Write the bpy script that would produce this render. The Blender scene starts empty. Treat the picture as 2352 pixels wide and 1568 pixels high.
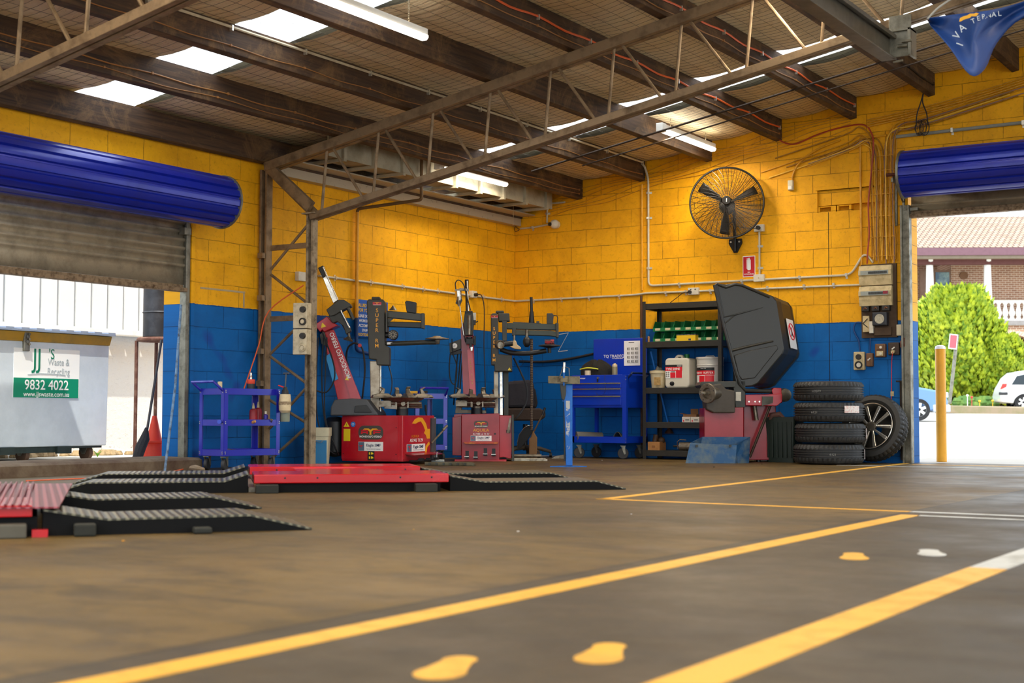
import bpy, bmesh, math, random
from mathutils import Vector, Matrix
R = math.radians
rnd = random.Random(7)
sc = bpy.context.scene
col = sc.collection

# ---------------------------------------------------------------- camera
CAM = Vector((9.22915, -14.58397, 0.48713))
YAW, PIT, ROL, FPX = -0.5659, 0.05146, 0.00251, 3267.0
FW = Vector((math.sin(YAW)*math.cos(PIT), math.cos(YAW)*math.cos(PIT), math.sin(PIT)))
_r = Vector((math.cos(YAW), -math.sin(YAW), 0)); _u = _r.cross(FW)
RT = _r*math.cos(ROL)+_u*math.sin(ROL); UP = _u*math.cos(ROL)-_r*math.sin(ROL)
cd = bpy.data.cameras.new('camera'); cam = bpy.data.objects.new('camera', cd); col.objects.link(cam)
cam.matrix_world = Matrix.Translation(CAM) @ Matrix((RT, UP, -FW)).transposed().to_4x4()
cd.sensor_width = 36.0; cd.lens = 36.0*FPX/2352; cd.clip_end = 400; cd.clip_start = .05
cd.dof.use_dof = True; cd.dof.focus_distance = 15.2; cd.dof.aperture_fstop = 3.6
sc.camera = cam

# ---------------------------------------------------------------- light and exposure
vs = sc.view_settings
sc.display_settings.display_device = 'sRGB'
vs.view_transform = 'Standard'; vs.look = 'None'; vs.gamma = 1; vs.use_curve_mapping = False
vs.exposure = 0.0
w = bpy.data.worlds.new('sky'); sc.world = w; w.use_nodes = True
bg = w.node_tree.nodes['Background']; bg.inputs[0].default_value = (.80, .90, 1.0, 1); bg.inputs[1].default_value = 2.7
sd = bpy.data.lights.new('sun', 'SUN'); sd.energy = 5.0; sd.angle = R(.6); sd.color = (1, .95, .86)
so = bpy.data.objects.new('sun', sd); col.objects.link(so)
so.rotation_euler = Vector((-.30, .42, -1.0)).to_track_quat('-Z', 'Y').to_euler()

def ray(u, v): return FW+(u-1176)/FPX*RT-(v-784)/FPX*UP
def on(u, v, p=None, n=None, X=None, Y=None, Z=None):
    """point where the sight line of a measured pixel meets a real plane"""
    d = ray(u, v)
    if X is not None: t = (X-CAM.x)/d.x
    elif Y is not None: t = (Y-CAM.y)/d.y
    elif Z is not None: t = (Z-CAM.z)/d.z
    else: t = (Vector(p)-CAM).dot(Vector(n))/d.dot(Vector(n))
    return CAM+d*t
def far(u, v, D): return CAM+ray(u, v)*D

# ---------------------------------------------------------------- materials
def lin(c):
    if isinstance(c, str):
        c = [int(c[i:i+2], 16)/255 for i in (0, 2, 4)]
        c = [x/12.92 if x < .04045 else ((x+.055)/1.055)**2.4 for x in c]
    return (c[0], c[1], c[2], 1)
class NT:
    def __init__(s, name):
        s.m = bpy.data.materials.new(name); s.m.use_nodes = True
        s.t = s.m.node_tree; s.b = s.t.nodes['Principled BSDF']; s.out = s.t.nodes['Material Output']
    def n(s, typ, **kw):
        x = s.t.nodes.new(typ)
        for k, v in kw.items():
            if k.startswith('i_'): x.inputs[k[2:].replace('_', ' ')].default_value = v
            else: setattr(x, k, v)
        return x
    def l(s, a, b): s.t.links.new(a, b)
    def mix(s, f, a, b, mode='MIX'):
        x = s.t.nodes.new('ShaderNodeMix'); x.data_type = 'RGBA'; x.blend_type = mode; x.clamp_factor = True
        for k, v in ((0, f), (6, a), (7, b)):
            if hasattr(v, 'links') or hasattr(v, 'is_linked'): s.l(v, x.inputs[k])
            else: x.inputs[k].default_value = v
        return x.outputs[2]
    def math(s, op, a, b=0):
        x = s.t.nodes.new('ShaderNodeMath'); x.operation = op
        for k, v in ((0, a), (1, b)):
            if hasattr(v, 'is_linked'): s.l(v, x.inputs[k])
            else: x.inputs[k].default_value = v
        return x.outputs[0]
    def ramp(s, v, stops):
        x = s.t.nodes.new('ShaderNodeValToRGB'); s.l(v, x.inputs[0]); e = x.color_ramp.elements
        while len(e) < len(stops): e.new(.5)
        for q, (p, c) in zip(e, stops): q.position = p; q.color = c if len(c) == 4 else (*c, 1)
        return x.outputs[0]
    def noise(s, vec, scale, detail=4, rough=.6, dist=0):
        x = s.n('ShaderNodeTexNoise'); x.inputs['Scale'].default_value = scale; x.inputs['Detail'].default_value = detail
        x.inputs['Roughness'].default_value = rough; x.inputs['Distortion'].default_value = dist
        s.l(vec, x.inputs['Vector']); return x.outputs[0]
    def pos(s, scale=None, loc=None, rot=None):
        g = s.n('ShaderNodeNewGeometry'); o = g.outputs['Position']
        if scale or loc or rot:
            mp = s.n('ShaderNodeMapping')
            if scale: mp.inputs['Scale'].default_value = scale
            if loc: mp.inputs['Location'].default_value = loc
            if rot: mp.inputs['Rotation'].default_value = rot
            s.l(o, mp.inputs[0]); o = mp.outputs[0]
        return o
    def bump(s, h, strength, dist):
        x = s.n('ShaderNodeBump'); x.inputs['Strength'].default_value = strength; x.inputs['Distance'].default_value = dist
        s.l(h, x.inputs['Height']); s.l(x.outputs[0], s.b.inputs['Normal']); return x
MC = {}
def M(name, c, rough=.5, metal=0, wear=.25, ws=6, c2=None, bump=0, bs=60, spec=None, emit=0, coat=0, thr=(.45, .7), trans=0):
    if name in MC: return MC[name]
    t = NT(name); b = t.b
    cc = lin(c); k = lin(c2) if c2 else (cc[0]*.45, cc[1]*.42, cc[2]*.38, 1)
    tc = t.n('ShaderNodeTexCoord').outputs['Object']
    if wear:
        f = t.noise(tc, ws, 6, .65)
        f = t.ramp(f, [(thr[0], (0, 0, 0)), (thr[1], (1, 1, 1))])
        f = t.math('MULTIPLY', f, wear)
        t.l(t.mix(f, cc, k), b.inputs['Base Color'])
        rr = t.math('ADD', t.math('MULTIPLY', f, .35), rough); t.l(rr, b.inputs['Roughness'])
    else:
        b.inputs['Base Color'].default_value = cc; b.inputs['Roughness'].default_value = rough
    b.inputs['Metallic'].default_value = metal
    if spec is not None: b.inputs['Specular IOR Level'].default_value = spec
    if coat: b.inputs['Coat Weight'].default_value = coat; b.inputs['Coat Roughness'].default_value = .12
    if trans: b.inputs['Transmission Weight'].default_value = trans
    if emit: b.inputs['Emission Color'].default_value = cc; b.inputs['Emission Strength'].default_value = emit
    if bump: t.bump(t.noise(tc, bs, 3), bump, .01)
    MC[name] = t.m; return t.m

# ---------------------------------------------------------------- mesh builder
class B:
    def __init__(s): s.v = []; s.f = []; s.m = None
    def add(s, vs_, fs):
        o = len(s.v)
        s.v += [tuple((s.m @ Vector(p)) if s.m else p) for p in vs_]
        s.f += [tuple(i+o for i in f) for f in fs]; return s
    def box(s, x0, x1, y0, y1, z0, z1):
        return s.add([(x0,y0,z0),(x1,y0,z0),(x1,y1,z0),(x0,y1,z0),(x0,y0,z1),(x1,y0,z1),(x1,y1,z1),(x0,y1,z1)],
                     [(0,3,2,1),(4,5,6,7),(0,1,5,4),(1,2,6,5),(2,3,7,6),(3,0,4,7)])
    def hexa(s, a, b):   # two matching quads
        return s.add(list(a)+list(b), [(3,2,1,0),(4,5,6,7),(0,1,5,4),(1,2,6,5),(2,3,7,6),(3,0,4,7)])
    def loft(s, rings, cap=True, closed=False):
        n = len(rings[0]); vv = [p for r in rings for p in r]; ff = []
        K = len(rings)
        for k in range(K if closed else K-1):
            a = k*n; b = ((k+1) % K)*n
            for i in range(n): j = (i+1) % n; ff.append((a+i, a+j, b+j, b+i))
        if cap and not closed: ff += [tuple(range(n-1, -1, -1)), tuple(range((K-1)*n, K*n))]
        return s.add(vv, ff)
    def cyl(s, p0, p1, r0, r1=None, n=14, cap=True):
        p0 = Vector(p0); p1 = Vector(p1); r1 = r0 if r1 is None else r1
        d = (p1-p0).normalized(); a = d.orthogonal().normalized(); b = d.cross(a)
        return s.loft([[tuple(p+(a*math.cos(2*math.pi*i/n)+b*math.sin(2*math.pi*i/n))*r) for i in range(n)] for p, r in ((p0, r0), (p1, r1))], cap)
    def lathe(s, prof, o=(0,0,0), ax=(0,0,1), n=20, cap=True, a0=0):
        o = Vector(o); d = Vector(ax).normalized(); a = d.orthogonal().normalized() if abs(d.z) < .99 else Vector((1,0,0)); b = d.cross(a)
        return s.loft([[tuple(o+d*z+(a*math.cos(a0+2*math.pi*i/n)+b*math.sin(a0+2*math.pi*i/n))*r) for i in range(n)] for r, z in prof], cap)
    def tube(s, pts, r, n=7, cap=True, closed=False):
        P = [Vector(p) for p in pts]; rings = []; up = None
        K = len(P)
        for i, p in enumerate(P):
            if closed: d = P[(i+1) % K]-P[i-1]
            else: d = (P[min(i+1, K-1)]-P[max(i-1, 0)])
            d = d.normalized()
            if up is None: up = d.orthogonal().normalized()
            up = (up-d*up.dot(d)).normalized(); b = d.cross(up)
            rr = r[i] if isinstance(r, (list, tuple)) else r
            rings.append([tuple(p+(up*math.cos(2*math.pi*k/n)+b*math.sin(2*math.pi*k/n))*rr) for k in range(n)])
        return s.loft(rings, cap, closed)
    def bar(s, p0, p1, wx, wz, side=None):    # rectangular bar; side = direction of its width
        p0 = Vector(p0); p1 = Vector(p1); d = (p1-p0).normalized()
        a = Vector(side) if side else (Vector((0,0,1)).cross(d) if abs(d.z) < .95 else Vector((1,0,0)))
        a = (a-d*a.dot(d)).normalized(); b = d.cross(a)
        q = lambda p: [tuple(p+a*x*wx/2+b*z*wz/2) for x, z in ((-1,-1),(1,-1),(1,1),(-1,1))]
        return s.loft([q(p0), q(p1)])
    def prism(s, poly, a, b, pl='xz'):
        f = {'xz': lambda p, t: (p[0], t, p[1]), 'yz': lambda p, t: (t, p[0], p[1]), 'xy': lambda p, t: (p[0], p[1], t)}[pl]
        return s.loft([[f(p, a) for p in poly], [f(p, b) for p in poly]])
    def grid(s, P, nu, nv, thick=0):
        vv = [P(i/nu, j/nv) for j in range(nv+1) for i in range(nu+1)]
        ff = [(j*(nu+1)+i, j*(nu+1)+i+1, (j+1)*(nu+1)+i+1, (j+1)*(nu+1)+i) for j in range(nv) for i in range(nu)]
        return s.add(vv, ff)
    def ell(s, c, r, n=14, k=8):
        prof = [(math.sin(math.pi*i/k), -math.cos(math.pi*i/k)) for i in range(1, k)]
        rings = [[(c[0]+r[0]*a*math.cos(2*math.pi*j/n), c[1]+r[1]*a*math.sin(2*math.pi*j/n), c[2]+r[2]*z) for j in range(n)] for a, z in prof]
        return s.loft(rings)
def link(name, b, mat, parent=None, smooth=35, bevel=0, fix=True, solid=0):
    me = bpy.data.meshes.new(name); me.from_pydata(b.v, [], b.f); 
    if fix:
        bm = bmesh.new(); bm.from_mesh(me); bmesh.ops.recalc_face_normals(bm, faces=bm.faces); bm.to_mesh(me); bm.free()
    me.materials.append(mat)
    if smooth:
        me.polygons.foreach_set('use_smooth', [True]*len(me.polygons)); me.set_sharp_from_angle(angle=R(smooth))
    o = bpy.data.objects.new(name, me); col.objects.link(o)
    if parent: o.parent = parent
    if solid: md = o.modifiers.new('s', 'SOLIDIFY'); md.thickness = solid; md.offset = 0
    if bevel: md = o.modifiers.new('b', 'BEVEL'); md.width = bevel; md.segments = 2; md.limit_method = 'ANGLE'; md.angle_limit = R(40)
    return o
def tag(o, label=None, cat=None, group=None, kind=None):
    for k, v in (('label', label), ('category', cat), ('group', group), ('kind', kind)):
        if v: o[k] = v
    return o
def thing(name, label, cat, loc=(0,0,0), rz=0, group=None):
    o = bpy.data.objects.new(name, None); col.objects.link(o); o.location = loc; o.rotation_euler = (0, 0, rz); o.empty_display_size = .1
    return tag(o, label, cat, group)
def struct(name, b, mat, **kw):
    return tag(link(name, b, mat, **kw), kind='structure')
def solo(name, label, cat, b, mat, group=None, kind=None, **kw):
    return tag(link(name, b, mat, **kw), label, cat, group, kind)
def dup(root, loc=None, rz=None, label=None, scale=None, rot=None):
    def cp(o, par):
        c = o.copy(); col.objects.link(c)
        if par: c.parent = par
        for ch in o.children: cp(ch, c)
        return c
    kids = list(root.children); c = root.copy(); col.objects.link(c)
    for ch in kids: cp(ch, c)
    if loc is not None: c.location = loc
    if rz is not None: c.rotation_euler = (0, 0, rz)
    if rot is not None: c.rotation_euler = rot
    if scale: c.scale = scale
    if label: c['label'] = label
    return c
def frame(x, y, rz, z=0):
    return Matrix.Translation((x, y, z)) @ Matrix.Rotation(rz, 4, 'Z')
class Fr:
    """local frame of a thing: x to its right, y into depth, z up"""
    def __init__(s, x, y, rz, z=0): s.M = frame(x, y, rz, z); s.I = s.M.inverted(); s.loc = (x, y, z); s.rz = rz
    def p(s, u, v, y=0):
        n = (s.M.to_3x3() @ Vector((0,1,0))); q = s.M @ Vector((0, y, 0)); return s.I @ on(u, v, q, n)
    def xz(s, u, v, y=0): q = s.p(u, v, y); return (q.x, q.z)
    def w(s, p): return s.M @ Vector(p)
def text(name, s, mat, parent, loc, size, rot=(math.pi/2, 0, 0), ext=.0008, align='CENTER', bold=0, sx=1, spacing=1, shear=0, line=1):
    c = bpy.data.curves.new(name, 'FONT'); c.body = s; c.size = size; c.extrude = ext; c.align_x = align; c.align_y = 'CENTER'
    c.offset = bold*size*.45; c.space_character = spacing; c.shear = shear; c.space_line = line; c.resolution_u = 3
    o = bpy.data.objects.new(name, c); col.objects.link(o)
    dg = bpy.context.evaluated_depsgraph_get(); me = bpy.data.meshes.new_from_object(o.evaluated_get(dg)); bpy.data.objects.remove(o)
    me.materials.clear(); me.materials.append(mat); q = bpy.data.objects.new(name, me); col.objects.link(q)
    q.location = loc; q.rotation_euler = rot; q.scale = (sx, 1, 1)
    if parent: q.parent = parent
    return q
def arc(c, r, a0, a1, n, z=None):
    return [(c[0]+r*math.cos(R(a0+(a1-a0)*i/n)), c[1]+r*math.sin(R(a0+(a1-a0)*i/n))) for i in range(n+1)]
def rrect(x0, x1, z0, z1, r, n=4):
    p = []
    for cx, cz, a in ((x1-r, z1-r, 0), (x0+r, z1-r, 90), (x0+r, z0+r, 180), (x1-r, z0+r, 270)): p += arc((cx, cz), r, a, a+90, n)
    return p
def smooth_path(pts, n=6):
    P = [Vector(p) for p in pts]; out = []
    for i in range(len(P)-1):
        a = P[max(i-1, 0)]; b = P[i]; c = P[i+1]; d = P[min(i+2, len(P)-1)]
        for k in range(n):
            t = k/n; out.append(.5*((2*b)+(c-a)*t+(2*a-5*b+4*c-d)*t*t+(3*b-a-3*c+d)*t**3))
    return out+[P[-1]]
# ================================================================= THE BUILDING
def wall_mat(name, axis, off, rowshift=0, yellow='F4B012', blue='0563AE'):
    t = NT(name); b = t.b
    g = t.n('ShaderNodeNewGeometry'); sp = t.n('ShaderNodeSeparateXYZ'); t.l(g.outputs['Position'], sp.inputs[0])
    cb = t.n('ShaderNodeCombineXYZ'); t.l(sp.outputs[axis], cb.inputs[0]); t.l(sp.outputs[2], cb.inputs[1])
    mp = t.n('ShaderNodeMapping'); t.l(cb.outputs[0], mp.inputs[0]); mp.inputs['Location'].default_value = (off, .13, 0)
    br = t.n('ShaderNodeTexBrick', offset=.5, offset_frequency=2)
    br.inputs['Scale'].default_value = 1; br.inputs['Brick Width'].default_value = .4; br.inputs['Row Height'].default_value = .2
    br.inputs['Mortar Size'].default_value = .0035; br.inputs['Mortar Smooth'].default_value = .3; br.inputs['Bias'].default_value = 0
    br.inputs['Color1'].default_value = (.80, .80, .80, 1); br.inputs['Color2'].default_value = (1, 1, 1, 1); br.inputs['Mortar'].default_value = (0, 0, 0, 1)
    wob = t.noise(mp.outputs[0], 5, 3); 
    vm = t.n('ShaderNodeVectorMath', operation='ADD'); t.l(mp.outputs[0], vm.inputs[0])
    sc_ = t.n('ShaderNodeVectorMath', operation='SCALE'); nz = t.n('ShaderNodeTexNoise'); nz.inputs['Scale'].default_value = 7; t.l(mp.outputs[0], nz.inputs['Vector'])
    sub = t.n('ShaderNodeVectorMath', operation='SUBTRACT'); t.l(nz.outputs['Color'], sub.inputs[0]); sub.inputs[1].default_value = (.5, .5, .5)
    t.l(sub.outputs[0], sc_.inputs[0]); sc_.inputs['Scale'].default_value = .012; t.l(sc_.outputs[0], vm.inputs[1]); t.l(vm.outputs[0], br.inputs['Vector'])
    mort = t.math('LESS_THAN', sp.outputs[2], 1.475)
    line = t.math('ADD', sp.outputs[2], t.math('MULTIPLY', t.math('SUBTRACT', t.noise(mp.outputs[0], 14, 3), .5), .02))
    mort = t.math('LESS_THAN', line, 1.475)
    base = t.mix(mort, lin(yellow), lin(blue))
    # individual block tone, stains, soot near the roof, dark pits in the joints
    tone = br.outputs['Color']
    base = t.mix(.10, base, tone, 'MULTIPLY')
    st = t.ramp(t.noise(mp.outputs[0], 1.6, 6, .7, .4), [(.42, (0,0,0)), (.75, (1,1,1))])
    base = t.mix(t.math('MULTIPLY', st, .5), base, t.mix(mort, lin('A8690A'), lin('0A3A6A')))
    fine = t.ramp(t.noise(mp.outputs[0], 22, 5, .8), [(.54, (0,0,0)), (.78, (1,1,1))])
    pat = t.ramp(t.noise(mp.outputs[0], .9, 3, .6, .3), [(.60, (0,0,0)), (.64, (1,1,1))])
    base = t.mix(t.math('MULTIPLY', t.math('MULTIPLY', pat, mort), .6), base, lin('1C2E8E'))
    base = t.mix(t.math('MULTIPLY', fine, .5), base, t.mix(mort, lin('6E4710'), lin('0E4A86')))
    chip = t.ramp(t.noise(mp.outputs[0], 9, 8, .85), [(.735, (0,0,0)), (.75, (1,1,1))])
    base = t.mix(t.math('MULTIPLY', chip, .6), base, t.mix(mort, lin('3A2A12'), lin('A9B3A6')))
    jd = t.ramp(t.noise(mp.outputs[0], 2.3, 5, .75), [(.38, (0,0,0)), (.55, (1,1,1))])
    jf = t.math('MULTIPLY', br.outputs['Fac'], t.math('ADD', t.math('MULTIPLY', jd, .6), .07))
    base = t.mix(jf, base, t.mix(mort, lin('4A2E08'), lin('06203F')))
    t.l(base, b.inputs['Base Color']); b.inputs['Roughness'].default_value = .6; b.inputs['Specular IOR Level'].default_value = .22
    h = t.math('SUBTRACT', t.math('MULTIPLY', t.noise(mp.outputs[0], 60, 4, .7), .25), br.outputs['Fac'])
    t.bump(h, .7, .004)
    return t.m
MWR = wall_mat('painted_block_yellow_blue_right', 0, .2)
MWL = wall_mat('painted_block_yellow_blue_left', 1, .2)

def cells(bld, ax, c0, c1, z0, z1, t0, t1, holes):
    us = sorted({c0, c1, *[h[0] for h in holes], *[h[1] for h in holes]}); us = [x for x in us if c0 <= x <= c1]
    zs = sorted({z0, z1, *[h[2] for h in holes], *[h[3] for h in holes]}); zs = [x for x in zs if z0 <= x <= z1]
    for i in range(len(us)-1):
        for j in range(len(zs)-1):
            m = ((us[i]+us[i+1])/2, (zs[j]+zs[j+1])/2)
            if any(h[0] < m[0] < h[1] and h[2] < m[1] < h[3] for h in holes): continue
            if ax == 'x': bld.box(us[i], us[i+1], t0, t1, zs[j], zs[j+1])
            else: bld.box(t0, t1, us[i], us[i+1], zs[j], zs[j+1])
RS = .178
def roofz(x): return 3.115+RS*x if x < 9.5 else 3.115+RS*9.5-RS*(x-9.5)
# right wall (along X at Y=0) with a hollow-block recess and the street door
b = B(); cells(b, 'x', -.2, 14.5, -.1, 3.05, 0, .3, [(4.83, 9.2, -.2, 2.95), (3.85, 4.55, 2.66, 2.90), (4.80,4.83,0,0)])
struct('wall_right', b, MWR, smooth=0)
b = B(); b.prism([(-.2, 3.05), (14.5, 3.05), (14.5, roofz(14.5)+.02), (9.5, roofz(9.5)+.02), (-.2, roofz(-.2)+.02)], 0, .3)
b.box(3.85, 4.55, .085, .3, 2.66, 2.90)
struct('wall_right_upper', b, MWR, smooth=0)
b = B()
for x0, x1 in ((3.86, 3.875), (4.0, 4.055), (4.07, 4.085), (4.20, 4.225)): b.box(x0, x1, .0, .085, 2.66, 2.725)
for x0, x1 in ((3.86, 4.08), (4.0, 4.22)): b.box(x0, x1, .01, .085, 2.66, 2.672); b.box(x0, x1, .015, .085, 2.715, 2.727)
b.box(3.85, 4.55, .028, .085, 2.735, 2.90); b.box(3.83, 4.57, -.012, .05, 2.90, 2.94)
struct('trim_1', b, MWR, smooth=0, bevel=.002)
# left wall (along Y at X=0) with the roller door opening
b = B(); cells(b, 'y', -17.5, .3, -.1, 3.12, -.30, 0, [(-10.3, -5.45, -.2, 2.62)])
struct('wall_left', b, MWL, smooth=0)
# outer returns of both openings, painted like the wall
# door jamb guides
MG = M('weathered_galvanised_steel', '8C8A7E', .45, .75, .6, 9, c2='3E3A30', bump=.2)
MDK = M('dark_rusted_steel', '2E2620', .6, .5, .5, 8, c2='140E0A')
b = B()
b.box(4.77, 4.865, -.06, .0, 0, 2.66); b.box(4.77, 4.79, -.09, -.06, 0, 2.66); b.box(4.85, 4.865, -.09, -.06, 0, 2.66)
struct('trim_3', b, MG, smooth=0, bevel=.003)
b = B(); b.box(.0, .045, -5.455, -5.41, .0, 2.2)
struct('trim_4', b, MWL, smooth=0, bevel=.003)
b = B(); b.box(-.05, .03, -5.50, -5.455, .05, 2.2); b.box(.02, .055, -5.53, -5.50, .05, 2.2)
struct('trim_5', b, MG, smooth=0, bevel=.003)
# raised sill along the left door
MSILL = M('stained_concrete_sill', '6B5B48', .85, 0, .8, 3, c2='3A2016', bump=.5, bs=25)
b = B(); b.prism([(-.35, -.1), (.24, -.1), (.22, .085), (.19, .105), (-.35, .11)], -10.3, -5.45, 'xz') if 0 else None
b.loft([[(x, -10.3, z) for x, z in ((-.3, -.1), (.24, -.1), (.22, .085), (.18, .105), (-.3, .11))], [(x, -5.47, z) for x, z in ((-.3, -.1), (.24, -.1), (.22, .085), (.18, .105), (-.3, .11))]])
struct('trim_6', b, MSILL)
# floor
t = NT('worn_workshop_concrete'); P = t.pos()
a1 = t.ramp(t.noise(P, .55, 8, .62, .6), [(.33, (0,0,0)), (.70, (1,1,1))])
c = t.mix(a1, lin('43361C'), lin('715A2E'))
a2 = t.ramp(t.noise(t.pos(scale=(1, 2.4, 1), rot=(0, 0, .4)), 2.2, 8, .7, .8), [(.45, (0,0,0)), (.68, (1,1,1))])
c = t.mix(t.math('MULTIPLY', a2, .75), c, lin('2C2416'))
a3 = t.ramp(t.noise(P, 34, 4, .8), [(.66, (0,0,0)), (.74, (1,1,1))])
c = t.mix(t.math('MULTIPLY', a3, .35), c, lin('B09C78'))
sx = t.n('ShaderNodeSeparateXYZ'); t.l(P, sx.inputs[0])
lane = t.ramp(sx.outputs[0], [(0, (0,0,0)), (1, (1,1,1))])
lane = t.math('GREATER_THAN', t.math('ADD', sx.outputs[0], 0), 7.03)
c = t.mix(t.math('MULTIPLY', lane, .72), c, lin('37322A'))
j1 = t.math('LESS_THAN', t.math('ABSOLUTE', t.math('SUBTRACT', sx.outputs[0], 7.03)), .006)
c = t.mix(j1, c, lin('1A1510'))
t.l(c, t.b.inputs['Base Color'])
t.l(t.ramp(t.noise(P, 1.3, 7, .65), [(.3, (.34,.34,.34)), (.75, (.68,.68,.68))]), t.b.inputs['Roughness']); t.b.inputs['Specular IOR Level'].default_value = .32
t.bump(t.noise(P, 40, 5, .7), .25, .004); MFLOOR = t.m
b = B(); b.box(-.0, 14.6, -17.6, .32, -.2, 0); struct('floor', b, MFLOOR, smooth=0)

# ceiling: foil blanket over netting, sagging between purlins, two strips of clear sheet
PX = [.08, .92, 1.75, 2.59, 3.42, 4.26, 5.09, 5.93, 6.76, 7.6, 8.43, 9.27, 10.1, 10.95, 11.8, 12.6, 13.5]
def sag(x):
    for a, c_ in zip(PX[:-1], PX[1:]):
        if a <= x <= c_: q = (x-a)/(c_-a); return .055*4*q*(1-q)
    return 0
def ceil_z(x, y): return roofz(x)-sag(x)
SKY = [(-2.25, -1.58), (-6.78, -6.11), (-11.3, -10.63), (-15.8, -15.13)]
t = NT('roof_foil_blanket'); P = t.pos()
n1 = t.noise(t.pos(scale=(1, 9, 1)), 1.2, 5, .6, .6); n2 = t.noise(P, 1.1, 5, .6, .3)
c = t.mix(t.ramp(n2, [(.35, (0,0,0)), (.7, (1,1,1))]), lin('E2CFA4'), lin('FBEFD0'))
c = t.mix(t.ramp(t.noise(P, 5, 7, .8), [(.6, (0,0,0)), (.75, (1,1,1))]), c, lin('5A4A33'))
t.l(c, t.b.inputs['Base Color']); t.b.inputs['Metallic'].default_value = .05; t.b.inputs['Roughness'].default_value = .40
t.bump(t.math('ADD', t.math('MULTIPLY', n1, 1.0), t.math('MULTIPLY', t.noise(P, 9, 5, .7, 1.5), .5)), .8, .05); MFOIL = t.m
bands = []; y = .3
for a, c_ in SKY: bands.append((c_, y)); y = a
bands.append((-17.5, y))
b = B()
for y0, y1 in bands:
    nx = 104
    b.grid(lambda i, j, y0=y0, y1=y1: (-.3+14.9*i, y0+(y1-y0)*j, ceil_z(-.3+14.9*i, 0)+.004*math.sin(9*(y0+(y1-y0)*j))), nx, max(2, int((y1-y0)*4)))
struct('ceiling', b, MFOIL, smooth=60, fix=False)
t = NT('roof_light_sheet')
tr = t.n('ShaderNodeBsdfTranslucent'); tr.inputs[0].default_value = (.95, .97, 1, 1)
tp = t.n('ShaderNodeBsdfTransparent'); tp.inputs[0].default_value = (.97, .98, 1, 1)
mx = t.n('ShaderNodeMixShader'); mx.inputs[0].default_value = .0; t.l(tr.outputs[0], mx.inputs[1]); t.l(tp.outputs[0], mx.inputs[2]); t.l(mx.outputs[0], t.out.inputs[0]); MRL = t.m
for k, (a, c_) in enumerate(SKY[:3]):
    b = B(); b.grid(lambda i, j: (-.3+14.9*i, a-.02+(c_-a+.04)*j, roofz(-.3+14.9*i)+.02+.006*math.cos(2*math.pi*j*(c_-a)/.0762*1)), 104, 26)
    struct('window_%d' % (k+1), b, MRL, fix=False)
# outer roof sheets above the blanket
MROOF = M('roof_sheet_outside', 'B8B8B4', .5, .4)
b = B()
for y0, y1 in bands: 
    for xa, xb in ((-.5, 9.5), (9.5, 14.7)):
        b.add([(xa, y0, roofz(xa)+.05), (xb, y0, roofz(xb)+.05), (xb, y1, roofz(xb)+.05), (xa, y1, roofz(xa)+.05)], [(0, 1, 2, 3)])
struct('trim_7', b, MROOF, fix=False, smooth=0)
# netting under the blanket: wires 75 x 150 mm
MWIRE = M('netting_wire', '52473A', .5, .3, 0)
b = B(); y = .25
while y > -12.6:
    pts = []
    x = -.1
    while x < 9.6: pts.append((x, y+.008*math.sin(x*5+y*9), ceil_z(x, 0)-.006)); x += .14
    b.tube(pts, .0014, 3, cap=False); y -= .088
x = .02
while x < 9.5:
    b.tube([(x+.006*math.sin(k*2.1+x), .25-k*.43, ceil_z(x, 0)-.009) for k in range(31)], .0014, 3, cap=False); x += .152
solo('wire_netting', 'dark wire netting holding up the silver roof blanket between the purlins', 'netting', b, MWIRE, kind='stuff', fix=False, smooth=0)

# purlins
t = NT('old_dark_timber'); tc = t.n('ShaderNodeTexCoord').outputs['Object']
mp = t.n('ShaderNodeMapping'); mp.inputs['Scale'].default_value = (14, .7, 14); t.l(tc, mp.inputs[0])
g1 = t.noise(mp.outputs[0], 2.2, 6, .65, .5)
c = t.mix(t.ramp(g1, [(.35, (0,0,0)), (.7, (1,1,1))]), lin('2B1C12'), lin('5C4128'))
c = t.mix(t.math('MULTIPLY', t.ramp(t.noise(tc, 2.6, 8, .8, .8), [(.5, (0,0,0)), (.68, (1,1,1))]), .6), c, lin('8A6A42'))
t.l(c, t.b.inputs['Base Color']); t.b.inputs['Roughness'].default_value = .75; t.bump(g1, .4, .006); MWOOD = t.m
for k, x in enumerate(PX):
    z = roofz(x)-.24; b = B()
    y0, y1 = (.0, -17.4)
    if k == 0: z -= .03
    b.hexa([(x-.035, y1, z-RS*.035), (x+.035, y1, z+RS*.035), (x+.035, y0, z+RS*.035), (x-.035, y0, z-RS*.035)],
           [(x-.035, y1, z+.235), (x+.035, y1, z+.235), (x+.035, y0, z+.235), (x-.035, y0, z+.235)])
    struct('trim_%d' % (10+k), b, MWOOD, bevel=.004, smooth=0)

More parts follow.
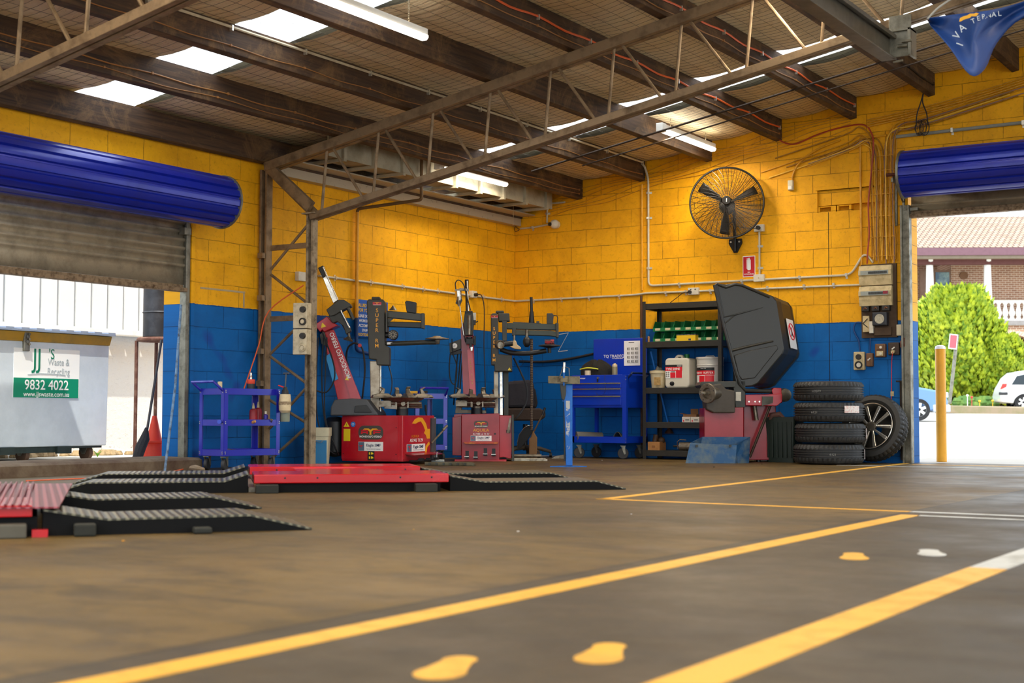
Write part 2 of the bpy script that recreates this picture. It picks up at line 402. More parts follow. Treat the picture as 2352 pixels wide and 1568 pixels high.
# steel truss frames
MST = M('old_painted_steel', '8A7458', .5, .35, .7, 7, c2='4A3826', bump=.25, bs=40)
def chan(b, p0, p1, w_, h_, lip=.012):    # an open channel beam between two points in an XZ plane
    b.bar(p0, p1, w_, .008, side=(0, 1, 0)) if 0 else None
    p0 = Vector(p0); p1 = Vector(p1); d = (p1-p0).normalized(); n = Vector((-d.z, 0, d.x)); n = n if n.z > 0 else -n
    for s_ in (-1, 1):
        o = Vector((0, s_*w_/2*.55, 0)); b.bar(p0+o, p1+o, w_*.45-.006, h_, side=(0, 1, 0))
def truss(name, label, Y, x0, x1, zt, zb, first, step):
    root = thing(name, label, 'roof truss', (0, Y, 0))
    b = B(); chan(b, (x0, 0, zt(x0)), (x1, 0, zt(x1)), .13, .085); link('top_chord', b, MST, root, bevel=.004, smooth=0)
    xb = first
    b = B(); chan(b, (xb, 0, zb(xb)), (x1, 0, zb(x1)), .12, .062); link('bottom_chord', b, MST, root, bevel=.004, smooth=0)
    x = xb+.1; 
    while x < x1-.6:
        p = (x, 0, zb(x)); q = (x+.06, 0, zt(x+.06)); link('web_rod', B().cyl(p, q, .0135, n=8), MST, root)
        q2 = (x+.11, 0, zt(x+.11)); xn = x+step-.1; p2 = (xn, 0, zb(xn)); link('web_rod', B().cyl(q2, p2, .0135, n=8), MST, root)
        x += step
    return root
zt = lambda x: 2.80+.180*x; zb = lambda x: 2.185+.1845*x
truss('roof_truss', 'brown steel lattice truss crossing the bay from the lattice column', -4.53, .10, 9.4, zt, zb, .66, .60)
truss('roof_truss', 'nearer blurred steel truss across the top left corner of the photo', -8.91, .10, 9.4, lambda x: 2.85+.18*x, lambda x: 2.20+.184*x, .66, .62)
# lattice column under the truss
ct = thing('lattice_column', 'rusty steel lattice column with two posts against the block wall', 'column', (0, -4.53, 0))
b = B(); b.box(.03, .055, -.04, .04, 0, 2.80); b.box(.10, .125, -.04, .04, 0, 2.80); b.box(.055, .10, .0, .04, 0, 2.80)
link('rear_post', b, MST, ct, bevel=.004, smooth=0)
MST2 = M('chipped_cream_and_black_steel', '9B8A70', .55, .2, .9, 11, c2='3A2A1E', bump=.3, bs=40)
b = B(); b.box(.605, .63, -.035, .035, 0, 2.33); b.box(.665, .69, -.035, .035, 0, 2.33); b.box(.63, .665, .0, .035, 0, 2.33); b.box(.58, .74, -.075, .075, 2.33, 2.345)
link('front_post', b, MST2, ct, bevel=.004, smooth=0)
zz = [(2.04, 2.06, 0), (1.85, 2.22, 1), (1.80, 1.55, 1), (1.40, 1.42, 0), (1.00, 1.40, 1), (.98, .68, 1), (.42, .72, 1), (.40, .16, 1), (.18, .20, 0)]
for z0, z1, rod in [(2.05, 2.08, 0), (1.85, 2.26, 1), (1.80, 1.50, 1), (1.38, 1.40, 0), (1.05, 1.40, 1), (1.03, .76, 1), (.35, .75, 1), (.62, .40, 1), (.05, .38, 1)]:
    b = B()
    if rod: b.cyl((.15, 0, z0), (.62, 0, z1), .014, n=8)
    else: b.box(.15, .62, -.01, .01, z0-.025, z0+.025)
    link('lacing_rod' if rod else 'lacing_strap', b, MST, ct)
b = B(); b.bar((.12, -.03, 2.83), (.66, -.03, 2.40), .05, .10, side=(0, 1, 0)); b.bar((.12, .04, 2.78), (.66, .04, 2.33), .05, .08, side=(0, 1, 0)); link('knee_brace', b, MST, ct, bevel=.004, smooth=0)
for z in (.75, 1.05, 1.55, 1.95): link('step_lug', B().box(.07, .13, -.10, -.06, z, z+.05), MST, ct)

# gutter box and flashing on the left wall in the corner
MGUT = M('grey_weathered_board', 'A8A08A', .7, 0, .6, 3, c2='6A6048', bump=.3)
MFLASH = M('pale_metal_flashing', 'B5AC98', .5, .3, .5, 18, c2='5A4C38', thr=(.6, .7))
b = B(); b.box(0, .10, -4.40, -.01, 2.775, 2.885); b.box(0, .30, -4.40, -.01, 2.885, 2.90)
solo('wall_flashing', 'long pale metal flashing strip along the top of the left block wall', 'flashing', b, MFLASH, bevel=.004, smooth=0)
gt = thing('box_gutter', 'grey boarded box gutter on brackets in the corner under the roof', 'gutter', (0, 0, 0))
b = B(); b.box(.585, .605, -4.25, -.12, 2.93, 3.17); link('gutter_board', b, MGUT, gt, bevel=.003, smooth=0)
b = B(); b.box(.31, .585, -4.25, -.12, 2.945, 2.955); link('gutter_floor', b, MGUT, gt, smooth=0)
for k in range(9):
    y = -.28-k*.47; b = B(); b.box(.10, .64, y-.02, y+.02, 2.903, 2.935); b.box(.605, .64, y-.02, y+.02, 2.935, 3.17)
    link('bracket', b, MGUT, gt, bevel=.003, smooth=0)

# ---------------------------------------------------------------- roller doors
MBLUE = M('navy_roller_steel', '1226A0', .32, .25, .25, 3, c2='0A1038', coat=.3)
MCURT = M('dusty_roller_curtain', 'A69C86', .45, .3, .5, 5, c2='3A342A', bump=.15)
def rib_ring(r, n, p):
    out = []
    for i in range(n):
        a = 2*math.pi*i/n
        for da, rr in ((0, r), (.10*2*math.pi/n, r-.02), (.26*2*math.pi/n, r-.02), (.36*2*math.pi/n, r)): out.append((a+da, rr))
        out.append((a+.68*2*math.pi/n, r+.001))
    return out
d1 = tag(bpy.data.objects.new('door_1', None), kind='structure'); col.objects.link(d1)
b = B(); rr = rib_ring(.228, 17, 0)
b.loft([[(.35+r*math.cos(a), y, 2.36+r*math.sin(a)) for a, r in rr] for y in (-10.2, -5.40)]); link('barrel', b, MBLUE, d1, smooth=12)
b = B(); b.lathe([(.238, -5.405), (.238, -5.385), (.19, -5.38)], (.35, 0, 2.36), (0, 1, 0), 40); link('end_disc', b, MG, d1)
b = B(); 
def curtain(b, P, h, ztop, zbot, pitch=.076):
    z = ztop; prof = []
    while z > zbot+.2: prof += [(0, z), (.018, z-.010), (.018, z-.026), (0, z-.036)]; z -= pitch
    prof += [(0, z), (0, zbot+.03)]
    return prof
pr_ = curtain(b, None, 0, 2.2, 1.60)
b.grid(lambda i, j: (.02+pr_[round(j*(len(pr_)-1))][0], -10.2+4.68*i, pr_[round(j*(len(pr_)-1))][1]), 1, len(pr_)-1)
link('curtain', b, MCURT, d1, smooth=25, fix=False, solid=.003)
MRAIL = M('worn_bottom_rail', '8A745A', .6, .4, .9, 22, c2='4A3826', bump=.4)
b = B(); b.box(-.01, .075, -10.2, -5.53, 1.565, 1.60); b.box(.0, .02, -10.2, -5.53, 1.60, 1.63); link('bottom_rail', b, MRAIL, d1, bevel=.003, smooth=0)
b = B(); b.box(0, .33, -5.36, -5.30, 2.32, 2.36); b.box(.0, .02, -5.38, -5.28, 2.25, 2.43); b.cyl((.35, -5.40, 2.36), (.35, -5.25, 2.36), .022); link('barrel_bracket', b, MG, d1)
b = B(); b.box(.02, .10, -5.60, -5.52, 2.07, 2.13); link('guide_mouth', b, MG, d1)
d2 = tag(bpy.data.objects.new('door_2', None), kind='structure'); col.objects.link(d2)
rr = rib_ring(.236, 17, 0); cy = -.36
b = B(); b.loft([[(x, cy+r*math.cos(a), 2.93+r*math.sin(a)) for a, r in rr] for x in (4.90, 9.3)]); link('barrel', b, MBLUE, d2, smooth=12)
b = B(); b.lathe([(.245, 4.885), (.245, 4.91)], (0, cy, 2.93), (1, 0, 0), 40); link('end_disc', b, MG, d2)
b = B(); b.cyl((4.72, cy, 2.94), (4.9, cy, 2.94), .018); link('barrel_shaft', b, M('rust_brown', '5A2A1C', .7, .3), d2)
b = B(); b.box(4.78, 4.80, cy-.04, 0, 2.86, 2.90); b.box(4.78, 4.80, -.03, 0, 2.45, 2.93); b.bar((4.79, cy+.02, 2.92), (4.79, -.01, 2.70), .02, .03); link('barrel_bracket', b, MG, d2)
pr2 = [(0, 2.97), (0, 2.68), (.012, 2.668), (.012, 2.66), (0, 2.65), (0, 2.565)]
b = B(); b.grid(lambda i, j: (4.86+4.4*i, .01-pr2[round(j*5)][0], pr2[round(j*5)][1]), 1, 5); link('curtain', b, MCURT, d2, smooth=25, fix=False, solid=.003)
b = B(); b.box(4.85, 9.25, -.05, .035, 2.53, 2.568); b.box(4.85, 9.25, -.015, .0, 2.565, 2.60); link('bottom_rail', b, MRAIL, d2, bevel=.003, smooth=0)
b = B(); b.box(4.87, 4.95, -.07, -.04, 2.60, 2.63); b.cyl((4.80, -.05, 2.62), (4.87, -.05, 2.62), .015); link('side_lock', b, MG, d2)

# ---------------------------------------------------------------- paint on the floor
MYL = M('floor_paint_yellow', 'F0B234', .42, 0, .35, 5, c2='A07A3A', thr=(.5, .62))
MWL_ = M('floor_paint_white', 'C9CBC8', .42, 0, .45, 5, c2='7A7A74', thr=(.5, .62))
def strip(p, q, wd, mat, label, z=.0015):
    p = Vector((*p, 0)); q = Vector((*q, 0)); d = (q-p).normalized(); n = Vector((-d.y, d.x, 0))*wd/2
    b = B(); N = 12
    a = [(p+(q-p)*i/N) for i in range(N+1)]
    b.loft([[tuple(x+n+Vector((0, 0, .0002))), tuple(x-n+Vector((0, 0, .0002))), tuple(x-n+Vector((0, 0, z))), tuple(x+n+Vector((0, 0, z)))] for x in a])
    return solo('floor_marking', label, 'floor marking', b, mat, smooth=0)
strip((7.22, -14.2), (7.12, -7.60), .098, MYL, 'long yellow floor line running from the near edge beside the concrete joint')
strip((8.12, -14.0), (8.06, -9.9), .12, MYL, 'wide yellow floor line nearest the camera at lower right')
strip((8.06, -9.9), (8.03, -6.0), .12, MWL_, 'white far stretch of the line at the right edge of the floor')
strip((5.24, -7.31), (4.80, .02), .075, MYL, 'yellow line from the sharp corner by the ramp tip back to the street door')
strip((5.20, -7.30), (7.04, -7.36), .060, MYL, 'short yellow line joining the sharp corner to the concrete joint')
strip((7.05, -7.36), (10.2, -7.46), .060, MWL_, 'white cross line, farther of the two at right', z=.002)
strip((7.16, -7.62), (10.2, -7.72), .060, MWL_, 'white cross line, nearer of the two at right')
strip((4.95, -.35), (9.2, -.35), .07, MYL, 'yellow line painted across the street door threshold', z=.002)
strip((4.4, -1.0), (9.2, -1.0), .06, MWL_, 'white line on the floor just inside the street door', z=.002)
def foot(x, y, mat, label, a=0, m=1):
    b = B(); s_ = []
    sole = [(.05*math.cos(q)*(1+.1*math.sin(q)), .085+.075*math.sin(q)) for q in [2*math.pi*i/16 for i in range(16)]]
    heel = [(.036*math.cos(q), -.055+.045*math.sin(q)) for q in [2*math.pi*i/12 for i in range(12)]]
    ca, sa = math.cos(a), math.sin(a)
    tf = lambda p: (x+p[0]*m*ca-p[1]*sa, y+p[0]*m*sa+p[1]*ca)
    b.prism([tf(p) for p in sole], .0002, .0015, 'xy'); b.prism([tf((p[0], p[1])) for p in heel], .0002, .0014, 'xy')
    b.prism([tf(p) for p in ((-.03, -.05), (.03, -.05), (.042, .05), (-.042, .05))], .0002, .0012, 'xy')
    solo('painted_footprint', label, 'floor marking', b, mat, smooth=0)
foot(7.63, -12.28, MYL, 'yellow painted footprint nearest the long yellow line, close to the camera', R(200))
foot(7.80, -11.97, MYL, 'yellow painted footprint close to the camera, right of its pair', R(200))
foot(7.56, -9.73, MYL, 'small distant yellow painted footprint between the two long lines', R(200))
foot(7.745, -9.45, MWL_, 'white painted footprint between the two long lines', R(200))
# ================================================================= OUTSIDE, LEFT: the yard behind the roller door
MWHITE = M('white_painted_render', 'F2EFE8', .7, 0, .35, 3, c2='C9B79A', thr=(.6, .75))
MGROUND = M('pale_concrete_yard', 'D9D4C8', .8, 0, .4, 2, c2='A89A80')
b = B(); b.box(-8, -.2, -16, 3, -.3, .05); struct('yard_ground', b, MGROUND, smooth=0)
t = NT('rough_white_blockwork'); P = t.pos()
nz = t.ramp(t.noise(t.pos(scale=(1, 1, 3)), 14, 6, .8), [(.58, (0,0,0)), (.64, (1,1,1))])
sx = t.n('ShaderNodeSeparateXYZ'); t.l(P, sx.inputs[0])
low = t.ramp(sx.outputs[2], [(0, (1,1,1)), (.45, (0,0,0))])
c = t.mix(t.math('MULTIPLY', nz, t.math('ADD', t.math('MULTIPLY', low, .9), .12)), lin('F4F2EC'), lin('7A6242'))
t.l(c, t.b.inputs['Base Color']); t.b.inputs['Roughness'].default_value = .85
t.bump(t.noise(P, 20, 6, .8), .6, .03)
b = B(); b.box(-3.1, -2.7, -16, 1, -.1, 1.38); struct('wall_yard', b, t.m, smooth=0, bevel=.01)
MCOL = M('pale_grey_steel_cladding', 'E4E6E6', .45, .1, .12, 2, c2='B8BCBC')
b = B(); y = -8.0; prof = []
while y < -3.2:
    prof += [(-2.62, y), (-2.62, y+.175), (-2.70, y+.180), (-2.70, y+.218)]; y += .222
prof += [(-2.62, y), (-2.62, .5)]
b.loft([[(x, yy, 1.36) for x, yy in prof]+[(-2.68, .5, 1.36), (-2.68, -8, 1.36)], [(x, yy, 2.6) for x, yy in prof]+[(-2.68, .5, 2.6), (-2.68, -8, 2.6)]])
solo('cladding_fence', 'pale ribbed steel fence standing on the white yard wall', 'fence', b, MCOL, smooth=0)
b = B(); b.box(-2.62, -2.5, -8, .5, 1.33, 1.39); solo('fence_rail', 'white ledge along the foot of the ribbed steel fence', 'ledge', b, MWHITE, bevel=.006)
b = B()
for k in range(60):
    y = -6.5+3.6*rnd.random(); r = .03+.06*rnd.random(); b.ell((-2.55+.12*rnd.random(), y, .06), (r, r*1.3, r*.8), 6, 4)
solo('rubble', 'broken rubble and dirt along the foot of the white yard wall', 'rubble', b, M('rubble', 'B59C74', .9, 0, .7, 20, c2='4A3A24'), kind='stuff', smooth=20)

b = B(); b.box(-12, 40, -60, -17.6, -.2, -.01); b.box(14.6, 40, -17.6, .3, -.2, -.01); struct('added_bounce_ground', b, M('bounce_ground_pale', 'D2C8B4', .85, 0, .3, .5), smooth=0)  # unseen pale ground, added to bounce sunlight onto ceiling and machines
# ---- rubbish bin
MGALV = M('galvanised_bin_sheet', 'DCE6EC', .5, .3, .5, 2.5, c2='AEBCC6', thr=(.35, .7))
MOCH = M('ochre_bin_rim', 'B98A22', .6, .1, .6, 4, c2='7A7048')
MBLK = M('black_plastic', '17181A', .45, 0, .2, 12)
MDRK = M('dark_steel_green', '33403C', .5, .4, .5, 10)
bin_ = thing('waste_bin', 'pale galvanised waste skip bin with green phone number sign, outside the left door', 'bin', (-1.2, -5.29, .05))
W_ = 2.1
b = B(); b.hexa([(0, -W_, .14), (-1.2, -W_, .14), (-1.2, 0, .14), (0, 0, .14)], [(.0, -W_, 1.08), (-1.3, -W_, 1.08), (-1.3, .015, 1.08), (.0, .015, 1.08)]); link('bin_body', b, MGALV, bin_, bevel=.008, smooth=0)
b = B(); b.hexa([(.004, -W_-.005, 1.08), (-1.3, -W_-.005, 1.08), (-1.3, .02, 1.08), (.004, .02, 1.08)], [(.03, -W_-.01, 1.165), (-1.3, -W_-.01, 1.165), (-1.3, .025, 1.165), (.03, .025, 1.165)]); link('rim', b, MOCH, bin_, bevel=.005, smooth=0)
b = B(); n = 14; pts = []
b.box(-1.35, .06, -W_-.03, .04, 1.168, 1.185)
for k in range(13):
    y = -W_+.08+k*.165; b.prism([(.05, 1.185), (.05, 1.20), (-.35, 1.215), (-1.2, 1.2), (-1.2, 1.185)], y, y+.085, 'xz')
link('lid', b, M('grey_blue_plastic_lid', '8E9BB0', .4), bin_, smooth=0)
b = B(); b.box(-.05, .03, -.98, -.92, .99, 1.16); link('hasp', b, MG, bin_, bevel=.006)
b = B(); [b.lathe([(.012, 0), (.012, .006)], (.04+.006*(k % 2), -.95+.012*(-1)**k, 1.14-.022*k), (1, 0, .2*(-1)**k), 8) for k in range(5)]; link('chain', b, MG, bin_)
for y in (-1.2, -.58):
    b = B(); b.box(-.02, .012, y, y+.16, .075, .14); link('fork_pocket', b, MDRK, bin_, smooth=0)
b = B(); b.box(-1.1, -.02, -1.9, -.42, .085, .14); b.box(-.9, -.02, -.42, -.04, .12, .14); link('underframe', b, MDRK, bin_, smooth=0)
b = B(); b.box(-.6, -.1, .015, .07, .50, .68); link('side_bracket', b, MDRK, bin_, bevel=.004, smooth=0)
for y in (-1.93, -.86, -.14):
    c_ = link('castor', B().cyl((-.12, y-.02, .075), (-.12, y+.02, .075), .075, n=20), M('brown_castor_wheel', '5A4334', .6), bin_)
    link('castor_fork', B().hexa([(-.20, y-.03, .14), (-.06, y-.03, .14), (-.06, y-.025, .14), (-.20, y-.025, .14)], [(-.14, y-.035, .06), (-.10, y-.035, .06), (-.10, y-.03, .06), (-.14, y-.03, .06)]), MG, c_, smooth=0)
# sign on the bin, facing +X
def sign_x(name, parent, y0, y1, z0, z1, x, mat): return link(name, B().box(x, x+.004, y0, y1, z0, z1), mat, parent, smooth=0)
MSW = M('sign_white', 'F4F6F4', .4, wear=0); MSG = M('sign_green', '0E8A66', .4, wear=0); MTXTG = M('letter_green', '0B7A58', .4, wear=0); MTGR = M('letter_grey', 'A9B4B8', .5, wear=0)
sg = sign_x('sign_panel', bin_, -1.07, -.34, .58, 1.02, .0, MSW); sign_x('green_band', sg, -1.07, -.35, .58, .755, .003, MSG)
TX = (math.pi/2, 0, math.pi/2)
text('lettering', 'JJ', MTXTG, sg, (.006, -.82, .925), .24, TX, bold=.01, sx=.8)
text('lettering', "'S", MTXTG, sg, (.006, -.66, .97), .13, TX, sx=.8)
text('lettering', 'Waste &\nRecycling', MTGR, sg, (.006, -.58, .86), .085, TX, sx=.8)
text('lettering', '9832 4022', MSW, sg, (.008, -.71, .69), .125, TX, bold=.018, sx=.92)
text('lettering', 'www.jjswaste.com.au', MSW, sg, (.008, -.71, .61), .062, TX, bold=.012, sx=.95)
link('logo_swoosh', B().tube([(.005, -.92, .785), (.005, -.78, .797), (.005, -.6, .795), (.005, -.5, .785)], .004, 5), MTGR, sg)

# ---- drum on a stand
ds = thing('drum_stand', 'rusty tubular steel stand holding a black drum outside the left door', 'stand', (-1.2, -4.44, .05))
MRUST = M('rusty_tube', '6A4438', .6, .4, .8, 14, c2='9A7A6A')
b = B()
for y in (-.125, .14): link('stand_leg', B().cyl((.0, y, 0), (.0, y, 1.17), .018), MRUST, ds); link('stand_leg', B().cyl((-.4, y, 0), (-.4, y, 1.17), .018), MRUST, ds)
link('stand_ring', B().tube([(-.2+.23*math.cos(a*math.pi/8), .0+.19*math.sin(a*math.pi/8), 1.18) for a in range(16)], .022, 8, closed=True), MRUST, ds)
link('stand_rail', B().box(-.01, .01, -.12, .14, .52, .57), MRUST, ds)
b = B(); b.lathe([(.16, 0), (.17, .01), (.17, .24), (.178, .25), (.17, .26), (.17, .56), (.178, .57), (.17, .58), (.17, .85)], (-1.4, -4.44, 1.25), n=28)
solo('steel_drum', 'black ribbed drum on the rusty stand outside the left door', 'drum', b, M('black_drum_paint', '2A2C32', .45, .2, .5, 4, c2='5A5C64'))
br_ = thing('broom', 'grey broom standing bristles down outside, beside the purple-blue pillar', 'broom', (-.75, -5.25, .06))
link('handle', B().cyl((.02, .02, .25), (.06, .15, 1.12), .012), M('grey_broom_handle', '4A4648', .5), br_)
link('bristles', B().tube([(-.02, -.06, .0), (.0, -.03, .12), (.01, .01, .2), (.02, .02, .30)], [.045, .05, .045, .014], 10), M('dark_bristles', '2A2A30', .8, bump=.8, bs=90), br_)
cone = thing('traffic_cone', 'orange-red traffic cone half hidden behind the left pillar outside', 'cone', (-.85, -5.02, .05))
link('cone_body', B().lathe([(.11, .02), (.02, .42), (.0, .42)], n=24), M('cone_orange', 'E8442A', .5), cone)
link('cone_base', B().box(-.15, .15, -.15, .15, 0, .025), M('cone_orange', 'E8442A', .5), cone, bevel=.006)
link('cone_collar', B().lathe([(.09, .16), (.13, .17), (.13, .185), (.085, .185)], n=24), M('cone_orange', 'E8442A', .5), cone)
p0 = on(378, 1086, X=.30); p1 = on(416, 700, X=.07)
b = B(); b.tube([p0, (p0+p1)/2+Vector((.01, .015, 0)), p1], .011, 8)
solo('leaning_pole', 'thin scuffed pale blue pole leaning on the left door jamb', 'pole', b, M('scuffed_blue_pole', '6E8FB0', .5, .2, .9, 15, c2='3A2E26'))
b = B()
for k in range(7): a = k*.9; b.tube([(-.32, -6.17, .12), (-.32+.01*math.cos(a), -6.17+.02*math.sin(a), .15), (-.32+.02*math.cos(a), -6.17+.055*math.sin(a), .15+.02*(k % 3))], [.003, .003, .0008], 4)
solo('weed', 'small bright green weed growing on the door sill', 'weed', b, M('weed_green', '86B83A', .6, wear=.2))

# ================================================================= OUTSIDE, RIGHT: the street
MRD = M('sunlit_concrete_street', 'BEB8AE', .85, 0, .35, .5, c2='A8A298')
FY = Fr(*on(2200, 1050, Z=0).xy, R(32.4))
def gz(y):  # ground rises gently away from the door (y measured into depth from the door)
    return .0 if y < .3 else (y-.3)*.0165
b = B(); b.grid(lambda i, j: tuple(FY.w((-14+70*i, .0+62*j, gz(62*j)))), 2, 40)
b2 = B(); b2.add([(4.4, .30, -.004), (15, .30, -.004), (15, 12, .05), (4.4, 12, .0)], [(0, 1, 2, 3)])
b.v += [(v[0], v[1], v[2]) for v in b2.v]; b.f += [(len(b.v)-4, len(b.v)-3, len(b.v)-2, len(b.v)-1)]
struct('street_ground', b, MRD, fix=False, smooth=0)
bl = thing('bollard', 'tall yellow steel bollard just outside the street door jamb', 'bollard', (4.95, .69, 0))
MBOL = M('bollard_yellow', 'E8A20C', .4, 0, .25, 6, c2='9A7018')
link('bollard_post', B().lathe([(.054, 0), (.054, 1.20), (.050, 1.215)], n=28), MBOL, bl)
link('bollard_cap', B().lathe([(.056, 1.20), (.052, 1.228), (.03, 1.24), (.0, 1.242)], n=28), MSW, bl)
# house
HF = Fr(*far(2240, 700, 62).xy, R(29.5))
t = NT('brown_brickwork'); tc = t.n('ShaderNodeTexCoord').outputs['Object']; sp = t.n('ShaderNodeSeparateXYZ'); t.l(tc, sp.inputs[0]); cb = t.n('ShaderNodeCombineXYZ'); t.l(sp.outputs[0], cb.inputs[0]); t.l(sp.outputs[2], cb.inputs[1])
br = t.n('ShaderNodeTexBrick'); t.l(cb.outputs[0], br.inputs[0]); br.inputs['Scale'].default_value = 1; br.inputs['Brick Width'].default_value = .25; br.inputs['Row Height'].default_value = .09; br.inputs['Mortar Size'].default_value = .010
for k, c_ in (('Color1', 'B08468'), ('Color2', '9A6E56'), ('Mortar', 'D8C4AC')): br.inputs[k].default_value = lin(c_)
t.l(br.outputs[0], t.b.inputs['Base Color']); t.b.inputs['Roughness'].default_value = .85; MBRK = t.m
t = NT('terracotta_tiles'); tc = t.n('ShaderNodeTexCoord').outputs['Object']; sp = t.n('ShaderNodeSeparateXYZ'); t.l(tc, sp.inputs[0]); cb = t.n('ShaderNodeCombineXYZ'); t.l(sp.outputs[0], cb.inputs[0]); t.l(sp.outputs[1], cb.inputs[1])
br = t.n('ShaderNodeTexBrick'); t.l(cb.outputs[0], br.inputs[0]); br.inputs['Scale'].default_value = 1; br.inputs['Brick Width'].default_value = .24; br.inputs['Row Height'].default_value = .27; br.inputs['Mortar Size'].default_value = .034
for k, c_ in (('Color1', 'B89C84'), ('Color2', 'A08670'), ('Mortar', '5E4A40')): br.inputs[k].default_value = lin(c_)
t.l(br.outputs[0], t.b.inputs['Base Color']); t.b.inputs['Roughness'].default_value = .8; MTILE = t.m
hs = thing('house', 'two-storey brown brick house with tiled roof and white balcony across the street', 'house', HF.loc[:2]+(0,), HF.rz)
def hp(u, v, y=0): return HF.xz(u, v, y)
xL, zB = hp(2120, 740); xW, _ = hp(2184, 600, 1.5); zE = hp(2240, 590)[1]; zF = hp(2240, 735)[1]; zR = hp(2240, 690)[1]
x2 = 22
b = B(); b.box(xW, x2, 1.5, 6, zF-.05, zE+.2); b.box(-8, xW, 4.0, 6, zF-.05, zE+.2); b.box(-8, x2, 1.5, 6, 0, zF-.15)
link('upper_wall', b, MBRK, hs, smooth=0)
# lower wall with an arched opening
ax, az = hp(2325, 768); ar = .75
b = B()
arch = [(ax-ar, .0)]+[(ax+ar*math.cos(R(180-a)), az-ar*.62+ar*.62*math.sin(R(a))) for a in range(0, 181, 15)]+[(ax+ar, 0)]
b.prism([(-8, 0)]+arch+[(x2, 0), (x2, zF-.15), (-8, zF-.15)], .0, .35); link('lower_wall', b, MBRK, hs, smooth=0)
b = B()
for a in range(0, 180, 9):
    p = lambda r, q: (ax+r*math.cos(R(q)), az-ar*.62+r*.62*math.sin(R(q)))
    b.prism([p(ar, a+.7), p(ar+.28, a+.7), p(ar+.28, a+8.3), p(ar, a+8.3)], -.03, .05)
link('brick_arch', b, M('pale_brick_arch', 'D8BCA6', .8), hs, smooth=0)
link('balcony_floor', B().box(-8, x2, -.1, 2, zF-.22, zF-.02), M('balcony_slab_grey', '8E8A88', .8), hs, smooth=0)
b = B(); b.box(-8, x2, -.05, .12, zR-.10, zR); b.box(-8, x2, -.05, .12, zF-.02, zF+.05); bal = link('balcony_rail', b, MWHITE, hs, smooth=0)
prof = [(.055, 0), (.075, .03), (.05, .08), (.085, .2), (.09, .28), (.05, .5), (.04, .62), (.07, .68), (.07, .72)]
H = zR-.10-zF-.05; x = hp(2230, 700)[0]-1.2
prof = [(r*1.45, z*H/.72) for r, z in prof]
me0 = None
x = hp(2238, 700)[0]
for k in range(-3, 15):
    if k in (2,): continue
    if me0 is None: o = link('baluster', B().lathe(prof, n=10), MWHITE, bal); me0 = o
    else: o = me0.copy(); col.objects.link(o)
    o.parent = bal; o.location = (x+.28*k-.35, .03, zF+.05)
for u in (2136, 2269):
    cx = hp(u, 650)[0]; b = B(); b.lathe([(.28, zF), (.28, zF+.12), (.2, zF+.2), (.18, zR), (.15, zE-.35), (.2, zE-.28), (.25, zE-.2), (.25, zE-.02)], (cx, .03, 0), n=16); link('column', b, MWHITE, hs)
MFAS = M('mauve_gutter', '6E4C56', .5); MCRM = M('cream_fascia', '9A8C78', .6)
link('gutter', B().box(-8, x2, -.8, -.6, zE, zE+.32), MFAS, hs, smooth=0)
link('fascia', B().box(-8, x2, -.6, 2, zE-.12, zE+.05), MCRM, hs, smooth=0)
link('verandah_beam', B().box(-8, x2, -.2, .1, zE-.35, zE-.12), M('brown_beam', '5E2E26', .6), hs, smooth=0)
zT = hp(2240, 497, 4.5)[1]
b = B(); b.add([(-8, -.75, zE+.34), (x2, -.75, zE+.34), (x2, 4.5, zT), (-8, 4.5, zT), (-8, 9, zE+.3), (x2, 9, zE+.3)], [(0, 1, 2, 3), (3, 2, 5, 4)]); link('roof', b, MTILE, hs, smooth=0, fix=False)
wx0, wz0 = hp(2140, 690, 1.3); wx1, wz1 = hp(2183, 625, 1.3)
wf = link('window', B().box(wx0-.5, wx1, 1.3, 1.5, zF+.3, wz1+.1), M('window_frame_brown', '7A5A44', .5), hs, smooth=0)
link('pane', B().box(wx0+.18, wx1-.06, 1.27, 1.3, zF+.4, wz1), M('window_glass_dark', '2C4452', .1, .2, .8, 1.5, c2='9FB39A'), wf, smooth=0)
link('wall_vent', B().cyl((hp(2234, 625)[0], 1.42, hp(2234, 625)[1]), (hp(2234, 625)[0], 1.5, hp(2234, 625)[1]), .18), M('vent_brown', '7A5230', .6), hs)

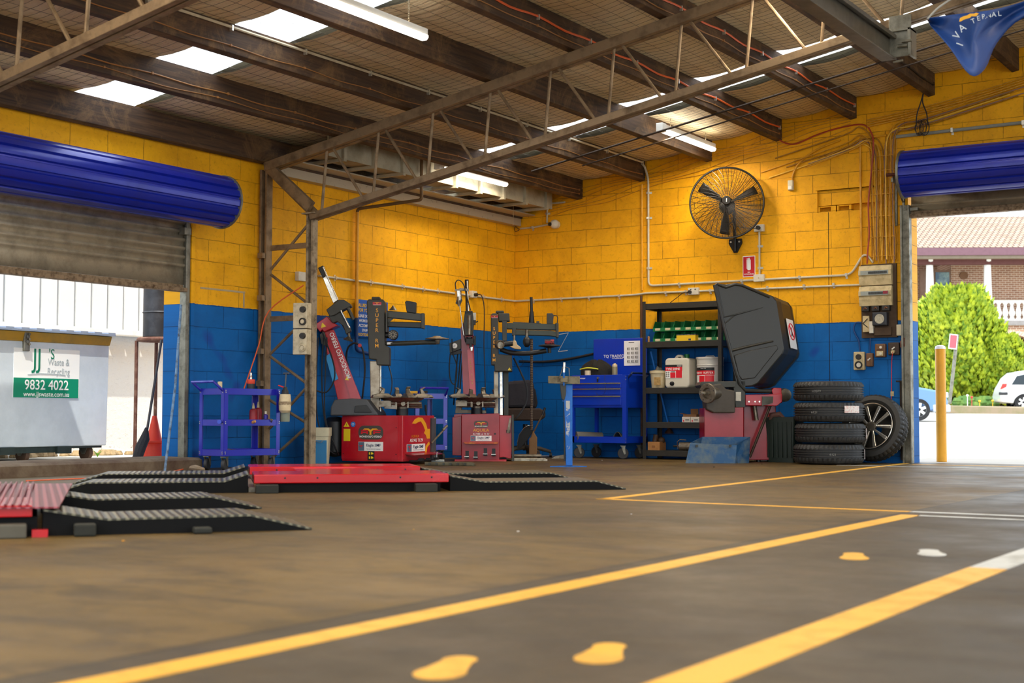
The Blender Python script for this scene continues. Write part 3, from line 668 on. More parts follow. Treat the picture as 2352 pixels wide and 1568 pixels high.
# conifers: dense lobed crown built of many tufts
MLEAF = NT('golden_conifer'); t = MLEAF; tc = t.n('ShaderNodeTexCoord').outputs['Object']
c = t.mix(t.ramp(t.noise(tc, 3.5, 5, .7), [(.35, (0,0,0)), (.65, (1,1,1))]), lin('46700F'), lin('BCC62A'))
t.l(c, t.b.inputs['Base Color']); t.b.inputs['Roughness'].default_value = .7; MLEAF = t.m
MTRUNK = M('bark', '5A4632', .9)
def conifer(label, u, vb, vt, D, wpx, seed, lean=0):
    rn = random.Random(seed); base = far(u, vb, D); H = (far(u, vt, D)-base).z; Rm = wpx/FPX*D/2
    tr_ = thing('conifer', label, 'tree', tuple(base), 0, 'golden conifers across the street')
    link('trunk', B().tube([(0, 0, -.3), (0, 0, H*.5)], [.14, .05], 8), MTRUNK, tr_)
    b = B()
    b.lathe([(Rm*.55, .1*H), (Rm*.82, .28*H), (Rm*.78, .5*H), (Rm*.5, .75*H), (Rm*.2, .92*H), (0.02, .97*H)], n=16)
    N = 5200
    for i in range(N):
        q = rn.random()**.85; z = (.02+.96*q)*H
        rad = Rm*(math.sin(math.pi*min(1, (1-q)*.62+.13))**.8)*(1+.10*math.sin(7*q+3*i))*(.92+.16*rn.random()) if q > .05 else Rm*.7
        a = 2*math.pi*rn.random(); 
        rad *= 1+.13*math.sin(5*a+q*9+seed)
        c_ = Vector((rad*math.cos(a)+lean*q, rad*math.sin(a), z)); s = (.035+.06*rn.random())*Rm/1.2
        up = Vector((math.cos(a)*.5, math.sin(a)*.5, 1)).normalized(); side = up.cross(Vector((math.cos(a), math.sin(a), 0))).normalized(); out = side.cross(up)
        tip = c_+up*s*2.2; 
        b.add([tuple(c_-side*s+out*s*.3), tuple(c_+side*s+out*s*.3), tuple(c_-out*s), tuple(tip), tuple(c_-up*s)], [(0, 1, 3), (1, 2, 3), (2, 0, 3), (1, 0, 4), (2, 1, 4), (0, 2, 4)])
    link('foliage', b, MLEAF, tr_, smooth=0, fix=False)
conifer('tall golden-green conifer behind the leaning street sign', 2200, 935, 655, 57, 190, 3)
conifer('lower golden-green conifer directly left of the white hatchback', 2303, 935, 765, 56, 112, 8)
b = B(); rn = random.Random(5)
for k in range(160):
    c_ = far(2195+90*rn.random(), 935-6*rn.random(), 54+rn.random()); s = .10+.1*rn.random()
    b.ell(tuple(c_+Vector((0, 0, .25*rn.random()))), (s, s, s), 5, 4)
solo('flower_bed', 'low green shrubs and flowers at the foot of the conifers', 'plants', b, M('garden_green', '4E7434', .8, 0, .6, 3, c2='8AA04A'), kind='stuff', smooth=0)
for k, (u, v, c_, nm) in enumerate(((2232, 912, 'C83A3A', 'red'), (2222, 908, 'F0EDE6', 'white'), (2250, 921, 'E8C030', 'yellow'), (2280, 920, 'E8C030', 'gold'))):
    solo('flower', {'red': 'red flower head in the bed under the conifers', 'white': 'white flower head in the bed under the conifers', 'yellow': 'left yellow flower in the bed under the conifers', 'gold': 'yellow flower in the bed beside the parked hatchback'}[nm], 'flower', B().ell(tuple(far(u, v, 53)), (.05, .05, .05), 8, 5).cyl(tuple(far(u, v, 53)-Vector((0, 0, .4))), tuple(far(u, v, 53)), .015, n=5), M('flower_'+nm, c_, .6, wear=0))
b = B(); pL = far(2150, 931, 52); pR = far(2352, 944, 50)
b.hexa([tuple(pL-Vector((0, 0, .25))), tuple(pR-Vector((-3, -2, .35))), tuple(pR+Vector((4, 3, -.25))), tuple(far(2150, 929, 60)-Vector((0, 0, .1)))], [tuple(pL), tuple(pR+Vector((3, 2, 0))), tuple(pR+Vector((4, 3, .1))), tuple(far(2150, 929, 60))])
solo('front_lawn', 'strip of nature verge below the house across the street', 'verge', b, M('verge', '8E7E68', .9, 0, .5, 2, c2='5E6E38'), smooth=0)

# white hatchback (rear end in view), nose to the right
cf = Fr(*far(2297, 940, 52).xy, R(24)); cz = far(2310, 943, 52).z
car = thing('car', 'white hatchback parked across the street, only its rear end showing', 'car', cf.loc[:2]+(cz,), cf.rz)
MCARW = M('white_car_paint', 'F2F4F6', .2, 0, 0, coat=.6)
side = [(0.05, .32), (.02, .55), (.10, .82), (.32, 1.22), (.55, 1.42), (.95, 1.48), (1.9, 1.46), (2.5, 1.3), (2.95, .98), (3.7, .86), (3.85, .6), (3.85, .3), (3.5, .22), (3.45, .42), (3.15, .62), (2.85, .42), (2.8, .2), (1.15, .2), (1.1, .42), (.82, .60), (.54, .42), (.48, .26)]
b = B(); b.loft([[(x, .06 if z > .9 else 0, z) for x, z in side], [(x, 1.58 if z > .9 else 1.62, z) for x, z in side]]); link('body', b, MCARW, car, smooth=40, bevel=.05)
link('side_window', B().prism([(.42, .95), (.62, 1.27), (.98, 1.34), (1.8, 1.33), (1.8, .95)], .035, .055), M('car_glass', '1E2A30', .08), car, smooth=0)
link('tail_lamp', B().prism([(.02, .78), (.10, .98), (.26, 1.0), (.24, .88)], -.03, .04), M('tail_lamp_red', 'D8302A', .25, wear=0), car, bevel=.02)
link('bumper_strip', B().box(-.03, .28, -.025, .05, .58, .68), M('bumper_black', '2A2C30', .5), car, bevel=.02)
def carwheel(parent, x, y, r, name='wheel'):
    wh = link(name, B().lathe([(r*.62, -.09), (r*.95, -.10), (r, -.06), (r, .06), (r*.95, .1), (r*.62, .09)], (x, y, r), (0, 1, 0), 28), M('tyre_rubber', '17171A', .75, wear=.2), parent)
    b = B(); b.lathe([(r*.62, -.09), (r*.64, -.10), (r*.60, -.06), (.01, -.045)], (x, y, r), (0, 1, 0), 28, cap=False)
    link('hub_cap', b, M('alloy_silver', 'C4C8CC', .3, .7, 0), wh)
    b = B(); [b.box(-.035, .035, -.115, -.05, .05, r*.58) for _ in (0,)]
    vv = list(b.v); bb = B()
    for k in range(6):
        m = Matrix.Translation((x, y, r)) @ Matrix.Rotation(R(60*k+10), 4, 'Y'); bb.m = m; bb.box(-.035, .035, -.11, -.05, .04, r*.58)
    bb.m = None; link('spoke', bb, MSW, wh, smooth=0)
for x in (.82, 3.15): carwheel(car, x, .09, .31); carwheel(car, x, 1.52, .31)
# blue car nose behind the bollard
cf = Fr(*far(2179, 962, 37).xy, R(28)); cz = far(2175, 966, 37).z
car2 = thing('car', 'blue car almost hidden behind the yellow bollard, only its end showing', 'car', cf.loc[:2]+(cz,), cf.rz)
MCARB = M('blue_car_paint', '5E84B8', .2, .3, 0, coat=.6)
side = [(-.02, .25), (.0, .5), (-.03, .62), (-.25, .78), (-1.0, .92), (-1.5, 1.35), (-3.0, 1.4), (-3.9, .95), (-4.1, .3)]
b = B(); b.loft([[(x, 0, z) for x, z in side], [(x, 1.6, z) for x, z in side]]); link('body', b, MCARB, car2, smooth=40, bevel=.05)
link('head_lamp', B().box(-.3, .0, -.02, .2, .6, .74), M('lamp_glass', 'C4D4E4', .1, wear=0), car2, bevel=.02)
link('bumper', B().box(-.4, .05, -.03, 1.63, .22, .42), M('bumper_pale', 'A9B4C4', .4), car2, bevel=.03)
carwheel(car2, -.75, .09, .29); carwheel(car2, -3.3, .09, .29)
# leaning sign
sp0 = far(2181, 927, 42); sp1 = far(2199, 768, 42)
ss = thing('street_sign', 'small red and white parking sign on a leaning metal post across the street', 'sign', tuple(sp0))
link('sign_post', B().cyl((0, 0, 0), tuple(sp1-sp0), .05), MG, ss)
d_ = (sp1-sp0); bb = B(); bb.m = Matrix.Translation(d_*.89) @ Matrix.Rotation(R(32.4), 4, 'Z') @ Matrix.Rotation(R(6), 4, 'Y'); bb.box(-.24, -.0, -.07, -.05, -.22, .22); bb.m = None
pl = link('sign_plate', bb, MSW, ss, smooth=0)
bb = B(); bb.m = Matrix.Translation(d_*.89) @ Matrix.Rotation(R(32.4), 4, 'Z') @ Matrix.Rotation(R(6), 4, 'Y'); bb.box(-.22, -.02, -.075, -.07, -.19, .19); bb.m = None
link('red_panel', bb, M('sign_red', 'D8505A', .5, wear=0), pl, smooth=0)
b = B(); e0 = far(2290, 965, 46); e1 = far(2352, 972, 44)
b.hexa([tuple(e0-Vector((0, 0, .2))), tuple(e1+Vector((3, 2, -.2))), tuple(e1+Vector((3, 4, -.2))), tuple(e0+Vector((.2, 2, -.2)))], [tuple(e0), tuple(e1+Vector((3, 2, .1))), tuple(e1+Vector((3, 4, .1))), tuple(e0+Vector((.2, 2, 0)))])
solo('traffic_island', 'low pale concrete kerb island on the street below the white hatchback', 'kerb', b, M('kerb_concrete', 'B8B0A4', .8), bevel=.05)
# ================================================================= UNDER THE ROOF
MLAMPB = M('white_lamp_body', 'E6E2D8', .5, 0, .15, 4)
t = NT('lit_diffuser'); t.b.inputs['Base Color'].default_value = (1, 1, 1, 1); t.b.inputs['Emission Color'].default_value = (1, .93, .82, 1); t.b.inputs['Emission Strength'].default_value = 14.0; MEMIT = t.m
MCHAIN = M('lamp_chain', 'A89A80', .4, .8, .2, 20)
def lamp(label, x, y, z, L=1.26, power=42, group=None):
    root = thing('ceiling_light', label, 'light', (x, y, z), 0, group)
    b = B(); b.box(-.03, .03, 0, L, 0, .055); link('lamp_body', b, MLAMPB, root, bevel=.004, smooth=0)
    b = B(); b.loft([[(-.034, yy, .004), (.034, yy, .004), (.034, yy, -.012), (.02, yy, -.028), (-.02, yy, -.028), (-.034, yy, -.012)] for yy in (.03, L-.004)]); link('diffuser', b, MEMIT, root)
    b = B(); b.box(-.038, .038, -.06, .03, -.03, .058); link('end_cap', b, MLAMPB, root, bevel=.004, smooth=0)
    for yy in (.2, L-.2):
        top = ceil_z(x, 0)-z-.01; b = B(); k = 0; zz_ = .055
        while zz_ < top-.02:
            b.tube([(.006*math.cos(a)*(k % 2), yy+.006*math.cos(a)*(1-k % 2), zz_+.010+.011*math.sin(a)) for a in [i*math.pi/3 for i in range(6)]], .0018, 4, closed=True); zz_ += .018; k += 1
        link('chain', b, MCHAIN, root)
    ld = bpy.data.lights.new('lamp_glow', 'AREA'); ld.shape = 'RECTANGLE'; ld.size = .07; ld.size_y = L; ld.energy = power; ld.color = (1, .86, .66); ld.spread = R(170)
    lo = bpy.data.objects.new('lamp_glow', ld); col.objects.link(lo); lo.parent = root; lo.location = (0, L/2, -.035)
    lu = bpy.data.lights.new('added_uplight', 'AREA'); lu.shape = 'RECTANGLE'; lu.size = .06; lu.size_y = L; lu.energy = power*(.7 if power > 45 else .05); lu.color = (1, .86, .66); lu.spread = R(175)  # upward light added to brighten the ceiling; the housing itself is opaque
    lo = bpy.data.objects.new('added_uplight', lu); col.objects.link(lo); lo.parent = root; lo.location = (0, L/2, .062); lo.rotation_euler = (math.pi, 0, 0)
    return root
lamp('lit batten lamp hanging on chains in front of the right wall, left of the fan', 2.80, -1.62, 3.40, power=44)
lamp('lit batten lamp in the far corner beside the boarded gutter', .74, -2.62, 3.05, power=15)
lamp('largest lit batten lamp, cut off by the top edge of the photo', 3.1, -7.6, 3.28, L=1.45)
for x, y in ((5.4, -4.9), (6.9, -9.0), (3.0, -11.2), (6.2, -13.6), (9.6, -6.2), (10.2, -11.8), (8.6, -16.9), (4.0, -16.2), (12, -16)):  # unseen battens, added as fill light for walls and machines
    lamp('unseen batten lamp added to fill the workshop with light', x, y, roofz(x)-.30, power=50, group='added fill battens out of view')

def cable(name, label, pts, r, mat, cat='cable', n=5, group=None, parent=None, clips=None, cm=None):
    o = link(name, B().tube(smooth_path(pts, n), r, 6), mat, parent)
    if not parent: tag(o, label, cat, group)
    return o
MCABB = M('tan_cable', '9A6A3A', .5, wear=.2); MCABO = M('orange_cable', 'E0602A', .45, wear=.1); MCABW = M('white_pvc', 'C9BFA6', .45, wear=.35, ws=9, c2='8A7A5C')
MCLIP = M('bright_clip', 'D8D4C8', .3, .7, .1); MCABY = M('yellow_painted_cable', 'D89A1C', .5, wear=.45, ws=14, c2='5A3C0C')
MCABY2 = M('yellow_cable_shade', 'B07A14', .55, wear=.5, ws=14, c2='3A2608'); MCABY3 = M('yellow_cable_lit', 'F0BC3C', .5, wear=.3, ws=14, c2='8A5E14')  # darker and paler yellows put the shaded gaps of the bundle into colour
MCABD = M('dark_cable', '2A201A', .6, wear=.2); MPIPEY = M('yellow_painted_pipe', 'DB9A14', .45, wear=.4, ws=8, c2='7A5410'); MPVCG = M('grey_pvc', '8E9088', .45, wear=.3)
# cables along the purlins (on the camera-side face)
def purlin_run(k, dz, mat, r, wob, label, y0=-.1, y1=-12, name='cable', cat='cable', step=.42, clip=None):
    x = PX[k]+.035+r+.002; z = roofz(PX[k])-.24+dz; pts = []; y = y0; i = 0
    while y > y1: pts.append((x, y, z-(.012*(i % 2))*wob+.006*rnd.random()*wob)); y -= step; i += 1
    root = thing(name, label, cat)
    link('cable_run', B().tube(smooth_path(pts, 3), r, 6), mat, root)
    cb = B(); i = 0
    for p in pts[::2]: cb.box(p[0]-r-.002, p[0]+r+.003, p[1]-.008, p[1]+.008, p[2]-.028 if clip else p[2]-r-.004, p[2]+r+.004)
    link('clip', cb, clip or mat, root, smooth=0)
    return root
purlin_run(1, .10, MCABB, .006, 1, 'tan cable clipped along the purlin nearest the corner gutter')
purlin_run(1, .045, MCABB, .004, 1.5, 'thin lower cable on the purlin nearest the corner gutter', step=.6)
purlin_run(2, .06, MCABB, .0045, 1, 'thin tan cable on the second purlin, below the white conduit')
purlin_run(2, .20, MCABW, .011, 0, 'pale conduit along the second purlin from the corner gutter', name='conduit', cat='conduit', clip=MCLIP)
purlin_run(4, .13, MCABO, .0095, 1.6, 'orange cable on the purlin that meets the wall right above the fan', clip=MCLIP)
purlin_run(4, .06, MCABB, .005, 1, 'thin tan cable under the orange one above the fan')
purlin_run(5, .13, MCABO, .0085, 1.4, 'orange cable on the purlin left of the hoist beam', clip=MCLIP)
purlin_run(5, .05, MCABB, .005, 1.2, 'thin tan cable under the orange one, left of the hoist beam')
purlin_run(6, .10, MCABD, .010, 1, 'dark cable bundle on the purlin behind the end of the hoist beam')
# conduit drop from the second purlin to the lower bend, then to the switchboard
def pipe(name, label, pts, r, mat, clips=(), cat='conduit', cmat=None, cw=.03):
    root = thing(name, label, cat); link('pipe_run', B().tube(pts, r, 10), mat, root)
    for p, ax in clips:
        b = B(); x, y, z = p
        if ax == 'z': b.box(x-r-.004, x+r+.004, y-r-.004, y+.004, z-.012, z+.012); b.box(x+r, x+r+.028, y+r-.004, y+r+.0, z-.012, z+.012)
        elif ax == 'x': b.box(x-.012, x+.012, y-r-.004, y+.004, z-r-.004, z+r+.004); b.box(x-.012, x+.012, y+r-.004, y+r, z-r-.028, z+r)
        else: b.box(x-.004, x+r+.004, y-.012, y+.012, z-r-.004, z+r+.004); b.box(x-r, x-r+.004, y-.012, y+.012, z-r-.02, z+r+.02)
        link('saddle_clip', b, cmat or MCLIP, root, smooth=0)
    return root
def bend(a, c, b_, r=.07, n=5):   # rounded corner at c between a and b_
    a, c, b_ = Vector(a), Vector(c), Vector(b_); p = c+(a-c).normalized()*r; q = c+(b_-c).normalized()*r
    return [p*(1-t)**2+2*c*t*(1-t)+q*t*t for t in [i/n for i in range(n+1)]]
yw = -.016
A = (1.79, -.10, 3.36); 
pts = [(1.795, -.10, 3.37), (1.80, -.05, 3.34)]+bend((1.80, -.05, 3.34), (1.83, yw, 3.22), (1.83, yw, 2.9), .08)+bend((1.83, yw, 2.9), (1.83, yw, 1.968), (2.2, yw, 1.968), .06)+[(3.1, yw, 1.972)]+bend((3.9, yw, 1.975), (4.22, yw, 1.972), (4.30, yw, 2.10), .08)+bend((4.30, yw, 2.10), (4.36, yw, 2.19), (4.44, yw, 2.14), .05)+[(4.46, yw, 2.09)]
pipe('conduit', 'pale conduit dropping from the roof beside the fan and running level to the switchboard', pts, .0125, MCABW, [((1.83, yw, 3.04), 'z'), ((1.83, yw, 2.75), 'z'), ((1.83, yw, 2.17), 'z'), ((2.22, yw, 1.968), 'x'), ((2.98, yw, 1.972), 'x'), ((3.65, yw, 1.975), 'x'), ((4.17, yw, 1.975), 'x')])
pipe('conduit', 'lower pale conduit along the right wall from the corner to the switchboard', bend((-.0+.016, -.5, 1.866), (.016, yw, 1.866), (.5, yw, 1.866), .05)[2:]+[(1.65, yw, 1.872), (1.80, yw, 1.885), (4.32, yw, 1.862)], .0115, MPVCG if 0 else MCABW, [((x, yw, 1.868), 'x') for x in (.28, .67, 1.05, 1.45)]+[((x, yw, 1.88), 'x') for x in (2.05, 2.30, 2.60, 3.28, 3.70, 4.03)])
xw = .016
pipe('conduit', 'pale conduit along the left wall from the lattice column to the corner', [(xw, -3.68, 1.867), (xw, -.06, 1.866), (xw+.01, -.04, 1.866)], .0115, MCABW, [((xw, y, 1.867), 'y') for y in (-3.42, -2.83, -2.28, -1.9, -1.62, -.70, -.30)])
# painted pipes
pipe('downpipe', 'yellow painted pipe on the right wall, left of the fan', [(1.745, -.012, 3.15), (1.745, -.012, 1.92)], .012, MPIPEY, cat='pipe')
solo('downpipe', 'thin brown pipe down the wall behind the left post of the dark shelving', 'pipe', B().cyl((1.735, -.014, 1.86), (1.735, -.014, .02), .013), M('brown_pipe', '5A3A26', .6, .2, .5, 9))
e1 = on(814, 478, X=.045); e2 = on(968, 458, X=.66); e2.z = e1.z+.08; 
pipe('gas_pipe', 'brown steel pipe from the roof across to the left wall above the blue sign', [(e2.x, e2.y, 3.12)]+bend((e2.x, e2.y, 3.1), (e2.x, e2.y, e2.z), tuple(e1), .03)+bend(tuple(e2), (.045, -3.11, e1.z), (.045, -3.11, 1.6), .035), .017, M('brown_gas_pipe', '6A4E2A', .5, .3, .5, 9), cat='pipe')
pipe('gas_pipe', 'yellow painted vertical pipe on the left wall above the blue sign', [(.045, -3.11, e1.z-.035), (.045, -3.11, 1.48)], .0185, MPIPEY, cat='pipe')
pipe('gas_pipe', 'blue painted lower half of the pipe beside the blue sign', [(.045, -3.11, 1.48)]+bend((.045, -3.11, 1.4), (.045, -3.11, 1.14), (.045, -2.8, 1.12), .05)+[(.045, -2.80, 1.10)], .019, M('blue_painted_pipe', '0C3C78', .45, wear=.3), cat='pipe')
pipe('conduit', 'grey pipe running level above the street roller door', [(4.72, -.022, 3.392), (9, -.022, 3.43)], .018, MPVCG, [((5.3+k*.7, -.022, 3.40), 'x') for k in range(5)])
pipe('conduit', 'yellow painted conduit down the wall left of the cable bundle', [(4.62, -.016, 3.42)]+bend((4.6, -.016, 3.42), (4.335, -.016, 3.42), (4.335, -.016, 3.0), .02)+[(4.335, -.016, 2.2), (4.34, -.016, 1.66)], .0125, MPIPEY)
pipe('conduit', 'yellow conduit arching from the wire run down to the motion sensor', smooth_path([(4.12, -.02, 3.42), (3.85, -.016, 3.34), (3.66, -.016, 3.22), (3.585, -.016, 3.1), (3.575, -.016, 3.03)], 5), .011, MPIPEY)
pir = thing('motion_sensor', 'small cream motion sensor box right of the fan', 'sensor', (3.56, 0, 2.925))
link('sensor_body', B().box(-.03, .03, -.045, 0, 0, .11), M('cream_plastic', 'D8CDAE', .5, wear=.3), pir, bevel=.008, smooth=0)
link('lens', B().box(-.022, .022, -.052, -.04, .008, .045), M('sensor_lens', 'E8E4D8', .3, wear=0), pir, bevel=.005, smooth=0)
# cable bundle above the switchboard and its fan-out
cbn = thing('cable_bundle', 'thick bundle of yellow painted cables dropping to the switchboard', 'cables', (4.4, 0, 0))
rn = random.Random(11)
for k in range(19):
    x = .045+k*.0150; y = -.012-.013*(k % 3); zt_ = 3.28+.18*rn.random()
    pts = [(x+.006*rn.uniform(-1, 1), y, 2.06+.06*rn.random())]; z = 2.3
    while z < zt_-.1: pts.append((x+.008*rn.uniform(-1, 1), y-.004*rn.random(), z)); z += .21
    d_ = -1 if k < 10 else 1
    if d_ < 0:
        L_ = .5+.9*rn.random(); pts += [(x-.03, y, zt_), (x-.14, y, zt_+.07+.02*rn.random()), (x-.3, y, zt_+.01), (x-L_, y, zt_-.17*L_+.03*rn.random())]
    else:
        L_ = .8+1.2*rn.random(); pts += [(x+.02, y, zt_+.02), (x+.12, y, zt_+.12), (x+.35, y, zt_+.14), (x+L_, y, zt_+.10+.19*L_)]
    link('cable', B().tube(smooth_path(pts, 4), .0058+.0022*(k % 2), 6), (MCABY, MCABY2, MCABY, MCABY3)[k % 4] if k % 6 != 4 else M('mauve_cable', '9A7A72', .5, wear=.3), cbn)
for z in (2.15, 2.35, 2.57, 2.8, 3.05, 3.2):
    link('cable_tie', B().box(.04, .30, -.040, -.028, z, z+.006), MCABY, cbn)
link('earth_pipe', B().cyl((.275, -.018, 2.06), (.275, -.018, 3.38), .012), MPIPEY, cbn)
cable('cable', 'red-orange cable looping above the fan end of the wall and down beside the cable bundle', [(3.38, -.05, 3.55), (3.48, -.03, 3.46), (3.62, -.02, 3.43), (3.85, -.02, 3.50), (4.10, -.02, 3.55), (4.36, -.02, 3.56), (4.46, -.03, 3.46), (4.485, -.045, 3.3), (4.45, -.045, 2.95), (4.425, -.045, 2.7), (4.43, -.045, 2.4), (4.41, -.04, 2.2), (4.40, -.03, 2.08)], .0085, M('red_cable', 'A83A1E', .45, wear=.2))
for k in range(6):
    z0 = 2.92+.03*k; pts = []
    for i in range(10):
        x = .45+i*.42; pts.append((x, -.012-.004*(k % 2), z0-.02+RS*(x-.45)-.05+.022*math.sin(i*2.2+k)+.012*k))
    cable('cable', 'thin yellow painted cables draped along the sloping top of the right wall', pts, .0045, MCABY, group='wall cables under the roof slope')
for k in range(4):
    pts = []
    for i in range(10):
        x = 4.42+i*.4; pts.append((x, -.030-.008*k, 3.53+.20*(x-4.42)-.07*math.sin(min(1, (x-4.42)/2.5)*math.pi)+.022*k))
    cable('cable', 'yellow painted cables sagging along the wall top above the street door', pts, .008-.001*k, MCABY, group='wall cables above the street door')
hk = thing('cable_coil', 'tangled coil of dark wire hanging above the street roller door', 'cable', (5.02, -.12, 3.50))
rn = random.Random(4)
for s_ in (-1, 1): link('hanging_cable', B().tube(smooth_path([(.02, 0, .30), (.01*s_, 0, .2), (.05*s_, 0, .08), (.06*s_, 0, -.04)], 4), .007, 6), MCABD, hk)
b = B()
for k in range(9):
    a = rn.random()*3; rx = .04+.03*rn.random(); rz = .05+.04*rn.random(); cx = rn.uniform(-.04, .04)
    b.tube([(cx+rx*math.cos(q)*math.cos(a), rx*math.cos(q)*math.sin(a)*.5, -.06+rz*math.sin(q)) for q in [i*math.pi/8 for i in range(16)]], .0028, 4, closed=True)
link('coil', b, MCABD, hk)
# round bars parallel to the truss below the clear sheet, loose string
for k, (y, dz) in enumerate(((-1.72, -.26), (-1.50, -.30))):
    solo('tie_rod', ('thin dark rod under the clear roof strip, farther from the wall', 'thin dark rod under the clear roof strip, nearer the right wall')[k], 'rod', B().cyl((1.3+.5*k, y, roofz(1.3+.5*k)+dz), (7.5, y, roofz(7.5)+dz), .011-.003*k, n=8), M('dark_rod', '3A2C20', .5, .5))
# hoist beam
MIB = M('grey_painted_beam', '5E584C', .4, .4, .35, 4, c2='3A3630')
hb = thing('hoist_beam', 'grey steel beam overhead pointing towards the top right of the fan wall', 'beam', (6.10, -4.62, 3.03))
b = B(); b.box(-.055, .055, -6.2, .0, 0, .012); b.box(-.055, .055, -6.2, -.0, .165, .18); b.box(-.006, .006, -6.2, -.0, .01, .17); b.box(.03, .055, -6.2, 0, .15, .168)
link('beam', b, MIB, hb, bevel=.002, smooth=0)
b = B(); b.box(.02, .16, -.02, .15, .20, .22); b.box(.14, .16, -.02, .13, .02, .22); b.box(.0, .16, .0, .012, .02, .32); link('beam_bracket', b, MG, hb, bevel=.003, smooth=0)
b = B(); b.cyl((.07, -.02, .09), (.14, -.02, .09), .012); b.cyl((.10, -.02, .12), (.17, -.02, .12), .010); b.cyl((.03, 0, -.015), (.10, .0, -.01), .008); link('bolt', b, MG, hb)
# flag
t = NT('blue_flag_cloth'); tc = t.n('ShaderNodeTexCoord').outputs['Object']; t.l(t.mix(t.noise(tc, 3, 3), lin('074088'), lin('062A66')), t.b.inputs['Base Color']); t.b.inputs['Roughness'].default_value = .55
MFLAG = t.m
fl = Fr(*far(2240, 90, 8.6).xy, R(32.4)); 
def fz(u, v, y=0): q = fl.p(u, v, y); return q
FT = [(2128, 42), (2170, 36), (2220, 30), (2270, 24), (2330, 10), (2420, -20), (2480, -40)]
FB = [(2136, 58), (2180, 108), (2228, 172), (2262, 158), (2290, 98), (2352, 40), (2480, 5)]
MB_ = [(2132, 50), (2178, 72), (2222, 110), (2240, 92), (2275, 62), (2345, 26), (2480, -20)]
T_ = smooth_path([(*p, 0) for p in FT], 4); Bt = smooth_path([(*p, 0) for p in FB], 4); Mm = smooth_path([(*p, 0) for p in MB_], 4)
def FP(i, j):
    k = min(int(round(i*(len(T_)-1))), len(T_)-1); a, m_, c_ = T_[k], Mm[k], Bt[k]
    q = a*(1-j)**2+2*(2*m_-.5*a-.5*c_)*j*(1-j)*.5*1.0+c_*j*j if 0 else (a*(1-2*j)+m_*2*j if j < .5 else m_*(2-2*j)+c_*(2*j-1))
    return tuple(fz(q.x, q.y, .10*math.sin(i*9+j*2)+.10*j*math.sin(j*3+i*4)))
fo = thing('flag', 'blue cloth flag with yellow emblem hanging overhead at the top right', 'flag', fl.loc, fl.rz)
b = B(); b.grid(FP, len(T_)-1, 10); link('flag_cloth', b, MFLAG, fo, fix=False, solid=.002, smooth=180)
def Fq(u, v): q = fz(u, v, -.03); return (q.x, q.z)
MFY = M('flag_yellow', 'D8A020', .6, wear=0); MFW = M('flag_grey', 'B8C4D0', .6, wear=0)
b = B(); b.prism([Fq(*p) for p in ((2198, 54), (2200, 46), (2208, 42), (2216, 40), (2222, 36), (2232, 36), (2236, 34), (2243, 36), (2236, 42), (2226, 42), (2222, 46), (2214, 48), (2208, 50), (2202, 54))], -.075, -.07); link('flag_emblem', b, MFY, fo, smooth=0)
for ch, u, v, a in (('V', 2191, 88, -55), ('A', 2203, 71, -35), ('I', 2198, 108, -70), ('T', 2228, 55, -22), ('E', 2240, 49, -12), ('R', 2252, 45, -8), ('N', 2263, 42, -6), ('A', 2275, 40, -4), ('L', 2288, 38, -4)):
    x_, z_ = Fq(u, v); text('lettering', ch, MFW, fo, (x_, -.09, z_), .062 if u < 2210 else .042, (math.pi/2, R(a), 0))
cable('rope', 'grey rope holding the top corner of the overhead blue flag', [tuple(fl.w(fz(2130, 44))), tuple(fl.w(fz(2160, 14))), tuple(fl.w(fz(2230, -30)))], .006, M('grey_rope', '9A9A94', .8), cat='rope')

# ================================================================= ON THE WALLS
MPL = M('grey_white_plastic', 'D6CEBC', .45, wear=.3, ws=14, c2='9A8C70'); MKNOB = M('dark_knob', '26221E', .5, wear=.1); MBRB = M('brown_bakelite', '6E4A2A', .45, wear=.5, ws=12, c2='3A2414'); MCRE = M('aged_cream_plastic', 'CDB98C', .5, wear=.6, ws=12, c2='7E6A44')
def wbox(name, label, cat, x0, x1, z0, z1, d=.04, mat=MPL, bev=.004, root=True):
    r = thing(name, label, cat, ((x0+x1)/2, 0, z0)); hw = (x1-x0)/2
    link('housing', B().box(-hw, hw, -d, 0, 0, z1-z0), mat, r, bevel=bev, smooth=0); return r
s_ = wbox('power_socket', 'white power socket with black plug, right beside the fan', 'socket', 3.135, 3.25, 2.50, 2.578)
link('plug', B().cyl((0, -.075, .04), (0, -.04, .04), .022), MKNOB, s_)
pipe('conduit', 'short pale conduit between the socket beside the fan and the square box below', [(3.188, -.014, 2.50), (3.188, -.014, 2.03)], .0115, MCABW, [((3.188, -.014, 2.34), 'z'), ((3.188, -.014, 2.10), 'z')])
s_ = wbox('junction_box', 'white square junction box on the long conduit, right of the fire sign', 'junction box', 3.125, 3.25, 1.95, 2.03)
link('screw', B().cyl((0, -.045, .04), (0, -.04, .04), .008), MCRE, s_)
s_ = wbox('power_socket', 'white double socket with black plug above the dark shelving', 'socket', 2.335, 2.465, 1.84, 1.92)
link('plug', B().cyl((-.035, -.07, .03), (-.035, -.04, .03), .02), MKNOB, s_)
link('switch', B().box(.02, .035, -.048, -.04, .055, .065), MKNOB, s_); link('switch', B().box(-.035, -.02, -.048, -.04, .055, .065), MKNOB, s_)
cable('cable', 'thin black lead from the double socket above the dark shelving', [(2.36, -.07, 1.87), (2.30, -.09, 1.86), (2.22, -.06, 1.82), (2.12, -.05, 1.76)], .004, MCABD)
def lbox(name, label, cat, y0, y1, z0, z1, d=.05, mat=MPL):
    r = thing(name, label, cat, (0, (y0+y1)/2, z0)); hw = abs(y1-y0)/2
    link('housing', B().box(0, d, -hw, hw, 0, z1-z0), mat, r, bevel=.004, smooth=0); return r
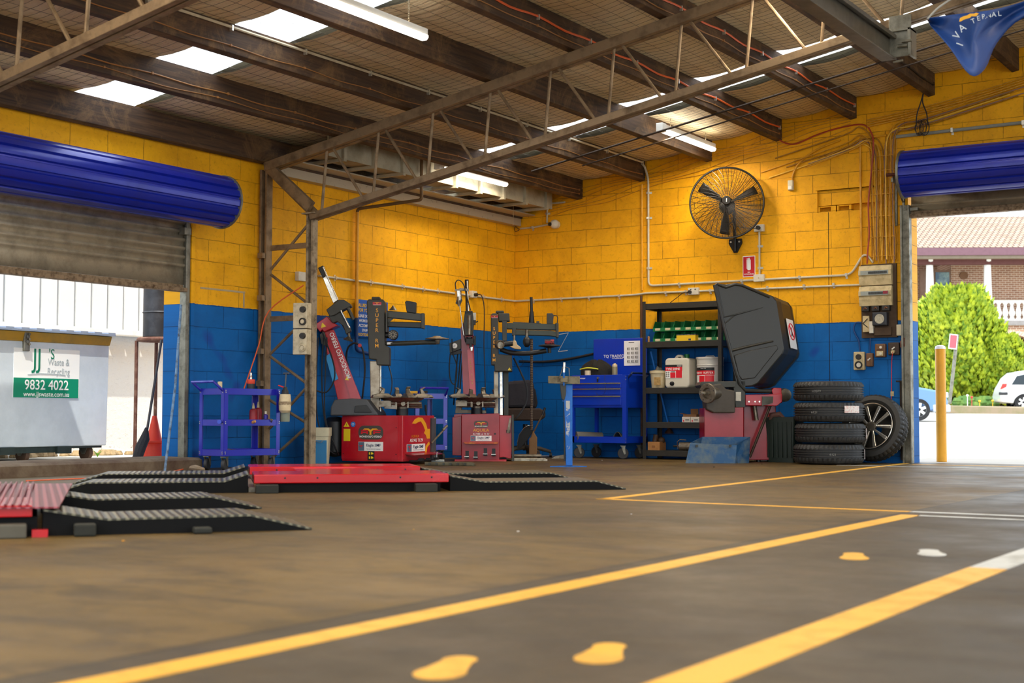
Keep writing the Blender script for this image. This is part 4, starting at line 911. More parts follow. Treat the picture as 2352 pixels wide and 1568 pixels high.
s_ = lbox('power_socket', 'white socket with black plug on the left wall behind the upright ram', 'socket', -.99, -.89, 1.84, 1.92)
link('plug', B().cyl((.05, 0, .035), (.085, 0, .035), .02), MKNOB, s_)
lbox('junction_box', 'white junction box at the end of the conduit behind the lattice column', 'junction box', -4.02, -3.90, 1.79, 1.88)
cable('cable', 'black lead hanging from the socket on the left wall behind the upright ram', [(.085, -.94, 1.875), (.12, -.90, 1.86), (.13, -.86, 1.7), (.12, -.85, 1.3), (.13, -.84, .9), (.14, -.83, .4)], .006, MCABD)
# fire extinguisher sign
MRED = M('sign_fire_red', 'C81E2C', .35, wear=.1); 
fs = thing('fire_extinguisher_sign', 'red fire extinguisher sign on the yellow wall below the fan', 'sign', (3.06, 0, 2.01), 0)
b = B(); b.box(-.073, .073, -.004, 0, 0, .232); link('sign_plate', b, MSW, fs, smooth=0); b = B(); b.box(-.066, .066, -.006, -.004, .008, .224); rp_ = link('red_panel', b, MRED, fs, smooth=0)
b = B(); b.prism(rrect(-.018, .022, .075, .195, .012), -.008, -.006); b.box(-.006, .012, -.008, -.006, .19, .21); b.box(-.026, -.02, -.008, -.006, .09, .19); b.box(-.026, .0, -.008, -.006, .196, .204); link('extinguisher_symbol', b, MSW, rp_, smooth=0)
text('lettering', 'FIRE\nEXTINGUISHER', MSW, rp_, (0, -.007, .04), .020, bold=.012, sx=.85)
# fan
fan = thing('wall_fan', 'large black caged fan on a bracket high on the right wall', 'fan', (2.905, 0, 2.32))
MFAN = M('fan_black', '14110E', .4, .3, .1, 8)
b = B(); b.prism([(-.075, .12), (-.08, .07), (-.02, -.035), (.02, -.035), (.08, .07), (.075, .12)], -.02, 0); mb = link('mounting_plate', b, MFAN, fan, bevel=.003, smooth=0)
for p in ((-.05, .085), (.05, .085), (0, .04), (0, .09), (0, 0)): link('bolt', B().cyl((p[0], -.03, p[1]), (p[0], -.02, p[1]), .010), MCLIP, mb)
link('mast', B().tube([(0, -.025, -.02), (0, -.03, .12), (0, -.045, .42), (-.01, -.12, .48)], .017, 10), MFAN, fan)
hd = bpy.data.objects.new('fan_head', None); hd = None
c0 = Vector((0.025, -.30, .485)); Mh = Matrix.Translation(c0) @ Matrix.Rotation(R(-8), 4, 'X') @ Matrix.Rotation(R(22), 4, 'Z')
RF = .40
def head(name, fn, mat, parent=fan):
    b = B(); b.m = Mh; fn(b); b.m = None; return link(name, b, mat, parent)
head('motor', lambda b: b.lathe([(.03, .24), (.075, .22), (.09, .14), (.085, .08), (.05, .06)], (0, 0, 0), (0, 1, 0), 20), MFAN)
def cage(b, front):
    s_ = -1 if front else 1; dep_ = .10
    def pt(r, a): q = r/RF; return (r*math.cos(a), s_*dep_*(1-q**2.6)+.0, r*math.sin(a))
    for k in range(36):
        a = 2*math.pi*k/36; tw = .35 if front else 0
        b.tube([pt(r, a+tw*(r/RF-.15)) for r in (.06, .14, .22, .30, .36, RF)], .0030, 4, cap=False)
    for r in [.075+.0125*i for i in range(26)]:
        b.tube([pt(r, 2*math.pi*i/40) for i in range(40)], .0017, 3, cap=False, closed=True)
head('front_cage', lambda b: cage(b, 1), MFAN); head('rear_cage', lambda b: cage(b, 0), MFAN)
head('cage_rim', lambda b: b.tube([(RF*math.cos(a), 0, RF*math.sin(a)) for a in [i*math.pi/30 for i in range(60)]], .010, 6, closed=True), MFAN)
bd = head('hub', lambda b: b.lathe([(.045, -.105), (.05, -.10), (.05, -.09), (.03, -.0), (.03, .07)], (0, 0, 0), (0, 1, 0), 18), MFAN)
head('hub_badge', lambda b: b.box(-.004, .004, -.108, -.105, -.02, .02), MSW, bd)
for k in range(3):
    a = k*2.094+.5
    def bl_(b):
        P = lambda i, j: ((.05+.30*i)*math.cos(a+(j-.5)*.42*(1-.25*i)), .03+.05*(j-.5), (.05+.30*i)*math.sin(a+(j-.5)*.42*(1-.25*i)))
        b.grid(P, 6, 5)
    o = head('blade', bl_, M('fan_blade_grey', '2A2620', .4, .3, .1)); md = o.modifiers.new('s', 'SOLIDIFY'); md.thickness = .003
link('fan_lead', B().tube(smooth_path([(.05, -.2, .42), (.07, -.2, .3), (.02, -.2, .27), (.08, -.05, .24), (.22, -.04, .22), (.285, -.06, .217)], 5), .004, 5), MCABD, fan)
# security camera
sc_ = thing('security_camera', 'white dome security camera near the corner under the gutter', 'camera', (.60, 0, 2.70))
link('dome_body', B().ell((0, -.06, .06), (.055, .055, .055), 18, 10), MPL, sc_); link('dome_base', B().cyl((0, -.03, .06), (0, 0, .06), .045, n=20), MPL, sc_)
link('lens', B().cyl((-.035, -.125, .055), (-.02, -.08, .058), .022, n=16), MKNOB, sc_)
pipe('conduit', 'pale conduit elbow feeding the dome camera in the corner', [(.72, -.015, 3.02)]+bend((.7, -.015, 3.02), (.47, -.015, 3.02), (.47, -.015, 2.8), .03)+[(.47, -.015, 2.79)], .011, MCABW, [((.47, -.015, 2.9), 'z')])
pipe('conduit', 'pale level conduit from the corner to the dome camera', [(.09, -.015, 2.745), (.30, -.015, 2.75), (.55, -.015, 2.775)], .011, MCABW, [((.27, -.015, 2.748), 'x')])
cable('cable', 'small black tangle of wire hanging in the corner under the gutter', [(.05, -.03, 2.86), (.02, -.04, 2.80), (.05, -.03, 2.76), (.09, -.04, 2.73), (.04, -.05, 2.71), (.02, -.03, 2.76), (.07, -.04, 2.79)], .0035, MCABD)
cable('pull_cord', 'thin pull cord hanging from the gutter end beside the dome camera', [(.36, -.6, 2.95), (.36, -.6, 2.70)], .002, M('pull_cord', 'B8A888', .7), cat='cord')

# switchboard
x0, x1 = 4.33, 4.69
sb = thing('switchboard', 'cream two-panel electrical switchboard at the foot of the cable bundle', 'switchboard', (4.51, 0, 1.63))
link('backing_board', B().box(-.175, .20, -.035, 0, -.33, .44), M('dark_backing_board', '4A3622', .7, wear=.5, c2='2A1C10'), sb, smooth=0)
for z0, lab in ((.215, 'upper_panel'), (.0, 'lower_panel')):
    b = B(); b.loft([[(x, -.035, z0), (x, -.085, z0), (x, -.10, z0+.07), (x, -.10, z0+.10), (x, -.115, z0+.105), (x, -.115, z0+.155), (x, -.10, z0+.16), (x, -.085, z0+.207), (x, -.035, z0+.207)] for x in (-.18, .165)]); pn = link('distribution_panel', b, MCRE, sb, bevel=.004, smooth=0)
    b = B(); b.box(-.155, .14, -.118, -.113, z0+.108, z0+.152); link('breaker_strip', b, M('breaker_grey', '9AA09A', .4, wear=.3), pn, smooth=0)
    b = B(); 
    for k in range(20): b.box(-.07+k*.010, -.0635+k*.010, -.124, -.117, z0+.118, z0+.142)
    link('breaker', b, M('breaker_dark', '3A3E40', .4, wear=0), pn, smooth=0); pn.children[-1]['kind'] = 'stuff'
    if z0 == 0:
        b = B(); b.box(.085, .135, -.125, -.117, z0+.118, z0+.148); link('red_breaker', b, M('breaker_red', '8E2230', .4, wear=0), pn, smooth=0)
for k, x in enumerate((-.12, -.01, .10)):
    link('fuse_holder', B().box(x-.04, x+.04, -.09, -.035, -.055, -.0), MKNOB, sb, bevel=.005, smooth=0); link('fuse_wire', B().tube([(x-.01, -.095, -.035), (x+.005, -.10, -.015), (x+.02, -.095, -.03)], .004, 5), M('copper', 'C87A4A', .3, .8, 0), sb)
mt_ = link('meter', B().box(-.035, .12, -.12, -.035, -.21, -.07), M('meter_black', '22242A', .35, wear=.1), sb, bevel=.01, smooth=0)
link('meter_dial', B().cyl((.045, -.125, -.14), (.045, -.12, -.14), .05, n=24), M('meter_dial', 'B8B09A', .4, wear=.6, ws=40, c2='2A2A2A'), mt_)
sw = link('isolator_plate', B().box(-.155, -.085, -.06, -.035, -.27, -.10), MCRE, sb, bevel=.003, smooth=0)
b = B(); b.bar((-.15, -.065, -.18), (-.10, -.065, -.13), .006, .008); b.bar((-.15, -.065, -.18), (-.10, -.065, -.22), .006, .008); link('isolator_lever', b, MKNOB, sw)
link('relay', B().box(-.078, -.035, -.085, -.035, -.285, -.16), MPL, sb, bevel=.004, smooth=0)
link('lower_tray', B().box(-.03, .15, -.07, -.035, -.31, -.225), M('dark_backing_board', '4A3622'), sb, bevel=.004, smooth=0)
wbox('junction_box', 'small plain cream box right of the electricity meter', 'junction box', 4.705, 4.765, 1.315, 1.43, .04, M('cream_plastic', 'D8CDAE'))
def outlet(label, x0, x1, z0, z1, mat, kind):
    r = wbox('power_outlet', label, 'outlet', x0, x1, z0, z1, .055, mat, .008); h = z1-z0
    if kind == 1:
        link('rotary_switch', B().lathe([(.03, 0), (.027, .025), (.0, .025)], (0, -.055, h*.72), (0, -1, 0), 20), MKNOB, r)
        s1 = link('socket_ring', B().lathe([(.040, 0), (.040, .014), (.033, .014), (.033, .004)], (0, -.055, h*.28), (0, -1, 0), 24), MKNOB, r); link('socket_face', B().cyl((0, -.062, h*.28), (0, -.055, h*.28), .024, n=16), MPL, s1)
    if kind == 2: link('rotary_switch', B().bar((-.014, -.062, h*.45), (.014, -.062, h*.62), .010, .012), MCLIP, r)
    if kind == 3:
        for q in (.73, .27): link('socket_face', B().box(-.035, .035, -.062, -.055, h*q-.025, h*q+.025), MCRE if q < .5 else MBRB, r, bevel=.004, smooth=0); link('socket_hole', B().cyl((.01, -.066, h*q), (.01, -.06, h*q), .014, n=12), MPL, r)
    return r
outlet('cream three-phase outlet with dark rotary switch, leftmost under the switchboard', 4.25, 4.365, .965, 1.155, MCRE, 1)
outlet('small brown rotary switch right of the cream three-phase outlet', 4.385, 4.455, 1.0, 1.14, MBRB, 2)
outlet('brown and cream double outlet below the electricity meter', 4.48, 4.59, 1.095, 1.235, MBRB, 3)
o_ = outlet('dark brown outlet with a red lead plugged in, rightmost under the switchboard', 4.62, 4.735, 1.115, 1.245, M('dark_brown_outlet', '3A2818', .5, wear=.4), 2)
link('plug', B().cyl((0, -.055, .035), (0, -.09, .03), .018), MCRE, o_)
cable('cable', 'thin red lead hanging from the rightmost outlet down to the leaning wheel', [(4.68, -.09, 1.145), (4.66, -.06, 1.05), (4.65, -.045, .8), (4.645, -.05, .6), (4.64, -.06, .42)], .004, M('red_lead', 'C82A22', .4, wear=0))
solo('cable_tag', 'little paper tag on the thin red lead', 'tag', B().box(4.64, 4.675, -.052, -.049, .69, .74), MCRE, smooth=0)
cable('cable', 'blue painted cable curling down to the cream three-phase outlet', [(4.335, -.03, 1.46), (4.27, -.02, 1.46), (4.245, -.02, 1.40), (4.27, -.02, 1.33), (4.30, -.02, 1.27), (4.31, -.02, 1.16)], .009, M('blue_painted_pipe', '0C3C78'))
cable('cable', 'blue painted cable down to the small brown rotary switch', [(4.42, -.02, 1.31), (4.42, -.02, 1.14)], .009, M('blue_painted_pipe', '0C3C78'))
solo('wall_bracket', 'small rusty steel hook bracket at the right end of the outlets', 'bracket', B().box(4.745, 4.80, -.05, 0, 1.19, 1.26).box(4.79, 4.80, -.08, 0, 1.2, 1.29), MRUST, bevel=.003, smooth=0)
solo('latch_rail', 'dark upright steel latch bar beside the street door jamb', 'bar', B().box(4.735, 4.762, -.05, -.02, .03, .84).box(4.70, 4.77, -.06, -.04, .835, .85), MDK, bevel=.002, smooth=0)
solo('door_stop', 'slotted galvanised strip hanging left of the street door barrel', 'bracket', B().box(4.70, 4.725, -.03, -.0, 2.46, 2.92), MG, bevel=.002, smooth=0)
# control joint and paint patches
b = B(); b.box(3.968, 3.974, -.0015, .0, 0, 2.66); struct('trim_8', b, M('joint_black', '1A120A', .9, wear=0), smooth=0)
# customer sign on the left wall
MSB = M('sign_blue', '0C56B0', .35, wear=0); MLY = M('letter_yellow', 'F0C418', .4, wear=0)
cs = thing('notice_sign', 'blue notice sign with white and yellow words partly hidden behind the first tyre changer', 'sign', (.02, -2.86, 1.29))
link('sign_panel', B().box(0, .006, -.24, .30, 0, .385), MSB, cs, smooth=0)
TXL = (math.pi/2, 0, math.pi/2)
for s_, z, sz, mt2, sh in (('VALUED CUSTOMERS', .325, .05, MLY, .15), ('FOR YOUR SAFETY', .275, .05, MLY, .15), ('PLEASE DO NOT ENTER', .215, .042, MSW, 0), ('WORKSHOP UNLESS', .165, .042, MSW, 0), ('ACCOMPANIED BY A', .115, .042, MSW, 0), ('STAFF MEMBER', .067, .042, MSW, 0), ('GOOD/YEAR', .022, .042, MLY, .2)):
    text('lettering', s_, mt2, cs, (.008, -.02 if 'YEAR' not in s_ else -.14, z), sz, TXL, bold=.012, sx=.86, shear=sh)
# scuffs on the left walls
MSC = M('bare_patch', 'B4A07A', .8, wear=.4)
b = B(); b.box(0, .003, -5.30, -4.72, 1.615, 1.632); b.box(0, .003, -4.745, -4.725, 1.48, 1.62); struct('trim_9', b, MSC, smooth=0)
MCH = M('chalk_white', 'B8C0C4', .9, wear=.3)
solo('chalk_mark', 'white chalk letter Z scrawled on the blue wall right of the swing arm', 'marking', B().bar((.60, -.003, 1.44), (.76, -.003, 1.46), .004, .008).bar((.76, -.003, 1.46), (.62, -.003, 1.24), .003, .005).bar((.62, -.003, 1.24), (.75, -.003, 1.25), .004, .008), MCH)
solo('cable_hose', 'black air hose strung across the blue wall in the corner', 'hose', B().tube(smooth_path([(.10, -.05, 1.13), (.45, -.03, 1.12), (.8, -.03, 1.15), (1.12, -.04, 1.20)], 6), .016, 8), M('hose_black', '1A1C20', .5, wear=.2))
# ================================================================= WORKSHOP MACHINES
RV = R(32.4)
MRD1 = M('machine_red', 'B80D1E', .3, 0, .35, 5, c2='E0505A', coat=.35, thr=(.5, .75)); MRD2 = M('machine_red_deep', 'A00818', .32, 0, .3, 6, c2='5A0810', coat=.35)
MDG = M('machine_dark_grey', '3A3A33', .42, .15, .25, 9, c2='22221E'); MDG2 = M('column_cover_grey', '3D3B33', .5, 0, .2, 6, c2='2A2822', bump=.1, bs=120)
MCHR = M('polished_steel', 'D8D2C6', .22, .95, .35, 14, c2='6A6458'); MSTL = M('oily_steel', '8A8070', .38, .8, .6, 18, c2='3A3226')
MYT = M('letter_yellow_bright', 'F2D21E', .4, wear=0); MWT = M('letter_white', 'F4F2EE', .4, wear=0); MBT = M('letter_black', '14161A', .5, wear=0); MRT = M('letter_red', 'E01C2C', .4, wear=0); MNV = M('letter_navy', '24305A', .5, wear=0)
MGRY = M('cowl_grey_plastic', '4A4C50', .5, 0, .25, 5, c2='35373A'); MHOSE = M('hose_black', '1A1C20'); MORY = M('eagle_yellow', 'F0A81C', .4, wear=0)
def facem(P, ang): return Matrix.Translation(P) @ Matrix.Rotation(ang, 4, 'Z')
class Face:
    """a vertical face of a machine: x along it, z up, small steps towards the viewer"""
    def __init__(s, P, ang, parent): s.M = facem(P, ang); s.a = ang; s.par = parent
    def add(s, name, fn, mat, parent=None, **kw):
        b = B(); b.m = s.M; fn(b); b.m = None; return link(name, b, mat, parent or s.par, **kw)
    def plate(s, name, x0, x1, z0, z1, d, mat, parent=None, r=0, d0=.0):
        if r: return s.add(name, lambda b: b.prism(rrect(x0, x1, z0, z1, r), -d, -d0), mat, parent, smooth=0)
        return s.add(name, lambda b: b.box(x0, x1, -d, -d0, z0, z1), mat, parent, smooth=0)
    def text(s, t_, x, z, size, mat, d=.004, parent=None, bold=.01, sx=1, shear=0, roll=0, align='CENTER'):
        p = s.M @ Vector((x, -d, z)); o = text('lettering', t_, mat, parent or s.par, p, size, (0, 0, 0), bold=bold, sx=1, shear=shear, align=align)
        m = Matrix.Translation(p) @ Matrix.Rotation(s.a, 4, 'Z') @ Matrix.Rotation(roll, 4, 'Y') @ Matrix.Rotation(math.pi/2, 4, 'X') @ Matrix.Diagonal((sx, 1, 1, 1))
        o.matrix_local = m; return o
EAG = [(-.5, .10), (-.40, .20), (-.12, .20), (-.03, .12), (.03, .12), (.12, .20), (.40, .20), (.5, .10), (.42, .12), (.18, .10), (.08, .02), (.05, -.10), (.07, -.22), (-.07, -.22), (-.05, -.10), (-.08, .02), (-.18, .10), (-.42, .12)]
def emblem(f, x, z, w_, parent=None, full=True):
    h = w_*.5
    if full: pl = f.plate('emblem_plate', x-w_/2, x+w_/2, z-h/2, z+h/2, .003, M('emblem_plate_grey', '4A463E', .4), parent, r=h*.42)
    else: pl = f.plate('emblem_plate', x-w_/2, x+w_/2, z-h*.25, z+h*.35, .003, MRT, parent)
    k = w_*.40
    for sx_ in (-1, 1):
        f.add('emblem_letter', lambda b: [b.box(x+sx_*k*.62-k*.36, x+sx_*k*.62-k*.2, -.006, -.003, z-h*.10, z+h*.20), b.box(x+sx_*k*.62-k*.36, x+sx_*k*.62+k*.40, -.006, -.003, z+h*.12, z+h*.20), b.box(x+sx_*k*.62-k*.36, x+sx_*k*.62+k*.36, -.006, -.003, z-h*.02, z+h*.05)]+([b.box(x-k*.62+k*.20, x-k*.62+k*.36, -.006, -.003, z-h*.10, z+h*.20)] if sx_ < 0 else []), MRT if full else M('letter_dark_red', '8A1020', .4, wear=0), pl, smooth=0)
    f.add('emblem_eagle', lambda b: b.prism([(x+p*w_*.62, z+h*.08+q*w_*.55) for p, q in EAG], -.009, -.006), MORY, pl, smooth=0)
    if full: f.text('MONDOLFO FERRO', x, z-h*.30, w_*.10, MWT, .005, pl, bold=.03)
    else: f.plate('emblem_base', x-w_*.45, x+w_*.45, z-h*.38, z-h*.28, .004, MWT, pl)
    return pl
def smf(f, x, z, w_, parent=None, hr=.33):
    h = w_*hr; k_ = min(1, hr/.33*1.25); pl = f.plate('dealer_plate', x-w_/2, x+w_/2, z-h/2, z+h/2, .003, MWT, parent)
    f.plate('dealer_badge', x-w_/2+.002, x-w_/2+w_*.24, z-h/2+.002, z+h/2-.002, .005, M('badge_blue_grey', '5A6A80', .4, wear=0), pl)
    f.add('badge_eagle', lambda b: b.prism([(x-w_*.38+p*w_*.16, z+q*w_*.2) for p, q in EAG], -.007, -.005), MRT, pl, smooth=0)
    f.text('Eagle SMF', x+w_*.12, z+h*.12, w_*.145*k_, MNV, .005, pl, bold=.008, sx=1/k_)
    f.text('Tyre and Automotive Equipment', x+w_*.12, z-h*.28, w_*.042*k_, M('letter_mid_grey', '8A8E96', .5, wear=0), .005, pl, sx=1/k_)
    return pl
def warn(f, x, z, s_, parent=None, sym='!'):
    o = f.add('warning_sticker', lambda b: b.prism([(x-s_/2, z), (x+s_/2, z), (x, z+s_*.9)], -.003, 0), MYT, parent, smooth=0)
    f.text(sym, x, z+s_*.32, s_*.5, MBT, .005, o, bold=.03); return o
def turntable(parent, c, r, thick=.012, tilt=0):
    """clamping table: plate with four sliding jaws"""
    x, y, z = c
    tt = link('turntable', B().prism([(x+r*math.cos(R(a))*(1 if (a//15) % 3 else .72), y+r*math.sin(R(a))*(1 if (a//15) % 3 else .72)) for a in range(0, 360, 15)], z-thick, z, 'xy'), MSTL, parent, bevel=.002, smooth=0)
    for k in range(4):
        a = R(90*k+20); m = Matrix.Translation((x, y, z)) @ Matrix.Rotation(a, 4, 'Z'); b = B(); b.m = m
        b.loft([[(.10, yy*.040, 0), (.31, yy*.036, 0), (.30, yy*.034, .018), (.24, yy*.03, .032), (.15, yy*.03, .032)] for yy in (-1, 1)])
        b.loft([[(.19, yy*.022, .03), (.235, yy*.022, .03), (.205, yy*.018, .075), (.235, yy*.02, .092), (.228, yy*.02, .098), (.18, yy*.018, .078)] for yy in (-1, 1)])
        b.m = None; link('jaw', b, MSTL, tt, bevel=.003, smooth=0)
    b = B(); b.lathe([(.05, -.17), (.055, -.10), (.12, -.07), (.20, -.03), (.22, -.012)], (x, y, z), n=20); link('table_hub', b, MSTL, parent)
    b = B()
    for k in range(3):
        b.cyl((x-.18, y-.10+.05*k, z-.065-.02*k), (x+.2, y-.12+.05*k, z-.065-.02*k), .016-.003*k, n=10)
    b.cyl((x+.02, y-.15, z-.07), (x+.02, y-.10, z-.07), .022, n=14); b.box(x-.06, x-.04, y-.14, y-.11, z-.11, z-.01); b.box(x+.06, x+.075, y-.14, y-.11, z-.11, z-.01); b.box(x-.22, x-.10, y-.13, y+.02, z-.10, z-.04)
    link('clamp_cylinder', b, MSTL, parent)
    b = B(); b.cyl((x, y, z-.2), (x, y, z-.12), .06, n=18); link('drive_shaft', b, MBLK, parent)
    return tt
def sup_letters(f, x, z0, s_, step, gap):
    z = z0
    for ch in 'SUPER': f.text(ch, x, z, s_, MORY, .004, bold=.025); z -= step
    z -= gap
    for ch in 'RM': f.text(ch, x, z, s_, MORY, .004, bold=.025); z -= step

# ---------------------------------------------------------------- tyre changer with the tilted red tower
F1 = Fr(*on(860, 1067, Z=0).xy, RV); q = lambda u, v, y=0: F1.p(u, v, y)
m1 = thing('tyre_changer', 'red tyre changer with tilted red tower, nearest the lattice column', 'tyre changer', F1.loc, F1.rz)
A = Vector((-.345, .24, 0)); Bc = Vector((.271, 0, 0)); Cc = Bc+Vector((.27, .70, 0)); Dc = A+Vector((.27, .70, 0)); H1 = .478
b = B(); b.prism([(p.x, p.y) for p in (A, Bc, Cc, Dc)], .03, H1, 'xy'); body = link('cabinet', b, MRD1, m1, bevel=.006, smooth=0)
d_ = (Bc-A).normalized(); n_ = Vector((d_.y, -d_.x, 0))
fa = Face(A, math.atan2(d_.y, d_.x), m1); LA = (Bc-A).length
fb = Face(Bc, math.atan2(.70, .27), m1)
fa.plate('side_panel', .0, LA-.045, .05, H1-.02, .008, MRD1)
for x_, z_ in ((LA-.065, .36), (LA-.065, .10), (.02, .36), (.02, .10)): fa.add('panel_screw', lambda b: b.cyl((x_, -.012, z_), (x_, -.008, z_), .005, n=8), MBT)
sx_ = LA/(925-779)
fq = Face(A+n_*.0085, fa.a, m1); emblem(fq, 71*sx_, .31, .27); smf(fq, 71*sx_, .175, .27)
fa.plate('instruction_label', 5*sx_, 21*sx_, .225, .345, .010, MYT, d0=.006); warn(Face(A+n_*-.0, fa.a, m1), 15*sx_, .36, .05, None, 'z') if 0 else None
o = fa.add('warning_sticker', lambda b: b.prism([(5*sx_, .365), (19*sx_, .365), (12*sx_, .415)], -.012, -.008), MYT, smooth=0); fa.text('!', 12*sx_, .383, .03, MBT, .013, o, bold=.03)
o = fa.add('glove_sticker', lambda b: b.cyl((28*sx_, -.012, .39), (28*sx_, -.008, .39), .026, n=24), M('sticker_blue', '1E74C8', .4, wear=0)); fa.text('O', 28*sx_, .39, .035, MWT, .013, o)
o = fa.plate('pedal_sticker', 64*sx_, 80*sx_, .04, .13, .010, MBT, d0=.006)
for (x_, z_) in ((67, .055), (67, .095)): fa.plate('pictogram', x_*sx_, (x_+3)*sx_, z_, z_+.022, .012, MYT, o)
for (x_, z_) in ((72, .055), (72, .095)): fa.add('pictogram', lambda b: b.prism([(x_*sx_, z_), ((x_+6)*sx_, z_+.004), ((x_+5)*sx_, z_+.018), (x_*sx_, z_+.024)], -.012, -.010), MYT, o, smooth=0)
# end face with pedals, seen at a slant
LB = .75
fb.plate('front_panel', .02, LB-.12, .05, H1-.005, .008, MRD1)
fb.add('eagle_print', lambda b: [b.prism([(.20, .40), (.26, .44), (.34, .46), (.44, .455), (.52, .40), (.56, .345), (.50, .335), (.46, .38), (.40, .42), (.33, .41), (.27, .395)], -.010, -.008), b.prism([(.48, .30), (.52, .34), (.62, .345), (.62, .245), (.55, .245), (.52, .285)], -.010, -.008), b.prism([(.50, .10), (.52, .17), (.60, .215), (.62, .19), (.56, .16), (.54, .10)], -.010, -.008)], MORY, smooth=0)
fb.text('AQUILA', .27, .272, .035, M('letter_orange', 'D87820', .4, wear=0), .010, bold=.01, sx=1.4); fb.text('AS 943 TI 2V', .30, .232, .045, MWT, .010, bold=.01, sx=1.25)
smf(Face(Bc+Vector((.008, -.003, 0)), fb.a, m1), .29, .160, .42, hr=.18)
lip = fb.add('tool_shelf', lambda b: b.loft([[(x_, 0, .10), (x_, -.11, .085), (x_, -.115, .095), (x_, -.0, .112)] for x_ in (.05, .70)]), MRD2, smooth=0)
for k in range(3): fb.add('pedal', lambda b: [b.box(.15+.18*k, .20+.18*k, -.10, .0, .03, .04), b.box(.15+.18*k, .20+.18*k, -.14, -.10, .035, .06)], MBLK, smooth=0)
fb.add('wire_hoop', lambda b: b.tube([(.55, -.12, .0+.02), (.55, -.12, .10), (.58, -.12, .115), (.64, -.05, .115), (.66, -.05, .02)], .004, 6), MCHR)
fb.add('bead_lever', lambda b: [b.cyl((.62, -.03, .20), (.78, -.12, .36), .010, n=8), b.cyl((.74, -.10, .33), (.79, -.125, .375), .013, n=8)], MSTL)
fb.add('control_lever', lambda b: [b.cyl((.60, .02, .46), (.585, .02, .52), .007, n=8), b.cyl((.585, .02, .52), (.575, .02, .585), .013, .010, n=10)], MBLK)
fb.plate('corner_bumper', LB-.10, LB, .03, .45, .02, MGRY)
# grey cowl
p = lambda u, v: (q(u, v, .30).x, q(u, v, .30).z)
cw = [p(763, 954), p(764, 935), p(772, 918), p(812, 915), p(846, 917), p(870, 948), p(872, 954)]
b = B(); b.loft([[(x_, .14+.01*0, z_) for x_, z_ in cw], [(x_+.05, .55, z_) for x_, z_ in cw]]); cwl = link('cowl', b, MGRY, m1, bevel=.012, smooth=0)
b = B(); b.prism([p(818, 947), p(820, 932), p(846, 930), p(858, 947)], .125, .15); link('cowl_tray', b, M('cowl_recess', '2A2C2E', .5), cwl, bevel=.005, smooth=0)
b = B(); b.prism([(q(802, 915, .2).x, q(802, 915, .2).z), (q(846, 917, .2).x, q(846, 917, .2).z), (q(850, 930, .2).x, q(850, 930, .2).z), (q(806, 930, .2).x, q(806, 930, .2).z)], .13, .14); 
# air tank
c0 = q(768, 1000, .35); b = B(); b.lathe([(.02, -.20), (.07, -.19), (.10, -.15), (.10, .15), (.07, .19), (.02, .20)], (c0.x, .36, c0.z-.01), n=24); link('air_tank', b, MBLK, m1)
# tilted tower
def pz(u, v, y): r_ = q(u, v, y); return (r_.x, y, r_.z)
def slab(name, pts, y0, y1, mat, par, **kw):
    """solid whose front outline is measured on the plane y0"""
    o_ = [F1c.p(u, v, y0) for u, v in pts]; b = B(); b.loft([[(w_.x, y0, w_.z) for w_ in o_], [(w_.x, y1, w_.z) for w_ in o_]]); return link(name, b, mat, par, **kw)
F1c = F1
tw = slab('tilted_tower', [(776, 920), (740, 765), (739, 757), (765, 757), (828, 917)], .30, .42, MRD1, m1, bevel=.006, smooth=0)
slab('tower_rib', [(806, 917), (757, 759), (767, 757), (829, 916)], .285, .30, MRD1, tw, smooth=0)
ft = F1.p(770, 880, .285)
text_angle = math.atan2((F1.p(800, 875, .28)-F1.p(760, 770, .28)).z, (F1.p(800, 875, .28)-F1.p(760, 770, .28)).x)
fT = Face(Vector((0, .284, 0)), 0, tw); pc = F1.p(782, 816, .284)
fT.text('MONDOLFO FERRO', pc.x, pc.z, .062, MWT, .003, tw, bold=.02, roll=R(-112), sx=.88)
wt_ = F1.p(797, 872, .284); fT.add('warning_sticker', lambda b: b.prism([(wt_.x-.02, wt_.z), (wt_.x+.02, wt_.z-.005), (wt_.x+.002, wt_.z+.035)], -.003, 0), MYT, tw, smooth=0)
slab('blue_label', [(748, 818), (757, 812), (777, 870), (764, 876)], .282, .298, M('label_cyan', '2A9AD8', .4, wear=.1), tw, smooth=0)
hd_ = slab('tower_head', [(722, 746), (751, 726), (762, 739), (777, 747), (744, 762), (740, 757), (735, 762)], .24, .46, MRD1, m1, bevel=.006, smooth=0)
fH = Face(Vector((0, .24, 0)), 0, hd_); w1_ = F1.p(744, 752, .24); fH.add('warning_sticker', lambda b: b.prism([(w1_.x-.028, w1_.z-.005), (w1_.x+.022, w1_.z+.012), (w1_.x-.018, w1_.z+.05)], -.003, 0), MYT, smooth=0)
slab('rear_arm', [(660, 803), (668, 814), (720, 786), (716, 768)], .42, .50, MDG, m1, bevel=.004, smooth=0)
slab('pivot_cover', [(734, 768), (744, 760), (752, 785), (750, 795), (738, 790)], .26, .30, MDG, m1, bevel=.004, smooth=0)
rh = slab('ram_housing', [(749, 711), (778, 688), (790, 688), (804, 697), (806, 703), (787, 712), (768, 724), (757, 726)], .18, .34, MDG, m1, bevel=.006, smooth=0)
slab('ram_block', [(754, 725), (768, 716), (782, 712), (800, 745), (806, 760), (795, 768), (788, 748), (774, 738), (764, 742)], .21, .31, MDG, m1, bevel=.006, smooth=0)
def rod(name, u0, v0, u1, v1, y, r, mat, par, r1=None, n=12): return link(name, B().cyl(F1c.p(u0, v0, y), F1c.p(u1, v1, y), r, r1, n), mat, par)
slab('slide_bar', [(739, 634), (748, 629), (777, 689), (765, 697)], .22, .29, MCHR, m1, bevel=.006, smooth=0)
